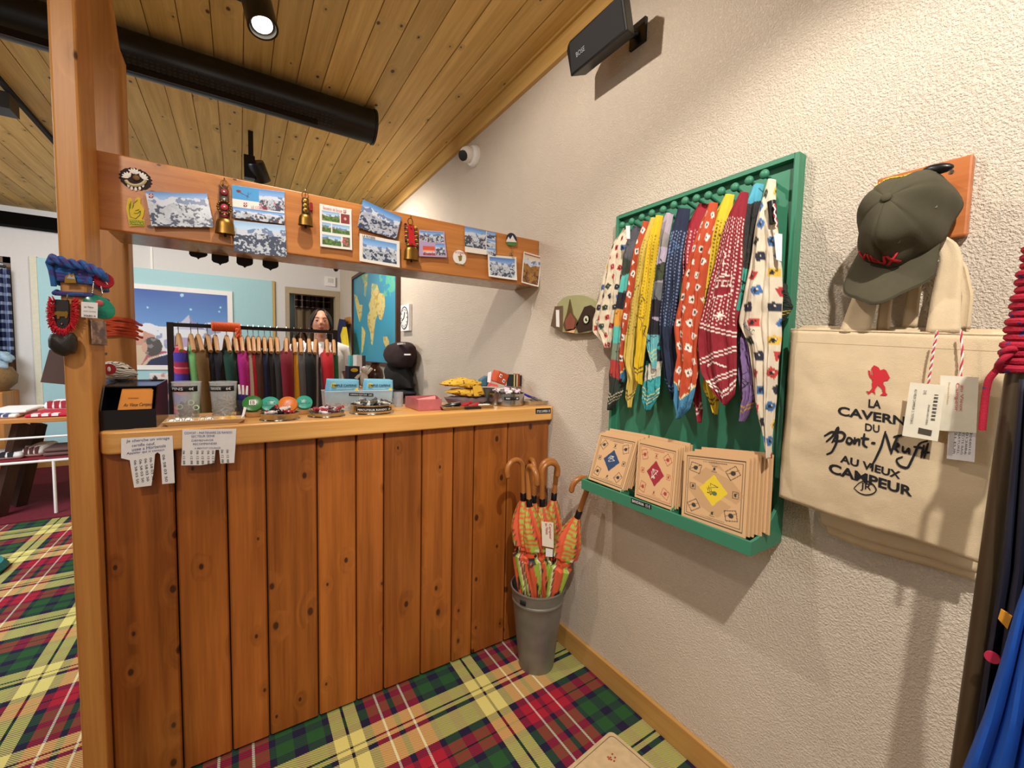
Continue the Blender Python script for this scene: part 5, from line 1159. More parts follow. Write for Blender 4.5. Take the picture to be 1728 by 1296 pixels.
note('white printed tear-off note with cut strips, right one on the counter edge', [zz(*p) for p in ((690, 350), (880, 346), (1065, 343), (1058, 470), (1050, 580), (955, 585), (945, 490), (920, 490), (912, 582), (815, 597), (683, 598), (688, 480))], yN,
     [('COVOIT - PARTENAIRE DE RANDO', zz(705, 382), zz(1035, 376), zz(705, 366)), ('SECTEUR SEINE', zz(752, 405), zz(915, 400), zz(752, 390)), ('DEMENAGE', zz(755, 433), zz(905, 428), zz(755, 420)), ('RECOMMANDEE', zz(765, 458), zz(930, 452), zz(765, 444)), ('A BIENTOT COURAGE', zz(775, 486), zz(955, 482), zz(775, 474))],
     [('06 12 88', zz(u, 495), zz(u+2, 590), zz(u+16, 495)) for u in (692, 745, 787, 822, 862, 895)]+[('06 12 88', zz(u, 488), zz(u+4, 580), zz(u+16, 488)) for u in (958, 995)])
# ------------------------------------------------------------ things on the counter
def X(u, y, v=690): return PY(u, v, y)[0]
def Z(u, v, y): return PY(u, v, y)[2]
def pr4(b, pts, y, d): return b.prism([PY(*p, y) for p in pts], (0, d, 0))
# black display box with orange cards
y0, y1 = 1.555, 1.80
x0, x1 = X(169, y0, 715), X(264, y0, 713); zt = Z(180, 655, y0+.02)
BB = thing('card_display_box', 'black acrylic display box with slanted front at the left end of the counter', 'box', ((x0+x1)/2, (y0+y1)/2, ZT))
hz = ZT+.055
b = B(); b.box((x0, y0, ZT+.0005), (x1, y1, ZT+.004)); b.box((x0, y1-.004, ZT+.004), (x1, y1, ZT+.125))
for xx in (x0, x1-.003): b.prism([(xx, y0, ZT+.004), (xx, y0, hz), (xx, y0+.05, hz+.065), (xx, y1-.0041, ZT+.125), (xx, y1-.0041, ZT+.004)], (.003, 0, 0))
b.box((x0+.0031, y0, ZT+.0041), (x1-.0031, y0+.003, hz)); b.box((x0+.0031, y0+.05, hz+.061), (x1-.0031, y1-.0042, hz+.0645), rot=Matrix.Rotation(.02, 3, 'X'))
part('box_shell', b, mat('17100c', .15, name='smoked_black_acrylic'), BB, smooth=False)
oc = mat('d98c34', .75, name='orange_card')
for k in range(6):
    xa, xb_ = X(197, y0+.03, 680), X(254, y0+.03, 680); yy = y0+.012+k*.004; lean = .035; s = .002*(k % 3)
    q = [(xa-s, yy, ZT+.018), (xb_-s, yy, ZT+.018), (xb_+.004-s, yy+lean, ZT+.105+s), (xa+.012-s, yy+lean, ZT+.105+s)]
    b = B(); b.prism(q, (0, .0012, 0)); lab = ['frontmost', 'second', 'third', 'fourth', 'fifth', 'rearmost'][k]
    c_ = single('business_card', b, oc, 'orange shop card standing in the black box, %s of the pack' % lab, 'card', 'orange cards in the black box', smooth=False)
    if k == 0:
        O_, E2, T2_ = Vector(q[0]), Vector(q[1]), Vector(q[3]); n_ = Vector((0, -.0008, 0)); W_ = E2-O_; H_ = T2_-O_
        text('Au Vieux Campeur', O_+W_*.10+H_*.46+n_, O_+W_*.98+H_*.46+n_, O_+W_*.12+H_*.60+n_, INK, c_); text('la boutique', O_+W_*.2+H_*.72+n_, O_+W_*.5+H_*.72+n_, O_+W_*.2+H_*.78+n_, INK, c_)
# two acrylic jars
def jar(label, u0, u1, vt, y, txt, txt2):
    xc = (X(u0, y)+X(u1, y))/2; r = (X(u1, y)-X(u0, y))/2*.93; h = Z((u0+u1)/2, vt, y)-ZT
    T = thing('acrylic_jar', label, 'jar', (xc, y, ZT)); pr = [(0, .0006), (r*.78, .0006), (r*.80, .004), (r, h), (r-.0022, h), (r*.80-.002, .006), (0, .006)]
    part('jar_body', B().lathe(pr, (xc, y, ZT), n=40), CLEAR, T); part('jar_rim', B().lathe([(r-.0023, h), (r+.0006, h), (r+.0006, h+.002), (r-.0023, h+.002), (r-.0023, h)], (xc, y, ZT), n=40), mat('dfe6ea', .1, name='clear_rim', alpha=.7, noise=0), T)
    b = B(); G = []
    for k in range(13):
        a = -math.pi/2-.25+(k/12-.5)*2.2; G.append([(xc+(r*.985+.0012)*math.cos(a), y+(r*.985+.0012)*math.sin(a), ZT+h*zz_) for zz_ in (.78, .92)])
    b.grid(np.array(G)); part('label_band', b, INK, T, solid=.0006)
    def tx(s, a0, a1):
        text(s, (0, 0, 0), (1, 0, 0), (0, 1, 0), WINK, None); o = [q for q in bpy.data.objects if q.name.startswith('lettering') and q.parent is None][-1]
        b = B()
        for v in o.data.vertices:
            a = a0+(a1-a0)*v.co.x; b.v.append((xc+(r*.985+.0020)*math.cos(a), y+(r*.985+.0020)*math.sin(a), ZT+h*(.815+.07*v.co.y)))
        b.f = [tuple(p.vertices) for p in o.data.polygons]; bpy.data.objects.remove(o); part('lettering', b, WINK, T, smooth=False, keep=True)
    tx(txt, -math.pi/2-1.0, -math.pi/2-.15); tx(txt2, -math.pi/2+.2, -math.pi/2+.55)
    return xc, r, h
jx, jr, jh = jar('clear acrylic jar of pins with black label, beside the black card box', 288, 343, 645, 1.665, 'PINS', '4€')
rg = random.Random(5)
b = B()
for k in range(60):
    a, rr_, zz_ = rg.random()*6.28, jr*.66*math.sqrt(rg.random()), rg.random()*.045+.012
    c_ = Vector((jx+rr_*math.cos(a), 1.665+rr_*math.sin(a), ZT+zz_)); d = Vector((rg.uniform(-1, 1), rg.uniform(-1, 1), rg.uniform(-1, 1))).normalized(); b.lathe([(0, 0), (.006, .0005), (.0065, .002), (0, .003)], c_, tuple(d), n=10)
single('pins', b, mat('8f8a80', .3, .8, name='nickel_pins'), 'jumble of small metal pins filling the first acrylic jar', 'pins', kind='stuff')
for k, (du, dv) in enumerate(((-.016, .048), (.012, .060), (.024, .044))):
    b = B(); c_ = Vector((jx+du, 1.665-.02, ZT+dv)); b.lathe([(0, 0), (.0085, 0), (.0085, .002), (0, .002)], c_, (.1*k-.2, -1, .2), n=18); o = single('enamel_pin', b, mat('cfd8c0', .4, name='pale_enamel'), 'oval pale enamel pin on top of the pins in the jar, %s' % ['left', 'middle', 'right'][k], 'pin', 'enamel pins in the jar')
    b = B(); b.lathe([(0, 0), (.0052, 0), (.0052, .0006), (0, .0006)], c_+Vector((0, -.0022, 0)), (.1*k-.2, -1, .2), n=14); part('enamel_centre', b, mat('2f5a3c', .4, name='dark_green_enamel'), o)
tx_, tr, th_ = jar('clear acrylic jar of thermometers with black label, right of the pins jar', 352, 403, 645, 1.665, 'THERMOMETRE', '6€')
b = B()
for k in range(70):
    a, rr_, zz_ = rg.random()*6.28, tr*.6*math.sqrt(rg.random()), rg.random()*.055+.015
    c_ = Vector((tx_+rr_*math.cos(a), 1.665+rr_*math.sin(a), ZT+zz_)); d = Vector((rg.uniform(-1, 1), rg.uniform(-.6, .6), rg.uniform(-.7, .7))).normalized()*.014; b.cyl(c_-d, c_+d, .0028, n=7)
single('thermometers', b, mat('a9a6a0', .15, .35, name='clear_plastic_tubes'), 'tangle of little clear thermometers filling the second acrylic jar', 'thermometers', kind='stuff')
# kraft sheets and wooden tray of badges
b = B(); b.prism([(X(200, 1.535), 1.535, ZT+.0004), (X(268, 1.535), 1.535, ZT+.0004), (X(300, 1.62), 1.62, ZT+.0004), (X(225, 1.55), 1.554, ZT+.0004)], (0, 0, .0008)); single('kraft_sheet', b, KRAFT, 'kraft paper sheet lying on the counter under the black box front', 'paper', smooth=False)
single('kraft_envelope', B().box((X(262, 1.54), 1.533, ZT+.0004), (X(402, 1.54), 1.66-.045, ZT+.0016)), KRAFT, 'kraft envelope lying under the wooden badge tray', 'paper', smooth=False)
xa, xb_ = X(275, 1.56, 712), X(413, 1.56, 705); ya, yb2 = 1.548, 1.612
TY = thing('wooden_tray', 'shallow pale wooden tray of badges in front of the acrylic jars', 'tray', ((xa+xb_)/2, 1.58, ZT)); wt = wood('pale_birch_tray', 'd9b88a', 'c49a66', 0, 0, .5, .02)
b = B(); zb = ZT+.0018
b.prism([(xa+.012, ya+.004, zb), (xb_-.012, ya+.004, zb), (xb_-.012, yb2-.004, zb), (xa+.012, yb2-.004, zb)], (0, 0, .003)); part('tray_base', b, wt, TY, smooth=False)
b = B(); h = .014
for (a, c, s1, s2) in (((xa+.012, ya+.004), (xb_-.012, ya+.004), (xb_, ya-.003), (xa, ya-.003)), ((xb_-.012, ya+.004), (xb_-.012, yb2-.004), (xb_, yb2+.0), (xb_, ya-.003)), ((xb_-.012, yb2-.004), (xa+.012, yb2-.004), (xa, yb2), (xb_, yb2)), ((xa+.012, yb2-.004), (xa+.012, ya+.004), (xa, ya-.003), (xa, yb2))):
    b.add([(a[0], a[1], zb+.003), (c[0], c[1], zb+.003), (s1[0], s1[1], zb+h), (s2[0], s2[1], zb+h)], [(0, 1, 2, 3)])
part('tray_rim', b, wt, TY, smooth=False, solid=.003)
for i, (u, dy, cm) in enumerate(((290, .01, 'f2f0ea'), (300, .025, 'e8e6e0'), (309, .03, 'dcdad2'), (318, .012, 'f2f0ea'), (343, .02, 'e6cf9c'), (354, .006, 'f2f0ea'), (375, .02, 'e2b23a'), (384, .012, 'd9a63a'), (392, .024, 'e6c05a'))):
    b = B(); c_ = Vector((X(u, ya+dy+.01, 702), ya+dy+.012, zb+.010+.002*(i % 2))); yel = cm[0] in 'de' and i >= 6
    d = (rg.uniform(-.3, .3), -.75, .7); b.lathe([(0, 0), (.0125 if not yel else .010, 0), (.012 if not yel else .010, .002), (0, .003)], c_, d, n=22)
    nm = ['white drawing badge at far left', 'white drawing badge second from left', 'grey drawing badge third from left', 'white drawing badge fourth from left', 'beige badge in the middle', 'large white drawing badge right of middle', 'yellow badge, left one', 'yellow badge, middle one', 'yellow badge, right one'][i]
    o = single('button_badge', b, mat(cm, .3, name='badge_face_'+cm), nm+' of the wooden tray', 'badge', 'badges in the wooden tray')
    if not yel:
        dv = Vector(d).normalized(); b = B(); b.lathe([(.0095, .0), (.0105, 0), (.0105, .0006), (.0095, .0006), (.0095, 0)], c_+dv*.0031, d, n=20); u_, w_, _ = b.frame(dv); cc = c_+dv*.0034; b.tube([cc-u_*.006, cc+w_*.004, cc+u_*.004-w_*.003, cc+u_*.006+w_*.003], .0009, n=5); part('badge_drawing', b, INK, o)
b = B(); b.prism([(X(407, 1.60), 1.60, ZT+.010), (X(411, 1.60), 1.60, ZT+.010), (X(416, 1.62), 1.62, ZT+.040), (X(411.5, 1.62), 1.62, ZT+.043)], (0, .0008, 0)); single('paper_slip', b, PAPER, 'white folded paper slip sticking up at the right end of the wooden tray', 'paper', smooth=False)
# pens
y = 1.735
PH = thing('pen_holder', 'small smoky clear pen holder behind the thermometer jar', 'holder', (X(412, y), y, ZT)); px_ = X(411, y)
part('holder_body', B().lathe([(0, .0006), (.022, .0006), (.024, .055), (.0225, .055), (.0205, .003), (0, .003)], (px_, y, ZT), n=28), mat('5a5a60', .1, name='smoked_acrylic', alpha=.45), PH)
for i, u in enumerate((404.5, 410, 416)):
    T = thing('ballpoint_pen', 'white and blue pen in the smoky holder, %s of three' % ['left', 'middle', 'right'][i], 'pen', (px_+(i-1)*.006, y, ZT+.004), 'pens in the smoky holder')
    a = Vector((px_+(i-1)*.006, y, ZT+.004)); c_ = Vector((X(u, y, 655)+(i-1)*.002, y, Z(u, 649+i, y))); m_ = a+(c_-a)*.68
    part('barrel', B().cyl(a, m_, .0042, n=10), mat('262a86', .35, name='blue_plastic'), T); part('cap', B().cyl(m_, c_, .0042, .0032, n=10), WHT, T)
# tins on bowls
def disc_tin(label, u, v, y, r, cm, inkc, lettering=None, wd=.012):
    c_ = Vector(PY(u, v, y)); T = thing('round_tin', label, 'tin', c_-Vector((0, 0, r))); d = Vector((-.05, -.80, .60)).normalized()
    part('tin_lid', B().lathe([(0, 0), (r, 0), (r, wd*.9), (r*.93, wd), (0, wd)], c_-d*wd, tuple(d), n=36), mat(cm, .3, name='tin_'+cm), T)
    up_ = (Vector((0, 0, 1))-d*d.z).normalized(); rt_ = up_.cross(d)
    if rt_.x < 0: rt_ = -rt_
    f = c_+d*.0006
    if lettering:
        for (s, dz_, hw, hh) in lettering: text(s, f-rt_*hw*r+up_*dz_*r, f+rt_*hw*r+up_*dz_*r, f-rt_*hw*r+up_*(dz_+hh)*r, inkc, T)
    return T, f, rt_, up_
def bowl(label, u, y, r, h, m_=None):
    part_ = B().lathe([(0, .0006), (r*.75, .0006), (r, h), (r-.003, h), (r*.75, .004), (0, .004)], (X(u, y), y, ZT), n=36); return single('wooden_bowl', part_, m_ or wt, label, 'bowl')
yb = 1.685
bowl('small round wooden bowl under the green tin', 430, yb+.01, .034, .018); bowl('small round wooden bowl under the right turquoise tin', 511, yb+.02, .034, .016)
T, f, rt_, up_ = disc_tin('green round tin with a white square emblem, leaning on a wooden bowl', 426, 680, yb, .030, '2f7a34', WINK)
b = B(); q = [f-rt_*.010-up_*.008, f+rt_*.010-up_*.008, f+rt_*.010+up_*.012, f-rt_*.010+up_*.012]; b.prism(q, tuple(Vector((0, -.0006, 0)))); e = part('emblem', b, WHT, T, smooth=False); text('EB', q[0]+rt_*.003+up_*.003+Vector((0, -.0014, 0)), q[1]-rt_*.003+up_*.003+Vector((0, -.0014, 0)), q[3]+rt_*.003-up_*.003+Vector((0, -.0014, 0)), mat('4a3018', .6, name='brown_ink'), T)
gi = mat('2c5560', .6, name='slate_ink')
disc_tin('turquoise round tin with dark lettering, left of the orange tin', 456, 681, yb, .029, '34a892', gi, [('CAMPEUR', -.35, .75, .25), ('le vieux', 0, .5, .22), ('tins', .3, .3, .2)])
T, f, rt_, up_ = disc_tin('orange round tin with pink diagonal lettering', 486, 681, yb-.01, .030, 'e07a24', WINK); d2 = (rt_*.8+up_*.6); d3 = (up_*.8-rt_*.6); text('CAMPEUR', f-d2*.020-d3*.004, f+d2*.020-d3*.004, f-d2*.020+d3*.006, mat('f0a8b0', .5, name='pink_ink'), T)
b = B(); b.lathe([(0, 0), (.030, 0), (.030, .012), (0, .012)], (X(498, yb+.03), yb+.03, ZT+.001), n=30); single('flat_tin', b, mat('d97a28', .35, name='orange_tin'), 'orange tin lying flat behind the standing orange tin', 'tin')
disc_tin('turquoise round tin with dark lettering, right of the orange tin, by the clear bin', 513.5, 678, yb+.01, .027, '34a892', gi, [('CAMPEUR', -.35, .75, .25), ('le vieux', 0, .5, .22), ('tins', .3, .3, .2)])
# steel dishes with wrapped sweets
def dish(label, u0, u1, y, h, lab=None):
    xc = (X(u0, y)+X(u1, y))/2; r = (X(u1, y)-X(u0, y))/2; T = thing('steel_dish', label, 'dish', (xc, y, ZT))
    part('dish_body', B().lathe([(0, .0006), (r*.90, .0006), (r*.98, .0015), (r*.90, .004), (r*.92, h*.9), (r*.95, h), (r*.90, h), (r*.87, .005), (0, .005)], (xc, y, ZT), n=44), STEEL, T)
    if lab:
        a0 = -math.pi/2; G = []
        for k in range(11):
            a = a0-.1+(k/10-.5)*1.8; G.append([(xc+(r*.965)*math.cos(a), y+(r*.965)*math.sin(a), ZT+z_) for z_ in (h*.35, h*.75)])
        b = B(); b.grid(np.array(G)); part('label_band', b, INK, T, solid=.0006)
        text(lab, (xc-r*.62, y-r*.97-.001+.012, ZT+h*.43), (xc+r*.55, y-r*.97-.001+.010, ZT+h*.43), (xc-r*.62, y-r*.97-.001+.012, ZT+h*.66), WINK, T) if False else None
        text(lab, (0, 0, 0), (1, 0, 0), (0, 1, 0), WINK, None); o = [q for q in bpy.data.objects if q.name.startswith('lettering') and q.parent is None][-1]
        b = B()
        for v in o.data.vertices:
            a = a0-.1-.8+1.6*v.co.x; b.v.append((xc+(r*.972)*math.cos(a), y+(r*.972)*math.sin(a), ZT+h*(.45+.2*v.co.y)))
        b.f = [tuple(p.vertices) for p in o.data.polygons]; bpy.data.objects.remove(o); part('lettering', b, WINK, T, smooth=False, keep=True)
    return xc, r
def sweets(xc, y, r, z0, n, cols, labf, grp, seed, sz=.011):
    rg = random.Random(seed)
    for k in range(n):
        a = 2*math.pi*k/n+rg.random()*.5; rr_ = r*(.25+.42*rg.random()) if k else 0; th = rg.random()*3.1; cm = cols[k % len(cols)]
        c_ = Vector((xc+rr_*math.cos(a), y+rr_*math.sin(a)*.8, z0+.006*(k % 3))); d = Vector((math.cos(th), math.sin(th)*.6, rg.uniform(-.2, .4))).normalized()
        b = B(); b.tube([c_-d*sz*1.7, c_-d*sz*1.1, c_-d*sz*.9, c_-d*sz*.3, c_+d*sz*.3, c_+d*sz*.9, c_+d*sz*1.1, c_+d*sz*1.7], sz, n=8, rs=[sz*.6, sz*.25, sz*.45, sz*.6, sz*.6, sz*.45, sz*.25, sz*.6])
        single('wrapped_sweet', b, mat(cm[0], .25, name='foil_'+cm[0]), '%s wrapped sweet %s' % (cm[1], labf), 'sweet', grp+' '+cm[1])
ds = [('3a1218', 'dark maroon'), ('a82030', 'red'), ('e0d8d4', 'white'), ('1c1418', 'black')]
xc, r = dish('shallow round steel dish of sweets in front of the green and turquoise tins', 436, 507, 1.60, .022); sweets(xc, 1.60, r, ZT+.020, 16, ds, 'in the left steel dish', 'sweets in the left dish', 1)
xc, r = dish('low round steel dish of sweets in the middle of the counter', 518, 583, 1.62, .016); sweets(xc, 1.62, r, ZT+.014, 13, [('b83a48', 'red'), ('d8d4d8', 'white'), ('6a4a50', 'mauve'), ('9a3038', 'crimson')], 'in the middle steel dish', 'sweets in the middle dish', 2)
xc, r = dish('deeper round steel dish with black label in front of the clear bin', 589, 664, 1.645, .034, 'PERCUTEUR RANDO  2€'); sweets(xc, 1.645, r, ZT+.030, 15, [('2a2624', 'charcoal'), ('c8c4bc', 'silver'), ('54504c', 'grey')], 'in the right steel dish', 'sweets in the right dish', 3)
# clear bin with blue sachets
y0, y1 = 1.72, 1.80; x0, x1 = X(548, y0), X(662, y0); zt = Z(600, 660, y0)
CB = thing('clear_bin', 'clear plastic bin with black label holding sachets, behind the steel dishes', 'bin', ((x0+x1)/2, 1.76, ZT))
b = B(); s = .006
b.box((x0+s, y0, ZT+.0006), (x1-s, y1, ZT+.003))
b.prism([(x0+s, y0, ZT+.003), (x1-s, y0, ZT+.003), (x1, y0, zt), (x0, y0, zt)], (0, .002, 0)).prism([(x0+s, y1-.002, ZT+.003), (x1-s, y1-.002, ZT+.003), (x1, y1-.002, zt), (x0, y1-.002, zt)], (0, .002, 0))
b.prism([(x0+s, y0+.0021, ZT+.003), (x0+s, y1-.0021, ZT+.003), (x0, y1-.0021, zt), (x0, y0+.0021, zt)], (.002, 0, 0)).prism([(x1-s, y0+.0021, ZT+.003), (x1-s, y1-.0021, ZT+.003), (x1, y1-.0021, zt), (x1, y0+.0021, zt)], (-.002, 0, 0))
part('bin_body', b, CLEAR, CB, smooth=False)
b = B(); b.tube([(x0, y0, zt), (x1, y0, zt), (x1, y1, zt), (x0, y1, zt)], .0022, n=6, closed=True); part('bin_rim', b, mat('dfe6ea', .1, name='clear_rim', alpha=.7, noise=0), CB)
b = B(); pr4(b, ((589, 663), (630, 664), (630, 669), (589, 668)), y0-.0008, .0006); part('label_strip', b, INK, CB, smooth=False); text('CHEWING GUM CAFE   2,80€', PY(591, 667, y0-.0012), PY(628, 668, y0-.0012), PY(591, 664.4, y0-.0012), WINK, CB)
for i in range(9):
    b = B(); a = (x0+.03+(x1-x0-.06)*i/8, 1.745+.02*(i % 2), ZT+.014+.010*(i % 3)); b.ell(a, (.018, .012, .010), rot=Matrix.Rotation(i*.7, 3, 'Y'), n=12, m=8)
    single('gum_pouch', b, mat(['8a8680', '5c5855', 'b5aea4'][i % 3], .25, .4, name='grey_foil'), ['silver', 'dark grey', 'pale'][i % 3]+' foil pouch lying inside the clear bin', 'pouch', 'foil pouches in the clear bin '+['silver', 'dark', 'pale'][i % 3], subsurf=0)
blu = mat('7fc4e4', .35, name='sky_blue_foil'); 
for st_, (u0, u1) in enumerate(((552, 606), (614, 663))):
    for k in range(3):
        yy = 1.735+k*.012; o = k*3.0
        b = B(); q = [(u0+2-o*.9, 659), (u1-o*.9, 659), (u1-.5-o, 641-k*.6), (u0+5-o, 640-k*.6)]
        if st_ == 1: q = [(u+o*.2, v) for u, v in q]
        n, m = 8, 14; G = quadgrid([PY(*p, yy) for p in (q[3], q[2], q[1], q[0])], m, n); s_ = np.linspace(0, 1, m)[None, :]; t_ = np.linspace(0, 1, n)[:, None]; G[..., 1] -= .004*np.sin(math.pi*s_)*np.sin(math.pi*t_)
        G[-1, :, 2] = ZT+.03
        b.grid(G); lab = ['front', 'middle', 'rear'][k]
        o_ = single('caffeine_sachet', b, blu, '%s sky blue sachet of the %s pack standing in the clear bin' % (lab, ['left', 'right'][st_]), 'sachet', 'sky blue sachets in the clear bin', solid=.004)
        if k == 0:
            yt = yy-.0085
            b = B(); c_ = Vector(PY(u0+11, 650, yt+.0015)); b.lathe([(0, 0), (.009, 0), (.009, .0004), (0, .0004)], c_, (0, -1, 0), n=20); pr4(b, ((u1-8, 659), (u1-1, 659), (u1-2, 654), (u1-6, 655)), yt+.0015, .0004); part('yellow_print', b, mat('f0d23c', .5, name='yellow_print'), o_)
            text('SIMPLE CAFEINE', PY(u0+8, 652.5, yt), PY(u1-4, 652.5, yt), PY(u0+8, 648.5, yt), mat('1c3a50', .5, name='navy_print'), o_, bold=.02); text('gomme a macher', PY(u0+16, 657, yt), PY(u1-12, 657, yt), PY(u0+16, 655, yt), WINK, o_)
# small clear beaker and paper slip
single('glass_beaker', B().lathe([(0, .0006), (.020, .0006), (.021, .062), (.0195, .062), (.0185, .003), (0, .003)], (X(672, 1.79), 1.79, ZT), n=28), mat('b8bcc0', .1, name='grey_glass', alpha=.4), 'small grey transparent beaker between the clear bin and the pink box', 'beaker')
single('wooden_ruler', B().box((X(664, 1.66), 1.655, ZT+.0004), (X(693, 1.66), 1.668, ZT+.003)), wood('yellow_ruler', 'e0b24a', 'c8963a', 0, 0, .4, 0), 'short yellow wooden stick lying left of the pink box', 'stick', smooth=False)
# pink acrylic box
y0, y1 = 1.60, 1.76; x0, x1 = X(706, y0), X(745, y0); 
pk_ = mat('b8666a', .12, name='pink_acrylic', noise=.1)
PB = thing('pink_box', 'open copper-pink glossy box on the counter', 'box', ((x0+x1)/2, 1.68, ZT)); h = Z(720, 674, y0)-ZT
dx = X(682, y1)-X(706, y0)+.0; A4 = [(x0, y0), (x1, y0), (x1+(X(728, y1, 680)-x1)+.02, y1), (X(684, y1), y1)]
b = B(); b.prism([(x, y, ZT+.0006) for x, y in A4], (0, 0, .003)); part('box_base', b, pk_, PB, smooth=False)
for i in range(4):
    a, c = A4[i], A4[(i+1) % 4]; b = B(); b.add([(a[0], a[1], ZT+.0036), (c[0], c[1], ZT+.0036), (c[0], c[1], ZT+h), (a[0], a[1], ZT+h)], [(0, 1, 2, 3)]); part('box_side', b, pk_, PB, smooth=False, solid=.002)
b = B(); b.add([(A4[0][0]+.008, A4[0][1]+.02, ZT+.012), (A4[1][0]-.012, A4[1][1]+.03, ZT+.02), (A4[2][0]-.01, A4[2][1]-.02, ZT+.045), (A4[3][0]+.012, A4[3][1]-.02, ZT+.03)], [(0, 1, 2, 3)]); single('pink_leaflet', b, mat('e88a86', .5, name='salmon_paper'), 'salmon leaflet lying inside the pink box', 'leaflet', smooth=False, solid=.001)
# steel tray with knives
def tray(label, u0, u1, y0, y1, h, m_, taper=.010, name='steel_tray', flip=False):
    xa, xb = X(u0, y0), X(u1, y0); T = thing(name, label, 'tray', ((xa+xb)/2, (y0+y1)/2, ZT))
    b = B(); n = 10; prof = []
    for (ins, z_) in ((taper+.006, .001), (taper, .001), (0, h), (.002, h+.001), (-.003, h+.001)):
        ring = []
        for (cx_, cy_, a0) in ((xa, y0, math.pi), (xb, y0, 1.5*math.pi), (xb, y1, 0), (xa, y1, .5*math.pi)):
            r = .012; ccx = cx_+(r if cx_ == xa else -r); ccy = cy_+(r if cy_ == y0 else -r)
            for k in range(5):
                a = a0+math.pi/2*k/4; ring.append((ccx+(r-ins)*math.cos(a) if ins < r else ccx+(r-ins)*math.cos(a), ccy+(r-ins)*math.sin(a), ZT+z_))
        prof.append(ring)
    b.grid(np.array(prof), wrapu=True); b.add(prof[0], [tuple(range(20))]); part('tray_body', b, m_, T, solid=.0012); return T, xa, xb
T, xa, xb = tray('rectangular steel tray of black and red pocket knives', 748, 836, 1.57, 1.645, .014, STEEL)
b = B(); pr4(b, ((785, 690.5), (812, 690), (812, 686.5), (785, 687)), 1.5655, .0006); part('label_strip', b, INK, T, smooth=False)
kb = [('121214', 'black'), ('b8202c', 'red')]
for i, (fx, fy, an, ci, ln) in enumerate(((.10, .3, .1, 0, .045), (.18, .6, .5, 0, .05), (.27, .35, -.3, 0, .045), (.36, .6, .2, 0, .04), (.44, .3, .5, 1, .05), (.52, .55, .2, 1, .055), (.60, .35, -.1, 1, .05), (.68, .6, .3, 1, .045))):
    c_ = Vector((xa+(xb-xa)*fx, 1.57+.075*fy, ZT+.012+.005*(i % 3))); d = Vector((math.cos(an), math.sin(an)*.7, .12)).normalized()*ln/2
    T = thing('pocket_knife', '%s pocket knife in the steel tray, %s' % (kb[ci][1], ['far left end', 'second from left', 'third from left', 'fourth from left', 'fifth from left', 'sixth from left', 'seventh from left', 'rightmost'][i]), 'knife', c_, 'pocket knives in the steel tray')
    part('grip', B().tube([c_-d, c_-d*.5, c_+d*.5, c_+d], .006, n=8, rs=[.004, .0065, .0065, .004]), mat(kb[ci][0], .3, name='grip_'+kb[ci][1]), T)
    part('blade_spine', B().tube([c_-d*.8+Vector((0, 0, .006)), c_+d*.8+Vector((0, 0, .006))], .0015, n=5), STEEL, T)
for i, fx in enumerate((.80, .90)): 
    c_ = Vector((xa+(xb-xa)*fx, 1.61, ZT+.008)); b = B(); b.box(c_-Vector((.012, .016, 0)), c_+Vector((.012, .016, .006)), rot=Matrix.Rotation(.4+i*.5, 3, 'Z')); single('white_packet', b, WHT, 'small white packet in the steel tray, %s one' % ['left', 'right'][i], 'packet', smooth=False, bevel=.001)
# soft pouches behind
def pillow(label, pts, y, m_, dep=.05, name='fabric_pouch', cvf=None, zsq=None):
    # pts: outline in pixels; lens-shaped body
    pp = resamp(pts+[pts[0]], 41)[:-1]; c_ = np.array([PY(*p, y) for p in pp]); cen = c_.mean(0); G = []
    for k in range(9):
        t = math.pi*k/8-math.pi/2; r = math.cos(t)**.5 if abs(math.cos(t)) > 1e-6 else 0; G.append(cen+(c_-cen)*max(r, .001)+np.array([0, dep*math.sin(t), 0]))
    b = B(); G = np.array(G); G[..., 2] += .003*np.sin(G[..., 0]*160)*np.cos(G[..., 1]*90); b.grid(G, wrapu=True)
    return b
YP = NT('mustard_print'); _v = YP.world(); _n = YP.noise(_v, 55, 3); YP.set(YP.p.inputs['Base Color'], YP.mix(YP.math('GREATER_THAN', _n, .60), lin('d9ad35'), lin('3a2c20'))); YP.set(YP.p.inputs['Roughness'], .8); YP = YP.m
yy = 1.755
b = pillow('', [(741, 648), (760, 640), (780, 637), (797, 640), (812, 645), (806, 654), (790, 655), (770, 652), (752, 651)], yy, YP, .05); single('printed_pouch', b, YP, 'mustard yellow printed pouch on top of the pile behind the knife tray', 'pouch', 'mustard pouches')
b = pillow('', [(751, 661), (768, 655), (790, 656), (812, 654), (816, 665), (795, 670), (770, 667)], yy, YP, .05); single('printed_pouch', b, YP, 'mustard yellow printed pouch in the middle of the pile behind the knife tray', 'pouch', 'mustard pouches')
b = pillow('', [(750, 671), (770, 668), (800, 670), (818, 669), (822, 676), (795, 684), (760, 683)], yy, YP, .05); single('printed_pouch', b, mat('6a5a5e', .8, name='plum_print', noise=.3), 'dull plum printed pouch at the bottom of the pile behind the knife tray', 'pouch', 'mustard pouches')
b = B(); pr4(b, ((798, 652), (805, 650), (812, 651), (814, 660), (806, 662), (808, 668), (800, 668)), yy-.055, .004); single('pouch_ribbon', b, mat('d9ad35', .8, name='mustard_cotton'), 'yellow ribbon end hanging over the pile of pouches', 'ribbon', smooth=False)
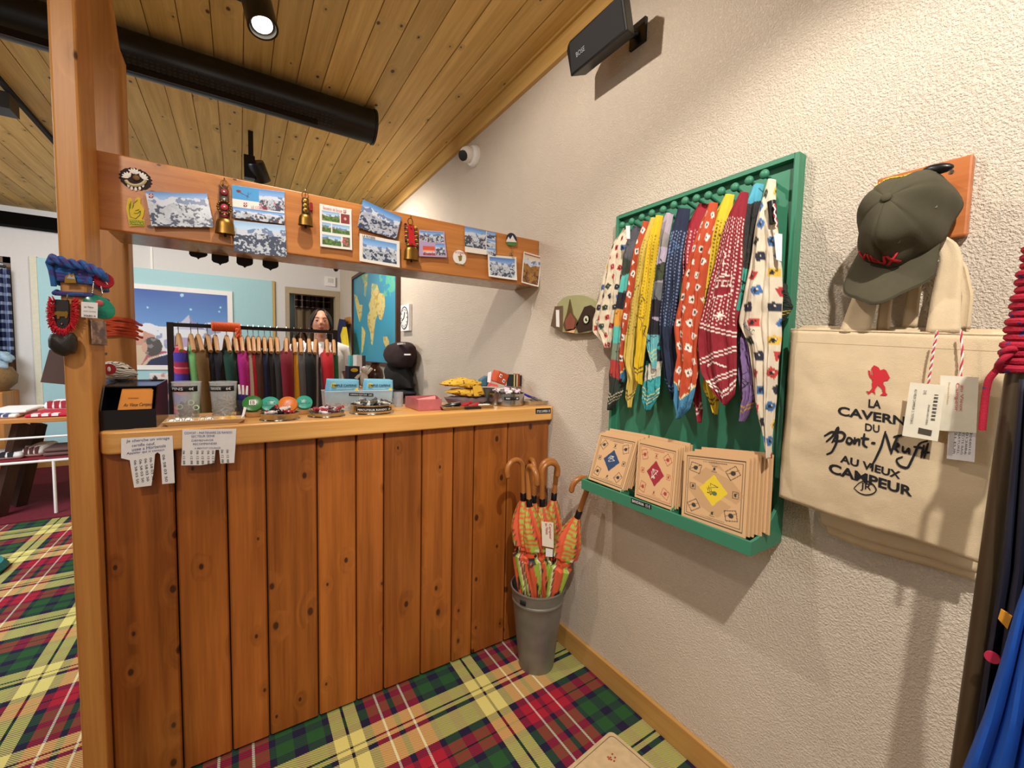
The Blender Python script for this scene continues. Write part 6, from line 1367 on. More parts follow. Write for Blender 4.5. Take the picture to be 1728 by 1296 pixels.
# steel pot with sachets
yp = 1.665; xc = (X(829, yp)+X(879, yp))/2; r = (X(879, yp)-X(829, yp))/2; h = Z(855, 664, yp-.03)-ZT
PT = thing('steel_pot', 'round polished steel pot with black label at the right of the counter', 'pot', (xc, yp, ZT))
part('pot_body', B().lathe([(0, .0006), (r*.96, .0006), (r, .003), (r, h), (r+.0025, h+.001), (r-.002, h+.001), (r-.003, .005), (0, .005)], (xc, yp, ZT), n=48), STEEL, PT)
G = []
for k in range(9): a = -math.pi/2-.25+(k/8-.5)*.9; G.append([(xc+(r+.001)*math.cos(a), yp+(r+.001)*math.sin(a), ZT+z_) for z_ in (h*.52, h*.80)])
b = B(); b.grid(np.array(G)); part('label_band', b, INK, PT, solid=.0006)
a = -math.pi/2-.25; text('MAGNET  3€', (xc+(r+.004)*math.cos(a-.35), yp+(r+.004)*math.sin(a-.35)-.0015, ZT+h*.60), (xc+(r+.004)*math.cos(a+.35), yp+(r+.004)*math.sin(a+.35)-.0015, ZT+h*.60), (xc+(r+.004)*math.cos(a-.35), yp+(r+.004)*math.sin(a-.35)-.0015, ZT+h*.74), WINK, PT)
for k in range(18):
    a = 2*math.pi*k/18; rr_ = r*(.2+.55*rg.random()); c_ = Vector((xc+rr_*math.cos(a), yp+rr_*math.sin(a), ZT+h+.004+.012*rg.random()))
    b = B(); b.box(c_-Vector((.013, .009, .0012)), c_+Vector((.013, .009, .0012)), rot=Matrix.Rotation(rg.uniform(-.7, .7), 3, 'X') @ Matrix.Rotation(rg.uniform(-.6, .6), 3, 'Y') @ Matrix.Rotation(rg.random()*3, 3, 'Z'))
    pk2 = k % 4 == 3; single('sugar_sachet', b, mat('d8b8cc' if pk2 else 'ece8ea', .6, name='sachet_paper'), ('pale pink' if pk2 else 'white')+' small sachet heaped in the steel pot', 'sachet', ('pink' if pk2 else 'white')+' sachets in the steel pot', smooth=False)
# tall grey tin, orange box pouch, blue bag
yt = 1.775
single('grey_tin', B().lathe([(0, .0006), (.032, .0006), (.034, .07), (.032, .07), (.030, .004), (0, .004)], (X(822, yt), yt, ZT), n=30), mat('5a564e', .4, .5, name='dull_grey_tin'), 'tall dull grey tin behind the steel pot', 'tin')
def oriented_box(cen, hx, hy, hz_, rx, ry, rz):
    R_ = Matrix.Rotation(rz, 3, 'Z') @ Matrix.Rotation(ry, 3, 'Y') @ Matrix.Rotation(rx, 3, 'X'); c_ = Vector(cen); return B().box(c_-Vector((hx, hy, hz_)), c_+Vector((hx, hy, hz_)), rot=R_), R_
c_ = Vector(PY(843, 637, 1.76)); b, R_ = oriented_box(c_, .036, .022, .028, .15, .28, .25)
OB = single('orange_case', b, mat('bf4a22', .6, name='orange_canvas'), 'tilted orange case with two white printed emblems on top of the grey tin', 'case', smooth=False, bevel=.004)
for (dx_, dz_) in ((-.018, .008), (.012, -.010)):
    e = c_+R_ @ Vector((dx_, -.0228, dz_)); bb = B().box(e-Vector((.008, .0004, .008)), e+Vector((.008, .0004, .008)), rot=R_ @ Matrix.Rotation(.2, 3, 'Y')); em = part('emblem', bb, WHT, OB, smooth=False)
    bb = B(); bb.ell(e+R_ @ Vector((0, -.001, 0)), (.005, .0008, .004), n=10, m=6); part('emblem_figure', bb, INK, em)
b = B(); pr4(b, ((823, 652), (826, 646), (840, 649), (841, 653), (828, 651)), 1.725, .006); single('coral_strap', b, mat('e0564a', .6, name='coral_webbing'), 'coral strap lying at the foot of the orange case', 'strap', smooth=False)
b = B(); pr4(b, ((810, 652), (812, 640), (822, 634), (830, 642), (828, 652)), 1.80, .03); single('blue_pouch', b, mat('3f6a80', .6, name='steel_blue_fabric'), 'steel blue pouch behind the orange case', 'pouch', smooth=False, bevel=.005)
b = B(); pr4(b, ((824, 629), (829, 627), (828, 646), (823, 645)), 1.745, .004); single('white_card', b, PAPER, 'white card standing left of the orange case', 'card', smooth=False)
# books on a wooden stand
ys = 1.80; xa, xb = X(861, ys), X(895, ys); zt = Z(875, 652, ys)
single('book_stand', B().box((xa, ys, ZT+.0006), (xb, ys+.055, zt-.004)).box((xa-.004, ys-.006, zt-.0039), (xb+.004, ys+.058, zt)), mat('8d8070', .4, name='grey_wood_box'), 'grey box carrying small books at the right end of the counter', 'box', smooth=False, bevel=.001)
bks = [('15201c', 'black-green', 862, 865.3), ('c9b27a', 'cream-spined', 865.6, 867.6), ('151b18', 'very dark', 867.9, 869.8), ('cdb98a', 'pale-spined', 870.1, 872), ('8a3020', 'red-brown', 872.3, 875.6), ('1c2420', 'dark green', 876, 880)]
for i, (cm, nm, u0, u1) in enumerate(bks):
    b = B(); b.box((X(u0, ys), ys-.003, zt+.0004), (X(u1, ys), ys+.045, Z(u0, 632-(i == 4)*1+(i > 4)*1.5, ys))); single('small_book', b, mat(cm, .5, name='book_'+nm), '%s small book standing on the grey box' % nm, 'book', 'small books on the grey box', smooth=False, bevel=.0006)
b = B(); b.box((X(880.6, ys), ys-.003, zt+.0004), (X(890, ys), ys+.04, Z(885, 634, ys))); bk = single('green_boxed_book', b, mat('4c6a60', .5, name='sea_green_cover'), 'grey-green book with cover facing out at the right end of the grey box', 'book', smooth=False)
pr4b = B(); pr4(pr4b, ((881, 648), (888.5, 649), (888, 651), (880.5, 650)), ys-.005, .001); part('white_band', pr4b, WHT, bk, smooth=False)
# tray of blue pens
T, xa, xb = tray('small steel tray of blue pens at the right end of the counter', 893, 936, 1.575, 1.665, .019, mat('bdb5a2', .3, .5, name='satin_tin'), name='pen_tray')
text('STYLO 3€', PY(905, 683, 1.573), PY(929, 682.5, 1.573), PY(905, 679.5, 1.573), mat('8a8478', .5, name='grey_print'), T)
for i in range(5):
    e0 = Vector((X(882+i*1.6, 1.70), 1.70-.010*i, Z(882, 664+i*1.5, 1.70))); e1 = Vector((X(908+i*4, 1.60), 1.60+.004*i, ZT+.016)); 
    T = thing('blue_pen', 'blue capped pen resting on the pen tray, %s of five' % ['topmost', 'second', 'third', 'fourth', 'lowest'][i], 'pen', e1, 'blue pens on the pen tray'); m_ = e0+(e1-e0)*.42
    part('cap', B().cyl(e0, m_, .0052, n=10), mat('1c1c9c', .3, name='royal_blue_plastic'), T); part('barrel', B().cyl(m_, e1, .0034, .0026, n=8), STEEL if i % 2 else mat('3a3034', .3, name='dark_barrel'), T)
# ------------------------------------------------------------ things on the post
def proj(G):
    c = (np.asarray(G)-np.array([0, 0, HC])) @ RM.T; return 864+F*c[..., 0]/-c[..., 2], 648-F*c[..., 1]/-c[..., 2]
def pixcv(G, bg):
    """raster whose drawing units are the projected picture pixels of a printed sheet in place"""
    cv = Cv(G.shape[1], G.shape[0], 1, 1, bg); cv.X, cv.Y = proj(G); return cv
pxl, pxr, pyf, pyb = pl_, XP, YPF, min(yb_, 1.66)
def loop(z0, z1, r, off=0., n=10):
    g = r+.001+off; pts = []; cs = [(pxl-g, pyf-g), (pxr+g, pyf-g), (pxr+g, pyb+g), (pxl-g, pyb+g)]
    tot = 0
    for i in range(4):
        a, c = cs[i], cs[(i+1) % 4]
        for k in range(n): t = k/n; pts.append((a[0]+(c[0]-a[0])*t, a[1]+(c[1]-a[1])*t, z0+(z1-z0)*(i+t)/4))
    return pts
RB = NT('blue_violet_rope'); _v = RB.world(); _n = RB.n('ShaderNodeTexNoise', {'Vector': _v, 'Scale': 60.0, 'Detail': 3.0}).outputs[0]
RB.set(RB.p.inputs['Base Color'], RB.mix(RB.math('GREATER_THAN', _n, .53), lin('2a68b4'), lin('4a4690'))); RB.set(RB.p.inputs['Roughness'], .75); RB.bump(RB.noise(_v, 900, 2), .5, .003); RB = RB.m
zr = lambda v: PY(120, v, pyf)[2]
T = thing('rope_coil', 'blue and violet mountaineering rope wound round the thick post', 'rope', (pxl, pyf, zr(486)))
b = B(); pts = []
zt_, zb_ = zr(446), zr(478)
nl = 6
for i in range(nl): pts += loop(zt_+(zb_-zt_)*i/nl, zt_+(zb_-zt_)*(i+1)/nl, .0062)
b.tube(pts, .0062, n=8); part('wraps', b, RB, T)
b = B(); tw = [PY(82, 440, pyf-.02), PY(90, 436, pyf-.024), PY(104, 441, pyf-.028), PY(122, 446, pyf-.026), PY(140, 447, pyf-.026), PY(158, 455, pyf-.026), PY(172, 462, pyf-.02), PY(182, 472, pyf+.01)]
tw = [Vector(p) for p in smoothc(resamp(tw, 40), 2)]; b.tube([p+Vector((0, .006*math.cos(i*.6), .007*math.sin(i*.6))) for i, p in enumerate(tw)], .0062, n=8).tube([p-Vector((0, .006*math.cos(i*.6), .007*math.sin(i*.6))) for i, p in enumerate(tw)], .0062, n=8); part('twisted_strand', b, RB, T)
b = B(); b.tube(loop(zr(497), zr(493), .006), .0058, n=8, closed=True); part('lower_wrap', b, RB, T)
b = B(); b.tube([Vector(p) for p in smoothc(resamp([PY(81, 442, pyf-.016), PY(86, 455, pyf-.016), PY(89, 470, pyf-.016), PY(91, 483, pyf-.016)], 14), 1)], .0055, n=8); part('loose_end', b, RB, T)
y = pyf-.018; b = B(); b.prism([PY(*p, y) for p in ((108, 478), (109, 466), (114, 464), (116, 460), (120, 463), (124, 461), (127, 466), (129, 478))], (0, .003, 0)); BR = single('mountain_brooch', b, GOLD, 'small gilt mountain brooch pinned on the blue rope', 'brooch', smooth=False, bevel=.0008)
b = B(); b.prism([PY(*p, y-.001) for p in ((112, 470), (117, 464), (121, 468), (124, 465), (127, 471))], (0, .001, 0)); part('snow_cap', b, STEEL, BR, smooth=False)
def hang_tin(label, u, v, y, rx, rz_, cm, d, arc=None):
    c_ = Vector(PY(u, v, y)); T = thing('hanging_tin', label, 'tin', c_); d = Vector(d).normalized()
    part('tin_body', B().lathe([(0, 0), (rx, 0), (rx*1.0, .010), (rx*.92, .012), (0, .0125)], c_-d*.012, tuple(d), n=36, ell=(1, rz_)), mat(cm, .2, name='glossy_'+cm), T); return T, c_, d
T, c_, d = hang_tin('glossy dark red tin with a white skier figure hanging on the blue rope', 176, 473, pyf-.004, .020, 1, 'a0182a', (.35, -.9, .1))
u_ = Vector((.9, .35, 0)).normalized(); b = B(); f = c_+d*.0012; b.tube([f+u_*-.008+Vector((0, 0, .006)), f+Vector((0, 0, .001)), f+u_*.006+Vector((0, 0, -.010))], .0012, n=5).tube([f+u_*-.002+Vector((0, 0, .010)), f+u_*.007+Vector((0, 0, .002))], .0014, n=5).ell(f+Vector((0, 0, .010)), .0025, n=8, m=6); part('skier_print', b, WHT, T)
T, c_, d = hang_tin('glossy green oval tin hanging on two bead chains beside the red fringed strap', 168, 518, pyf-.006, .0255, 1.32, '16876a', (.25, -.95, .05))
for (a0, a1) in (((158, 476), (156, 494)), ((171, 484), (173, 495))):
    b = B(); p0_, p1_ = Vector(PY(*a0, pyf-.012)), Vector(PY(*a1, pyf-.010))
    for k in range(7): b.ell(p0_+(p1_-p0_)*k/6, .0017, n=6, m=5)
    part('bead_chain', b, STEEL, T)
f = c_+d*.0012; b = B(); b.ell(f+Vector((0, -.0005, .010)), (.008, .001, .008), n=10, m=6); part('round_print', b, mat('b84a50', .4, name='rose_print'), T)
text('VIEUX', f+Vector((-.012, -.001, -.016)), f+Vector((.012, -.001, -.017)), f+Vector((-.012, -.001, -.009)), mat('123a5a', .4, name='deep_blue_print'), T); text('CAMPEUR', f+Vector((-.014, -.001, -.024)), f+Vector((.013, -.001, -.025)), f+Vector((-.014, -.001, -.018)), mat('123a5a', .4, name='deep_blue_print'), T)
y = pyf-.022; b = B(); b.prism([PY(*p, y) for p in ((137, 509), (165, 511), (164.5, 537), (137, 535))], (0, .0005, 0)); TG2 = single('price_label', b, PAPER, 'white square price label in front of the green tin on the post', 'label', smooth=False)
text('au Vieux', PY(142, 519, y-.0006), PY(158, 520.5, y-.0006), PY(142, 515.5, y-.0006), INK, TG2); text('PORTE CLE ROND', PY(141, 526, y-.0006), PY(162, 527.5, y-.0006), PY(141, 524, y-.0006), INK, TG2); text('3068014', PY(141, 534, y-.0006), PY(161, 535.5, y-.0006), PY(141, 530.5, y-.0006), INK, TG2)
# plastic pouch with a photo on the side of the post
G = quadgrid([PX(153, 540, XP+.006), PX(178, 543, XP+.006), PX(181, 583, XP+.006), PX(155, 581, XP+.006)], 30, 40); cv = pixcv(G, '8f7468'); k_ = fbm(30, 40, 5, 61); cv.mask(k_ > .55, 'b79a92'); cv.mask(k_ < .38, '5f4a4c'); cv.ell(172, 562, 5, 8, '4a4658')
painted('photo_sleeve', G, cv, PCM, None, label='small clear sleeve with a faded photo hanging on the side of the post', cat='sleeve', solid=.001)
# red fringed bell strap
y = pyf-.010; T = thing('fringed_strap', 'black leather strap with bright red fringe and gilt cow hanging on the post', 'strap', PY(105, 560, y))
lp = [(92, 505), (116, 506), (117, 540), (113, 553), (104, 557), (95, 554), (90, 545), (90, 520)]
b = B(); b.prism([PY(*p, y-.006) for p in lp], (0, .006, 0)); part('leather_plate', b, mat('1c1412', .55, name='black_leather'), T, smooth=False, bevel=.001)
rg = random.Random(8); b = B(); path = smoothc(resamp([(88, 505), (86, 525), (87, 543), (94, 556), (104, 561), (115, 557), (123, 545), (126, 525), (126, 506)], 90), 2)
cen = np.array([105, 527.])
for i, p in enumerate(path):
    for j in range(5):
        q = p+(np.array([rg.uniform(-3, 3), rg.uniform(-2, 2)])); o_ = (q-cen)/np.linalg.norm(q-cen); e = q+o_*rg.uniform(3, 7)+np.array([rg.uniform(-1.5, 1.5), rg.uniform(-1, 2)]); s = q-o_*3
        yy = y-.004-rg.random()*.012; b.tube([PY(*s, yy+.003), PY(*q, yy-.003), PY(*e, yy)], .0011, n=4)
part('red_fringe', b, mat('c81e30', .9, name='red_wool_fringe'), T, kind='stuff')
b = B(); cow = [(92, 527), (97, 525), (108, 526), (113, 525), (115, 529), (113, 537), (110, 537), (109, 534), (101, 534), (100, 538), (96, 538), (96, 532), (92, 531)]; b.prism([PY(*p, y-.0085) for p in cow], (0, .0022, 0)); part('gilt_cow', b, GOLD, T, smooth=False)
b = B(); b.ell(PY(104, 547, y-.007), .0028, n=10, m=8); part('stud', b, STEEL, T)
b = B(); b.tube([PY(113, 497, pyf-.016), PY(113, 503, y-.008), PY(112, 507, y-.007)], .0014, n=6); part('hook', b, STEEL, T)
b = B(); pp = [(86, 566), (95, 563), (112, 565), (124, 562), (130, 570), (131, 585), (126, 597), (110, 600), (92, 597), (83, 588), (82, 574)]
b = pillow('', pp, pyf-.028, None, .022); single('leather_pouch', b, mat('231d1a', .5, name='black_grained_leather', bump=.3, bs=500), 'rounded black leather pouch below the red fringed strap', 'pouch')
yk = pyb+.02; b = B(); b.prism([PY(*p, yk) for p in ((83, 590), (110, 592), (120, 650), (68, 645))], (0, .003, 0)); b.box((pxl+.02, pyb+.0005, zr(600)), (pxl+.05, yk+.001, zr(595))); single('flared_card', b, mat('6f6062', .8, name='grey_brown_card'), 'grey-brown flared card panel sticking out behind the left side of the post', 'card', smooth=False)
# orange cord on the rear stud
sx0, sx1 = p2a[0]-.05, p2b[0]; b = B(); oc_ = mat('d2502e', .7, name='orange_cord', noise=.15)
T = thing('accessory_rope', 'orange cord wrapped in many turns round the rear upright', 'cord', (sx1, 1.89, PY(205, 568, 1.89)[2]))
for i in range(9):
    zc_ = PY(205, 537+i*3.6, 1.89)[2]; sl = .012*math.sin(i*1.9); pts = [(sx0-.01, 1.94, zc_-sl), (sx0-.006, 1.892, zc_-sl), (sx0+.05, 1.890, zc_-sl*.4), (sx1-.03, 1.889, zc_+sl*.5), (sx1+.005, 1.892, zc_-.004), (sx1+.010+.012*(i % 3 == 1), 1.93, zc_-.012)]
    b.tube([Vector(p) for p in smoothc(resamp(pts, 20), 1)], .0042, n=7)
part('turns', b, oc_, T)
# striped pouch with red badge
G = quadgrid([PY(178, 611, 1.80), PY(214, 608, 1.80), PY(236, 630, 1.80), PY(180, 640, 1.80)], 60, 36); G = G.copy()
yy = 1.80; L_, R_ = [(150, 614), (150, 640)], None
outl = [(172, 612), (190, 610), (204, 611), (218, 618), (228, 624), (234, 632), (226, 638), (214, 640), (202, 642), (188, 641), (172, 638)]
b = pillow('', outl, yy, None, .03)
SM = NT('striped_cotton'); sx = SM.n('ShaderNodeSeparateXYZ', {0: SM.world()}); wv = SM.math('SINE', SM.math('MULTIPLY', SM.math('ADD', sx.outputs[2], SM.math('MULTIPLY', SM.noise(SM.world(), 22, 2), .030)), 900.))
SM.set(SM.p.inputs['Base Color'], SM.mix(SM.math('GREATER_THAN', wv, .62), lin('e6e0d4'), lin('2a2426'))); SM.set(SM.p.inputs['Roughness'], .85); SM = SM.m
SP2 = single('striped_pouch', b, SM, 'white pouch with fine dark stripes and round red badge behind the black card box', 'pouch')
b = B(); b.lathe([(0, 0), (.017, 0), (.017, .003), (0, .004)], PY(184, 623, yy-.028), (0, -1, .1), n=26); part('red_badge', b, mat('a81a28', .4, name='crimson_badge'), SP2)
b = B(); b.ell(PY(184, 623, yy-.033), (.004, .001, .008), n=8, m=6); part('badge_figure', b, WHT, SP2)
st2 = PY(200, 641, 1.80); single('folded_scarf', B().box((st2[0]-.05, 1.78, ZT+.0006), (st2[0]+.09, 1.85, PY(200, 642, 1.80)[2])), mat('5a6a94', .85, name='faded_blue_cloth', noise=.2), 'folded blue cloth under the striped pouch behind the black card box', 'cloth', smooth=False, bevel=.012)
# ------------------------------------------------------------ back wall fittings
yw = YB-.001
def wallrect(name, label, cat, pts, d0, d1, m, **kw):
    b = B(); b.prism([PY(*p, YB-d1) for p in pts], (0, d1-d0, 0)); return single(name, b, m, label, cat, smooth=False, **kw)
lb = mat('a9d3da', .6, name='pale_turquoise_panel', noise=.02)
pa, pb_ = PY(61, 434, YB-.03), PY(459, 474, YB-.03)
PN = thing('wall_panel', 'wide pale turquoise panel covering the back wall behind the poster', 'panel', ((pa[0]+pb_[0])/2, YB, .1))
part('sheet', B().box((pa[0], YB-.025, .1), (pb_[0], YB-.001, pb_[2])), lb, PN, smooth=False)
part('edge_strip', B().box((pa[0]-.05, YB-.03, .1), (pa[0]-.0005, YB-.001, pb_[2]+.01)), mat('dcd8c0', .6, name='cream_strip'), PN, smooth=False); part('edge_strip', B().box((pb_[0]+.0005, YB-.03, .1), (pb_[0]+.03, YB-.001, pb_[2])), mat('c8a868', .6, name='pine_strip'), PN, smooth=False)
struct('trim_3', B().box((PY(256, 440, YB)[0]-.01, YB-.012, pb_[2]), (PY(256, 440, YB)[0]+.01, YB-.0005, ZC-.2)), WHT, smooth=False)
struct('baseboard_back', B().box((-4.9, YB-.014, 0), (DX0-.05, YB, .09)), M_base, smooth=False)
# poster
yq = YB-.05; TLp, BRp = PY(392, 492, yq), PY(392, 628, yq); xl = PY(196, 520, yq)[0]; zt1, zb1 = TLp[2], PY(240, 624, yq)[2]; xr1 = TLp[0]
PO = thing('framed_poster', 'large white framed photo poster of a blue sky, snowy peak and a grey-haired head', 'poster', ((xl+xr1)/2, YB-.03, zb1))
part('frame', B().box((xl, yq, zb1), (xr1, YB-.0255, zt1)), WHT, PO, smooth=False)
iw = .055; G = quadgrid([(xl+iw, yq-.002, zt1-iw), (xr1-iw, yq-.002, zt1-iw), (xr1-iw, yq-.002, zb1+iw), (xl+iw, yq-.002, zb1+iw)], 150, 110); cv = pixcv(G, '2a62c4')
s_ = np.clip((cv.Y-490)/70, 0, 1)[..., None]; cv.a[:] = np.array(lin('1c4ea8'))*(1-s_)+np.array(lin('6fa4e2'))*s_
k_ = fbm(150, 110, 8, 71)
cv.mask((cv.Y > 549+4*np.sin(cv.X*.12)+8*(k_-.5)), 'e9edf5'); cv.mask((cv.Y > 549) & (k_ > .55) & (cv.Y < 590), '9aa8cc')
cv.poly([(296, 556), (304, 545), (312, 538), (319, 531), (325, 540), (333, 546), (346, 556)], 'c9cbe6'); cv.poly([(319, 531), (325, 540), (333, 546), (346, 556), (322, 556)], '8a8fc2')
cv.poly([(215, 552), (236, 556), (262, 566), (262, 580), (232, 584), (215, 575)], 'cf9a86'); cv.ell(232, 562, 10, 9, 'e6d2c6')
cv.poly([(215, 580), (250, 584), (270, 596), (262, 620), (215, 624)], 'd9c2a6'); cv.poly([(240, 622), (255, 606), (290, 596), (330, 600), (330, 626), (240, 626)], '1c2450'); cv.poly([(236, 620), (250, 604), (286, 594), (270, 592), (248, 598)], 'b85a6a')
cv.ell(257, 585, 17, 16, '4f4a48'); m = (np.hypot((cv.X-257)/17, (cv.Y-585)/16) < 1) & (k_ > .52); cv.mask(m, '8a8682'); cv.ell(244, 586, 5, 9, 'd8a890')
cv.ell(308, 578, 30, 8, 'b8a8cc')
for (u, v, r) in ((307, 498, 3), (249, 519, 2), (322, 522, 2), (372, 519, 1.6), (370, 526, 1.6)): cv.ell(u, v, r, r, '9fe0f0')  # small reflections on the poster, painted in as pale spots
b = B(); b.grid(G); part('photograph', b, PCM, PO, cols=cv.a)
G = quadgrid([(PY(252, 628, yq)[0], yq+.01, zb1-.04), (PY(330, 628, yq)[0], yq+.01, zb1-.04), (PY(330, 628, yq)[0], yq+.01, zb1-.75), (PY(252, 628, yq)[0], yq+.01, zb1-.75)], 40, 40); cv = pixcv(G, 'c8948c'); k_ = fbm(40, 40, 5, 77); cv.mask(k_ > .55, 'e8e0dc'); cv.mask(k_ < .42, '3f4a6a'); cv.ell(262, 640, 5, 6, '1c1414')
painted('small_poster', G, cv, PCM, None, label='smaller poster with a pink face below the big framed one', cat='poster', solid=.02)
# light switch
wallrect('light_switch', 'white square light switch on the back wall right above the doorway', 'switch', ((549, 466), (566, 468), (566, 484), (549, 482)), 0, .03, WHT)
sw = [o for o in bpy.data.objects if o.name.startswith('light_switch')][0]; b = B(); b.prism([PY(*p, YB-.036) for p in ((553, 469), (562, 470.3), (562, 477.5), (553, 476.3))], (0, .006, 0)); part('rocker', b, mat('d8d4cc', .5, name='grey_white_plastic'), sw, smooth=False)
# curtains in the doorway
CT = NT('brown_plaid'); sx = CT.n('ShaderNodeSeparateXYZ', {0: CT.world()})
def stripe(c, per, w_): return CT.math('LESS_THAN', CT.math('FRACT', CT.math('MULTIPLY', c, 1/per)), w_)
a_1, a_2 = stripe(sx.outputs[0], .115, .16), stripe(sx.outputs[2], .115, .16)
CT.set(CT.p.inputs['Base Color'], CT.mix(CT.math('MULTIPLY', CT.math('ADD', a_1, a_2), .42), lin('38201c'), lin('d8d0c4'))); CT.set(CT.p.inputs['Roughness'], .9); CT = CT.m
def drape(name, label, cat, u0, u1, v0, v1, y, m, amp=.03, nf=7):
    c = [PY(u0, v0, y), PY(u1, v0, y), PY(u1, v1, y), PY(u0, v1, y)]; z0_, z1_ = (c[0][2]+c[1][2])/2, (c[2][2]+c[3][2])/2
    G = quadgrid([(c[0][0], y, z0_), (c[1][0], y, z0_), (c[1][0], y, z1_), (c[0][0], y, z1_)], 90, 16); s_ = np.linspace(0, 1, 90)[None, :]; G[..., 1] += amp*np.sin(2*math.pi*nf*s_)
    G[0, :, 2] += .02*np.sin(2*math.pi*nf*s_[0]); b = B(); b.grid(G); return single(name, b, m, label, cat, solid=.004)
yc_ = 8.2
drape('valance_curtain', 'short dark plaid curtain at the top of the rear doorway', 'curtain', 494, 557, 493, 521, yc_, CT)
drape('long_curtain', 'beige curtain hanging below the plaid valance in the rear doorway', 'curtain', 499, 553, 519, 680, yc_+.08, mat('b9a68a', .9, name='beige_linen'), nf=4)
single('curtain_rod', B().cyl((DX0, yc_, PY(520, 491, yc_)[2]), (DX1, yc_, PY(520, 491, yc_)[2]), .012), BLK, 'dark rod carrying the plaid curtain in the passage', 'rod')
pt = struct('wall_niche', B().box((DX0, 7.6, 0), (PY(497, 500, 7.6)[0], 7.75, DZ+.2)), mat('5d6a6c', .7, name='grey_blue_side'), smooth=False)
# blue plaid curtain at far left window
CB2 = NT('blue_plaid'); sx = CB2.n('ShaderNodeSeparateXYZ', {0: CB2.world()})
def stripe2(c, per, w_): return CB2.math('LESS_THAN', CB2.math('FRACT', CB2.math('MULTIPLY', c, 1/per)), w_)
CB2.set(CB2.p.inputs['Base Color'], CB2.mix(CB2.math('MULTIPLY', CB2.math('ADD', stripe2(sx.outputs[0], .09, .35), stripe2(sx.outputs[2], .09, .35)), .5), lin('16224c'), lin('b8c8e6'))); CB2.set(CB2.p.inputs['Roughness'], .9); CB2 = CB2.m
drape('window_curtain', 'blue and white plaid curtain at the far left window', 'curtain', -20, 16, 452, 605, YB-.05, CB2, nf=3)
single('window_curtain_rod', B().cyl((-4.4, YB-.05, PY(0, 449, YB-.05)[2]), (wx1-.02, YB-.05, PY(0, 449, YB-.05)[2]), .014), BLK, 'dark rod above the blue plaid curtain', 'rod')
# ------------------------------------------------------------ right wall beyond the counter: map, clock, bags
xm = W-.02; q = [PX(597, 472, xm), PX(671, 427, xm), PX(671, 614, xm), PX(597, 607.5, xm)]
ym0, ym1 = q[0][1], q[1][1]; zm1 = (q[0][2]+q[1][2])/2; zm0 = (q[2][2]+q[3][2])/2
MP = thing('world_map', 'large framed turquoise and yellow world map on the right wall behind the counter', 'map', (W, (ym0+ym1)/2, zm0))
G = quadgrid([(xm-.0015, ym0, zm1), (xm-.0015, ym1, zm1), (xm-.0015, ym1, zm0), (xm-.0015, ym0, zm0)], 150, 170); cv = pixcv(G, '1f94b4'); k_ = fbm(150, 170, 12, 81); k2 = fbm(150, 170, 30, 82, 2)
def m5(*p): return [(400+u/4.985, 420+v/4.985) for u, v in p]
E2_ = lambda c: c
land = np.zeros(cv.X.shape, bool); save = cv.a.copy()
for pts in (((1045, 215), (1100, 210), (1095, 300), (1080, 400), (1068, 390), (1072, 300), (1050, 240)), ((1135, 290), (1180, 300), (1200, 370), (1240, 380), (1245, 480), (1230, 560), (1215, 600), (1195, 590), (1185, 545), (1165, 600), (1155, 680), (1140, 810), (1128, 800), (1120, 700), (1100, 640), (1098, 560), (1118, 520), (1108, 470), (1130, 400), (1128, 340)),
            ((985, 380), (1010, 400), (1030, 470), (1055, 470), (1048, 560), (1030, 620), (1015, 560), (1000, 480)), ((1050, 650), (1080, 690), (1075, 760), (1058, 860), (1045, 890), (1048, 760)), ((1232, 740), (1262, 735), (1280, 780), (1272, 830), (1250, 825), (1232, 790))):
    cv.a[:] = 0; cv.poly(m5(*pts), 'ffffff'); land |= cv.a[..., 0] > .5
cv.a = save; cv.mask((cv.X > 640) & (cv.Y < 500) & (k_ > .52), '4fb89a'); cv.mask((cv.X < 610) & (k_ > .60), '3fa6a0'); cv.mask(land, 'e3cf7c'); cv.mask(land & (k2 > .62), 'c9a848'); cv.mask(land & (cv.Y < 500) & (k_ > .55), '8cc08a')
b = B(); b.grid(G); part('map_sheet', b, PCM, MP, cols=cv.a)
part('backing', B().box((xm, ym1, zm0), (W-.001, ym0, zm1)), WHT, MP, smooth=False); fm = mat('4a2a1c', .5, name='walnut_frame'); f_w = .035
part('map_frame', B().box((xm-.02, ym1-f_w, zm0-f_w), (W-.0012, ym1-.0005, zm1+f_w)).box((xm-.02, ym0+.0005, zm0-f_w), (W-.0012, ym0+f_w, zm1+f_w)).box((xm-.02, ym1, zm1+.0005), (W-.0012, ym0, zm1+f_w)).box((xm-.02, ym1, zm0-f_w), (W-.0012, ym0, zm0-.0005)), fm, MP, smooth=False)
xc_ = W-.03; yn = PX(695, 540, W-.002)[1]; yfar = PX(676, 537, xc_)[1]; z1_ = PX(690, 512, xc_)[2]; z0_ = PX(690, 558, xc_)[2]
CK = thing('wall_clock', 'square white box clock with a round dial on the right wall beside the map', 'clock', (W, (yn+yfar)/2, z0_))
part('clock_case', B().box((xc_, yn, z0_), (W-.001, yfar, z1_)), WHT, CK, smooth=False, bevel=.004)
cc = Vector((xc_-.001, (yn+yfar)/2, (z0_+z1_)/2)); rk = min(abs(yfar-yn), z1_-z0_)*.46
part('dial', B().lathe([(0, 0), (rk, 0), (rk, .002), (0, .002)], cc, (-1, 0, 0), n=40, ell=(1, 1)), mat('e8e8e4', .5, name='dial_white'), CK)
b = B(); b.lathe([(rk*.93, 0), (rk, 0), (rk, .004), (rk*.93, .004), (rk*.93, 0)], cc, (-1, 0, 0), n=40); part('dial_ring', b, BLK, CK)
b = B()
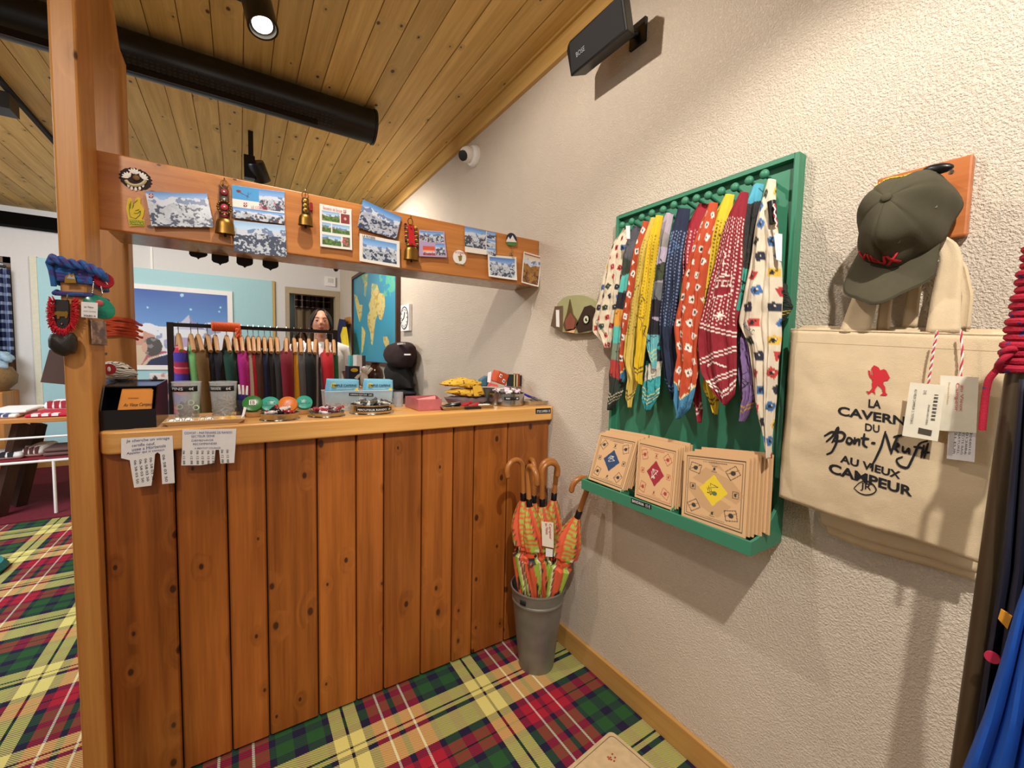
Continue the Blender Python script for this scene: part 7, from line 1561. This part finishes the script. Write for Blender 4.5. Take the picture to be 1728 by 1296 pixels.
for k in range(12): a = k*math.pi/6; b.box(cc+Vector((-.004, math.cos(a)*rk*.75-.004, math.sin(a)*rk*.75-.006)), cc+Vector((-.002, math.cos(a)*rk*.75+.004, math.sin(a)*rk*.75+.006)))
part('hour_marks', b, BLK, CK, smooth=False)
b = B(); b.tube([cc+Vector((-.005, 0, 0)), cc+Vector((-.005, -.02, rk*.5))], .003, n=5).tube([cc+Vector((-.005, 0, 0)), cc+Vector((-.005, rk*.55, -.02))], .003, n=5); part('hands', b, BLK, CK)
def blob(label, cat, name, pts, x, dep, m, parent=None, pname='body', yshift=0):
    pp = resamp(pts+[pts[0]], 41)[:-1]; c_ = np.array([PX(*p, x) for p in pp]); cen = c_.mean(0); G = []
    for k in range(11):
        t = math.pi*k/10-math.pi/2; r = abs(math.cos(t))**.5; G.append(cen+(c_-cen)*max(r, .001)+np.array([dep*math.sin(t), 0, 0]))
    b = B(); G = np.array(G); b.grid(G, wrapu=True)
    return single(name, b, m, label, cat) if parent is None else part(pname, b, m, parent)
T = thing('baseball_cap', 'dark burgundy cap hanging on the right wall behind the counter', 'cap', PX(675, 620, W-.09))
bur = mat('2a1214', .85, name='dark_burgundy_cotton'); blob('', '', '', [(656, 590), (662, 581), (674, 577), (688, 577), (694, 584), (694, 604), (690, 620), (680, 622), (668, 620), (658, 610), (654, 600)], W-.085, .08, bur, T, 'cap_crown')
b = B(); b.prism([PX(*p, W-.172) for p in ((682, 597), (692, 597), (692, 599.5), (682, 599.5))], (.006, 0, 0)); part('cap_label', b, WHT, T, smooth=False); b = B(); b.prism([PX(*p, W-.165) for p in ((670, 579), (680, 578), (680, 581), (670, 582))], (.02, 0, 0)); part('clasp', b, mat('b8b4b0', .6, name='grey_print_b'), T, smooth=False)
blob('black shoulder bag hanging under the burgundy cap on the right wall', 'bag', 'shoulder_bag', [(658, 612), (670, 622), (688, 622), (692, 640), (694, 657), (680, 660), (662, 656), (655, 640), (652, 624)], W-.07, .06, BLKM)
blob('navy garment with white stripe heaped below the black bag on the right wall', 'garment', 'hung_garment', [(662, 658), (690, 656), (698, 664), (694, 672), (664, 672)], W-.065, .06, mat('121420', .8, name='near_black_cloth'))
def wsheet(label, cat, name, L, R, x, m, amp=.02):
    n, nx = 24, 20; Lp, Rp = resamp(L, n), resamp(R, n); G = np.zeros((n, nx, 3)); s = np.linspace(0, 1, nx)
    for i in range(n): G[i] = PX(*Lp[i], x)*(1-s)[:, None]+PX(*Rp[i], x)*s[:, None]; G[i, :, 0] += amp*np.cos(9*s)*(.3+i/n)-amp
    b = B(); b.grid(G); return single(name, b, m, label, cat, solid=.01)
wsheet('navy jacket hanging near the corner of the back wall', 'jacket', 'hung_jacket', [(575, 538), (571, 555), (570, 575), (572, 592)], [(586, 540), (588, 555), (584, 575), (580, 594)], W-.06, mat('1c2450', .8, name='navy_cloth'))
wsheet('bright yellow rain jacket hanging beside the navy one near the back corner', 'jacket', 'hung_jacket', [(581, 552), (576, 566), (578, 582), (584, 598)], [(588, 552), (591, 566), (594, 584), (596, 600)], W-.12, mat('e6c81e', .6, name='yellow_waxed_cloth'))
p = PX(586, 541, W-.02); single('coat_hook_rail', B().box((W-.03, p[1]-.12, p[2]-.05), (W-.001, p[1]+.12, p[2]+.04)), M_post, 'small wooden peg rail holding the navy and yellow jackets', 'rail', smooth=False)
# ------------------------------------------------------------ desk behind the counter and the things on it
dz = 1.105; DK = thing('back_desk', 'wooden cash desk behind the counter under the world map', 'desk', (.9, 2.7, 0)); 
part('desk_top', B().box((PY(588, 640, 2.40)[0], 2.40, dz-.03), (PY(651, 640, 2.40)[0], 2.95, dz)), M_top, DK, smooth=False, bevel=.004)
part('desk_body', B().box((PY(590, 640, 2.40)[0], 2.44, 0), (PY(649, 640, 2.40)[0], 2.93, dz-.0305)), M_post, DK, smooth=False)
def at(u, y): return PY(u, 630, y)[0]
yv = 2.55; vr = (at(648, yv)-at(619, yv))/2; xc = at(633, yv); h = PY(633, 612, yv)[2]-dz
single('brown_vase', B().lathe([(0, .001), (vr*.6, .001), (vr*.85, h*.15), (vr, h*.42), (vr*.86, h*.68), (vr*.52, h*.86), (vr*.55, h*.93), (vr*.78, h), (vr*.70, h), (vr*.45, h*.86), (vr*.6, h*.5), (0, h*.4)], (xc, yv, dz), n=36), mat('3a1c0e', .12, name='brown_glaze'), 'shiny dark brown glazed pot behind the clear bin', 'vase')
b = B(); b.ell((at(612, 2.5), 2.5, dz+.05), (.030, .03, .045)).ell((at(612, 2.5)+.008, 2.49, dz+.10), (.020, .02, .022)).tube([(at(612, 2.5)-.02, 2.48, dz+.08), (at(612, 2.5)-.045, 2.47, dz+.05)], .010).tube([(at(612, 2.5)+.02, 2.48, dz+.08), (at(612, 2.5)+.040, 2.46, dz+.11)], .009)
single('white_figurine', b, mat('d8d2c8', .4, name='white_ceramic'), 'small white animal figurine between the navy box and the brown pot', 'figurine')
yb_2 = 2.47; b = B(); b.box((at(589, yb_2), yb_2, dz+.0005), (at(607, yb_2), yb_2+.10, PY(598, 618, yb_2)[2])); NB = single('navy_box', b, mat('141a30', .5, name='navy_card_box'), 'navy box with a yellow oval logo behind the counter', 'box', smooth=False)
b = B(); b.ell(PY(598, 624.5, yb_2-.001), (.020, .001, .011), n=20, m=8); part('yellow_oval', b, mat('e8c82c', .5, name='yellow_logo'), NB)
yb_2 = 2.70; b = B(); b.box((at(602, yb_2), yb_2, dz+.0005), (at(611, yb_2), yb_2+.10, PY(605, 599, yb_2)[2])); single('white_box', b, mat('d9d6d2', .6, name='white_carton'), 'tall white carton standing behind the navy box', 'box', smooth=False)
b = B(); b.box((at(611.5, yb_2), yb_2, dz+.0005), (at(617, yb_2), yb_2+.10, PY(614, 600, yb_2)[2])); single('dark_box', b, mat('3a3c40', .6, name='dark_carton'), 'tall dark grey carton right beside the white one', 'box', smooth=False)
b = B(); b.box((at(590, 2.85), 2.84, dz+.0005), (at(601, 2.85), 2.90, PY(595, 600, 2.84)[2])); single('turquoise_box', b, mat('3fb0b8', .5, name='turquoise_carton', noise=.15), 'turquoise carton at the left end of the things on the cash desk', 'box', smooth=False)
# ------------------------------------------------------------ clothes rack
YR = 3.40; L0, L1 = PY(287, 548, YR), PY(565, 560, YR); zbar = (L0[2]+L1[2])/2; rx0, rx1 = L0[0], L1[0]
RKB = thing('clothes_rack', 'black metal clothes rack full of knitwear behind the counter', 'clothes rack', ((rx0+rx1)/2, YR, 0)); mt = mat('241a16', .4, .5, name='dark_rack_metal')
part('top_bar', B().box((rx0, YR-.012, zbar-.012), (rx1, YR+.012, zbar+.012)), mt, RKB, smooth=False)
for xx in (rx0, rx1): part('upright', B().box((xx-.016, YR-.016, .03), (xx+.016, YR+.016, zbar+.014)), mt, RKB, smooth=False); part('foot_bar', B().box((xx-.018, YR-.25, 0.001), (xx+.018, YR+.25, .029)), mt, RKB, smooth=False)
def xr(u): return PY(u, 560, YR)[0]
gl = [(301, 'knit', 'patterned red, blue and violet sweater', -.5, .036), (322, '6faa62', 'light green sweater', -.45, .03), (334, '6a4a1c', 'olive brown sweater', -.55, .045), (350, '15121c', 'black sweater, left one of two', -.4, .03), (363, '1a1524', 'black violet sweater', -.3, .03), (382, '123c30', 'bottle green sweater', -.35, .04), (396, '0e0c0c', 'pure black sweater beside the magenta one', -.2, .02),
      (407, 'b0187a', 'magenta sweater', -.1, .04), (418, 'd9cdbc', 'cream sweater', -.1, .022), (427, 'b81420', 'scarlet sweater, left one', 0, .022), (436, '4a2814', 'chestnut brown sweater', .1, .03), (446, '0e1230', 'midnight blue sweater', .1, .028), (456, '1c100e', 'blackish brown sweater', .1, .026), (467, '2e2c2c', 'charcoal sweater', .15, .032), (483, '7a0a20', 'burgundy sweater', .3, .05),
      (496, 'e0a01c', 'mustard yellow sweater', .2, .026), (507, '5c5858', 'mid grey sweater', .3, .034), (521, '0c0c10', 'black sweater, right one', .35, .045), (533, '8e8a88', 'light grey sweater', .6, .022), (551, 'c01624', 'scarlet sweater, right one', .45, .045), (563, '12502e', 'emerald green sweater at the right end', .5, .026)]
def sweater(u, c, lab, rot, th):
    rot *= .30; th *= .82
    x = xr(u); zt_ = zbar-.125; T = thing('sweater', lab+' on a wooden hanger on the black rack', 'sweater', (x, YR, zt_-.62), 'knitwear on the black rack')
    R_ = Matrix.Rotation(-rot, 3, 'Z'); piv = Vector((x, YR, 0))
    def tr(p): v = R_ @ Vector((p[0], p[1], 0)); return (piv.x+v.x, piv.y+v.y, p[2])
    lv = [(0, .045, .4), (.012, .09, .6), (.035, .155, .8), (.065, .20, 1), (.10, .215, 1), (.2, .205, 1.05), (.35, .20, 1.12), (.5, .205, 1.2), (.62, .20, 1.15)]
    G = []
    for (dz_, hw, kt) in lv:
        ring = []
        for k in range(32):
            a = 2*math.pi*k/32; ca, sa = math.cos(a), math.sin(a); fold = 1+.10*math.sin(5*a+dz_*9+u)*min(1, dz_*5)
            ring.append(tr((th*kt*np.sign(ca)*abs(ca)**.7*fold, hw*np.sign(sa)*abs(sa)**.8, zt_-dz_)))
        G.append(ring)
    b = B(); b.grid(np.array(G), wrapu=True); b.add(G[0], [tuple(range(32))]); b.add(G[-1], [tuple(range(32))])
    if c == 'knit':
        cm = NT('striped_knit'); sx = cm.n('ShaderNodeSeparateXYZ', {0: cm.world()}); f = cm.math('FRACT', cm.math('MULTIPLY', sx.outputs[2], 8.0)); cm.set(cm.p.inputs['Base Color'], cm.ramp(f, [(0, lin('3a2a86')), (.25, lin('b0243c')), (.48, lin('c86a7a')), (.55, lin('8a1c3a')), (.8, lin('3a2a86'))], 'CONSTANT')); cm.set(cm.p.inputs['Roughness'], .95); m = cm.m
    else: m = knit('wool_'+c, c)
    part('body', b, m, T)
    for sy in (-1, 1):
        pts = [tr((0, sy*.15, zt_-.055)), tr((0, sy*.20, zt_-.10)), tr((.005, sy*.235, zt_-.22)), tr((.008, sy*.25, zt_-.38)), tr((.008, sy*.25, zt_-.52))]
        b = B(); b.tube([Vector(p) for p in smoothc(resamp(pts, 16), 1)], .05, n=14, rs=[min(th*1.0, .05)*(1.25-.5*k/15) for k in range(16)]); part('sleeve', b, m, T)
    H_ = thing('coat_hanger', 'wooden hanger with steel hook carrying the '+lab.split(' sweater')[0]+' sweater'+(lab.split('sweater')[1][:14] if 'one' in lab else ''), 'hanger', (x, YR, zbar), 'wooden hangers on the black rack')
    b = B(); b.tube([tr((0, 0, zbar+.006)), tr((0, .016, zbar+.020)), tr((0, .024, zbar+.004)), tr((0, .012, zbar-.020)), tr((0, 0, zbar-.032)), tr((0, 0, zbar-.065))], .0022, n=6); part('hook', b, STEEL, H_)
    pts = []
    for k in range(13): s = k/6-1; pts.append(tr((0, s*.20, zbar-.062-.10*abs(s)**1.4)))
    b = B()
    for i in range(12): a, c2 = Vector(pts[i]), Vector(pts[i+1]); b.tube([a, c2], .011, n=8, rs=[.012, .012])
    nk = B(); nk.tube([tr((0, 0, zbar-.055)), tr((0, 0, zbar-.08)), tr((0, 0, zbar-.135))], .02, n=10, rs=[.010, .017, .020]); b.add(nk.v, nk.f)
    part('shoulders', b, mat('b98a58', .5, name='hanger_beech'), H_)
for g in gl: sweater(*g)
T = thing('orange_rope', 'orange rope wound round the rack bar with its end hanging down', 'rope', (xr(385), YR, zbar)); b = B(); pts = []
xa, xb = xr(358), xr(405)
for k in range(16*10): t = k/160; a = 2*math.pi*k/10; pts.append((xa+(xb-xa)*t, YR+.024*math.cos(a), zbar+.024*math.sin(a)))
b.tube(pts, .009, n=6); part('coil', b, mat('e8602a', .8, name='orange_rope'), T)
b = B(); bs_ = Vector((xr(402), YR-.03, zbar-.01))
for k in range(3): b.tube([bs_+Vector((.010*math.sin(i*1.3+k*2), -.01+.010*math.cos(i*1.3+k*2), -.018*i)) for i in range(10)], .008, n=6)
part('hanging_end', b, mat('e8602a', .8, name='orange_rope'), T)
# ------------------------------------------------------------ people
SKIN = None
def remeshed(b, vox, name):
    me = bpy.data.meshes.new(name); me.from_pydata(b.v, [], b.f); bm = bmesh.new(); bm.from_mesh(me); bmesh.ops.remove_doubles(bm, verts=bm.verts, dist=1e-6); bmesh.ops.recalc_face_normals(bm, faces=bm.faces); bm.to_mesh(me); bm.free()
    o = bpy.data.objects.new('tmp', me); COL.objects.link(o)
    md = o.modifiers.new('r', 'REMESH'); md.mode = 'VOXEL'; md.voxel_size = vox; sm = o.modifiers.new('s', 'SMOOTH'); sm.iterations = 6; sm.factor = .5
    bpy.context.view_layer.update(); m2 = bpy.data.meshes.new_from_object(o.evaluated_get(bpy.context.evaluated_depsgraph_get())); bpy.data.objects.remove(o)
    r = B(); r.v = [tuple(v.co) for v in m2.vertices]; r.f = [tuple(p.vertices) for p in m2.polygons]; bpy.data.meshes.remove(m2); return r
def person(label, loc, yaw, H, hairc, shirtc, pantsc, skinc='c48a6a', tilt=.12, lookyaw=.15):
    """standing figure facing -Y before yaw; unit height scaled to H"""
    k = H/1.66; L = Vector(loc); R_ = Matrix.Rotation(yaw, 3, 'Z')
    P_ = thing('person', label, 'person', loc)
    def W_(b):
        c = B(); c.f = b.f; c.v = [tuple(L+R_ @ (Vector(v)*k)) for v in b.v]; return c
    # head with shaped face
    hc = Vector((0, -.012, 1.535)); HR_ = Matrix.Rotation(lookyaw, 3, 'Z') @ Matrix.Rotation(-tilt, 3, 'X')
    def hp(v): return hc+HR_ @ Vector(v)
    def headpt(th, ph):
        x, y, z = math.sin(th)*math.sin(ph), -math.sin(th)*math.cos(ph), math.cos(th)
        rx, ry, rz = .073, .090, .112
        if z < 0: rx *= 1-.34*(-z)**1.6; ry *= (1-.16*(-z)) if y < 0 else (1-.45*(-z))
        p = Vector((x*rx, y*ry, z*rz))
        if y < 0:
            f = -y
            p.y -= .006*math.exp(-((p.x/.02)**2))*math.exp(-(((p.z+.085)/.018)**2))       # chin
            p.y += .008*f*(math.exp(-(((abs(p.x)-.031)/.016)**2))*math.exp(-(((p.z-.004)/.014)**2)))  # eye sockets
            p.y -= .004*f*math.exp(-(((p.z-.030)/.014)**2))*math.exp(-((p.x/.05)**2))       # brow
            p.y -= .004*f*math.exp(-(((abs(p.x)-.042)/.02)**2))*math.exp(-(((p.z+.030)/.02)**2))  # cheeks
        return hp(p)
    b = B(); b.grid(np.array([[tuple(headpt(math.pi*i/40, 2*math.pi*j/56)) for j in range(56)] for i in range(41)]), wrapu=True)
    nb = B(); nb.tube([hp((0, -.086, .012)), hp((0, -.095, -.010)), hp((0, -.104, -.027))], .008, n=10, rs=[.006, .008, .0105]).ell(hp((.009, -.094, -.030)), .0065).ell(hp((-.009, -.094, -.030)), .0065)
    nb.ell(hp((0, -.0885, -.052)), (.020, .008, .0055)).ell(hp((0, -.087, -.061)), (.017, .008, .006))
    for s in (-1, 1): nb.ell(hp((s*.074, .008, -.008)), (.008, .017, .030))
    b.add(nb.v, nb.f)
    b.tube([(0, .012, 1.48), (0, .018, 1.43), (0, .020, 1.37), (0, .016, 1.30)], .05, n=20, rs=[.048, .046, .052, .075])
    # torso and limbs
    def ring(z, rx, ry, cy=0.): return [(rx*math.cos(2*math.pi*i/28), cy+ry*math.sin(2*math.pi*i/28), z) for i in range(28)]
    tor = [(1.375, .055, .05, .016), (1.355, .12, .065, .01), (1.33, .165, .082, .008), (1.27, .172, .098, .0), (1.18, .158, .108, -.004), (1.08, .135, .095, 0), (1.0, .132, .09, 0), (.92, .158, .105, 0), (.84, .172, .115, .005), (.78, .165, .11, .01)]
    G = np.array([ring(*t[:3], t[3]) for t in tor]); tb = B(); tb.grid(G, wrapu=True); tb.add([tuple(p) for p in G[0]], [tuple(range(28))]); tb.add([tuple(p) for p in G[-1]], [tuple(range(28))]); b.add(tb.v, tb.f)
    arms = {}
    for s in (-1, 1):
        sh, el, wr = Vector((s*.178, .008, 1.315)), Vector((s*.235, .03, 1.06)), Vector((s*.205, -.12, .86)); arms[s] = (sh, el, wr)
        b.tube([sh-Vector((s*.05, 0, 0)), sh, sh+(el-sh)*.4, el, el+(wr-el)*.3, wr], .04, n=16, rs=[.050, .050, .044, .035, .037, .023])
        hd = (wr-el).normalized(); pc = wr+hd*.045; b.tube([wr, wr+hd*.03, wr+hd*.085], .03, n=12, rs=[.022, .030, .026])
        sd = Vector((s, 0, 0)); fw = hd
        for i, (off, ln) in enumerate(((-.024, .062), (-.008, .072), (.008, .068), (.023, .052))):
            st = wr+fw*.08+sd.cross(fw)*off; b.tube([st, st+fw*ln*.5+Vector((-s*.004, 0, -.004)), st+fw*ln*.85+Vector((-s*.016, 0, -.014)), st+fw*ln+Vector((-s*.024, 0, -.022))], .008, n=8, rs=[.0095, .009, .008, .0065])
        st = wr+fw*.03-sd.cross(fw)*.024; b.tube([st, st-sd.cross(fw)*.02+fw*.02, st-sd.cross(fw)*.026+fw*.048], .009, n=8, rs=[.011, .010, .008])
        hip, kn, an = Vector((s*.088, .005, .80)), Vector((s*.095, -.01, .46)), Vector((s*.10, .02, .08))
        b.tube([hip, hip+(kn-hip)*.5, kn, kn+(an-kn)*.3, an], .07, n=16, rs=[.085, .072, .052, .054, .034]); b.tube([an+Vector((0, .02, -.035)), an+Vector((0, -.06, -.045)), an+Vector((0, -.14, -.055))], .03, n=12, rs=[.034, .034, .024])
    b = remeshed(b, .0065, 'body'); v = np.array(b.v)
    cols = np.tile(np.array(lin(skinc)), (len(v), 1)); inv = np.array(HR_.transposed()); hl = (v-np.array(hc)) @ inv.T
    lips = (np.abs(hl[:, 0]) < .021) & (np.abs(hl[:, 2]+.0565) < .0095*(1-(hl[:, 0]/.024)**2)) & (hl[:, 1] < -.06); cols[lips] = lin('a04a48')
    cheek = np.exp(-(((np.abs(hl[:, 0])-.04)/.018)**2)-((hl[:, 2]+.032)/.018)**2)*(hl[:, 1] < -.03); cols = cols*(1-.25*cheek[:, None])+np.array(lin('c0665a'))*.25*cheek[:, None]
    part('body', W_(b), vcol('skin', .55, .4), P_, cols=cols)
    for s in (-1, 1):
        e = B(); e.ell(hp((s*.031, -.0755, .001)), (.0120, .010, .0048), rot=HR_, n=16, m=10); ey = part('eye', W_(e), WHT, P_)
        e = B(); e.ell(hp((s*.031, -.0845, -.0005)), (.0055, .0018, .0042), rot=HR_, n=12, m=8); part('iris', W_(e), mat('2c1a12', .2, name='brown_iris'), ey)
        e = B(); e.tube([hp((s*.018, -.0830, .003)), hp((s*.031, -.0858, .0055)), hp((s*.044, -.0790, .002))], .0024, n=6); part('eyelid', W_(e), mat('5a342a', .6, name='lash_brown'), P_)
        e = B(); e.tube([hp((s*.014, -.0875, .023)), hp((s*.030, -.0885, .028)), hp((s*.048, -.0785, .022))], .003, n=6, rs=[.0028, .003, .0015]); part('eyebrow', W_(e), mat(hairc, .8, name='brow_hair'), P_)
    # hair: cap parted in the middle, bun behind
    hb = B(); G = []
    for i in range(19):
        row = []
        for j in range(49):
            ph = math.pi+(j/48-.5)*2*2.62; th = math.pi*(.02+.66*i/18)
            x, y, z = math.sin(th)*math.sin(ph), -math.sin(th)*math.cos(ph), math.cos(th); lim = 1.0
            fr = abs(ph-math.pi)/2.62
            thm = math.pi*(.66-.36*fr**5); th2 = min(th, thm); x, y, z = math.sin(th2)*math.sin(ph), -math.sin(th2)*math.cos(ph), math.cos(th2)
            wv_ = 1+.02*math.sin(j*1.7)+.012*math.sin(j*4.1+i*.4); row.append(tuple(hp((x*.083*wv_, y*.101*wv_+.004, z*.122+.002-.004*math.exp(-(x/.1)**2)))))
        G.append(row)
    hb.grid(np.array(G)); part('hair', W_(hb), mat(hairc, .55, name='hair_'+hairc), P_, solid=.008)
    e = B(); e.ell(hp((0, .10, -.02)), (.040, .036, .042)); part('hair_bun', W_(e), mat(hairc, .55, name='hair_'+hairc), P_)
    # t-shirt
    G = []
    for (z, rx, ry, cy) in [(1.385, .075, .068, .012), (1.37, .115, .080, .010), (1.345, .168, .094, .008), (1.27, .186, .110, 0), (1.18, .172, .120, -.004), (1.08, .155, .112, 0), (.98, .155, .112, 0), (.88, .178, .126, 0), (.82, .185, .130, .004)]:
        G.append([(rx*math.cos(2*math.pi*i/40)*(1+.012*math.sin(9*2*math.pi*i/40+z*20)), cy+ry*math.sin(2*math.pi*i/40), z) for i in range(40)])
    e = B(); e.grid(np.array(G), wrapu=True); m_ = knit('jersey_'+shirtc, shirtc); sh_ = part('t_shirt', W_(e), m_, P_, solid=.003)
    for s in (-1, 1):
        a, el, wr = arms[s]; e = B(); e.tube([a-Vector((s*.055, 0, -.012)), a+Vector((0, 0, .006)), a+(el-a)*.35, a+(el-a)*.62], .06, n=20, rs=[.066, .064, .062, .064]); part('sleeve', W_(e), m_, sh_)
    G = [(.97, .150, .108), (.90, .172, .120), (.80, .184, .128)]; e = B()
    e.grid(np.array([[(rx*math.cos(2*math.pi*i/32), ry*math.sin(2*math.pi*i/32), z) for i in range(32)] for (z, rx, ry) in G]), wrapu=True)
    for s in (-1, 1): e.tube([(s*.09, .003, .82), (s*.092, 0, .6), (s*.096, -.004, .44), (s*.10, .015, .12)], .08, n=18, rs=[.094, .080, .066, .060])
    part('trousers', W_(e), knit('denim_'+pantsc, pantsc), P_, solid=.003)
    for s in (-1, 1): e = B(); e.tube([(s*.10, .07, .040), (s*.10, 0, .045), (s*.10, -.08, .036), (s*.10, -.14, .028)], .045, n=14, rs=[.036, .045, .043, .030]); part('shoe', W_(e), BLKM, P_)
    return P_
yp_ = 3.85; hx = PY(541, 545, yp_)
zt_top = PY(541, 521, yp_)[2]; print('person', hx, zt_top)
person('woman with tied brown hair in a white t-shirt, looking down behind the clothes rack', (hx[0], yp_, 0), .10, zt_top/1.0, '1e0f09', 'e8e4e2', '2c3450', tilt=.22, lookyaw=-.25)
y2 = 7.25; h2 = PY(508, 559, y2)
person('distant dark-haired person standing in the rear doorway, only the head in sight', (h2[0], y2, 0), -.05, h2[2], '241612', '5a5450', '2a2a30', tilt=.1, lookyaw=-.1)
# ------------------------------------------------------------ display table at far left with folded shirts
YT = PZ(93, 868, 0)[1]; print('table Y', YT)
zt = PY(50, 706, YT-.05)[2]; print('table z', zt); xr_ = PY(128, 706, YT)[0]
T = thing('display_table', 'display table with orange wooden top, dark slanted legs and white shelf frame at far left', 'table', (-2.2, YT+.3, 0))
part('table_top', B().box((-3.6, YT-.05, zt-.035), (xr_, YT+.75, zt)), M_beam, T, smooth=False, bevel=.004)
dkw = wood('dark_leg_wood', '4a2e22', '2c1a12', 2, 0, .5, 0)
def beam(b, a, c, w_):
    a, c = Vector(a), Vector(c); d = (c-a).normalized(); u = d.orthogonal().normalized(); v = d.cross(u); b.add([p+u*sx*w_+v*sy*w_ for p in (a, c) for sx, sy in ((-1, -1), (1, -1), (1, 1), (-1, 1))], [(0, 1, 2, 3)[::-1], (4, 5, 6, 7), (0, 1, 5, 4), (1, 2, 6, 5), (2, 3, 7, 6), (3, 0, 4, 7)]); return b
lx = lambda u, v, y: PY(u, v, y)
for (u0, v0, u1, v1, dy) in ((66, 715, 40, 818, .35), (36, 715, 2, 850, .10)):
    a = Vector(PY(u0, v0, YT+dy)); c = Vector(PY(u1, v1, YT+dy)); d = c-a; c = a+d*((0.02-a.z)/d.z); a.z = min(a.z, zt-.037); part('slanted_leg', beam(B(), a, c, .035), dkw, T, smooth=False)
zs_ = PY(60, 779, YT)[2]; 
b = B(); wx = PY(90, 770, YT)[0]
b.cyl((wx, YT, 0.012), (wx, YT, zs_), .010, n=10).cyl((-3.5, YT, zs_), (wx+.25, YT, zs_), .010, n=8).cyl((-3.5, YT+.5, zs_), (wx+.25, YT+.5, zs_), .010, n=8).cyl((wx, YT+.5, 0.012), (wx, YT+.5, zs_), .010, n=10); part('white_shelf_frame', b, WHT, T)
b = B(); zr2 = PY(50, 738, YT)[2]; b.cyl((-3.5, YT-.01, zr2-.015), (xr_, YT-.01, zr2+.0), .008, n=8); part('white_rail', b, WHT, T)
part('lower_shelf', B().box((-3.5, YT+.02, zs_+.011), (wx+.25, YT+.5, zs_+.024)), mat('8a1c2c', .7, name='wine_shelf'), T, smooth=False)
def cloth(label, u0, u1, y0, y1, z, h, cm, name='folded_shirt', cat='shirt', printc=None, grp='folded shirts on the display table'):
    x0, x1 = PY(u0, 700, y0)[0], PY(u1, 700, y0)[0]; b = B(); b.box((x0, y0, z+.0006), (x1, y1, z+h)); o = single(name, b, mat(cm, .85, name='cotton_'+cm, noise=.03), label, cat, grp, bevel=h*.42)
    if printc:
        for k in range(3): bb = B(); bb.box((x0+(x1-x0)*(.15+.22*k), y0-.0015, z+h*.35), (x0+(x1-x0)*(.30+.22*k), y0+.06, z+h+.0012)); part('print', bb, mat(printc, .7, name='shirt_print'), o, smooth=False)
    return o
cloth('white folded t-shirt with blue stripe lying at the far left of the table', -30, 28, YT, YT+.4, zt, .028, 'ece8e4', printc='3a4a7a'); cloth('second white folded t-shirt stacked on the far left one', -30, 45, YT+.05, YT+.45, zt+.029, .024, 'f0eeea')
cloth('bright red folded t-shirt on the near edge of the table', 40, 118, YT-.03, YT+.32, zt, .026, 'c01c38', printc='f0ecec'); cloth('white printed t-shirt folded behind the red one', 72, 125, YT+.34, YT+.60, zt, .085, 'efece8', printc='a02030')
cloth('black and white printed shirt on the lower shelf at far left', -30, 34, YT+.03, YT+.4, zs_+.025, .05, 'e6e2dc', printc='1c1c22', grp='shirts on the lower shelf'); cloth('white shirt with brown print on the lower shelf', 30, 72, YT+.06, YT+.4, zs_+.025, .07, 'e8e0d4', printc='5a2a2a', grp='shirts on the lower shelf')
for k in range(2): cloth(['lower', 'upper'][k]+' brown book lying at the right of the lower shelf', 68, 118, YT+.03, YT+.3, zs_+.025+k*.032, .030, '6a4e48', name='large_book', cat='book', grp='books on the lower shelf')
# rug, teal pouf edge, window ledge things
r0 = PZ(-20, 889, 0); r1 = PZ(110, 873, 0); yr = (r0[1]+r1[1])/2
b = B(); b.box((-4.5, yr, 0.0006), (-1.0, yr+2.2, .010)); single('dark_red_rug', b, mat('6c0f22', .95, name='wine_red_pile', noise=.25, bump=.8, bs=260), 'dark red rug on the tartan carpet under the display table', 'rug', smooth=False)
tq = PZ(8, 962, 0); b = B(); b.lathe([(0, 0.0006), (.20, .0006), (.21, .02), (.19, .05), (0, .055)], (tq[0]-.20, tq[1], 0), n=30); single('teal_cushion', b, mat('2b7a78', .9, name='teal_fabric', noise=.15), 'flat round teal floor cushion at the left edge of the carpet', 'cushion')
yl = YB-.4; zl_ = PY(10, 690, yl)[2]
lz = PY(10, 663, yl)[2]; single('window_chest', B().box((-4.2, yl, 0), (wx1+.02, YB-.02, PY(10, 662, yl)[2])), M_post, 'wooden chest standing below the far left window', 'chest', smooth=False, bevel=.01)
lc_ = PY(8, 640, yl+.15); TB = single('table_lamp_basket', B().lathe([(0, .001), (.10, .001), (.17, .08), (.18, .16), (.14, .24), (0, .26)], (lc_[0]-.10, yl+.18, PY(10, 662, yl)[2]), n=30), mat('8a6a42', .8, name='wicker_brown', noise=.2), 'round wicker basket filled with blue-white cloth on the window chest', 'basket')
b = B(); rg = random.Random(3)
for k in range(14): b.ell((lc_[0]-.10+rg.uniform(-.11, .11), yl+.18+rg.uniform(-.09, .09), PY(10, 662, yl)[2]+.27+rg.uniform(-.02, .12)), (.07, .05, .035), rot=Matrix.Rotation(rg.random()*3, 3, 'Y'), n=10, m=8)
single('crumpled_cloth', b, mat('a8c4e2', .8, name='ice_blue_cloth', noise=.25), 'crumpled ice blue cloth heaped in the wicker basket', 'cloth')
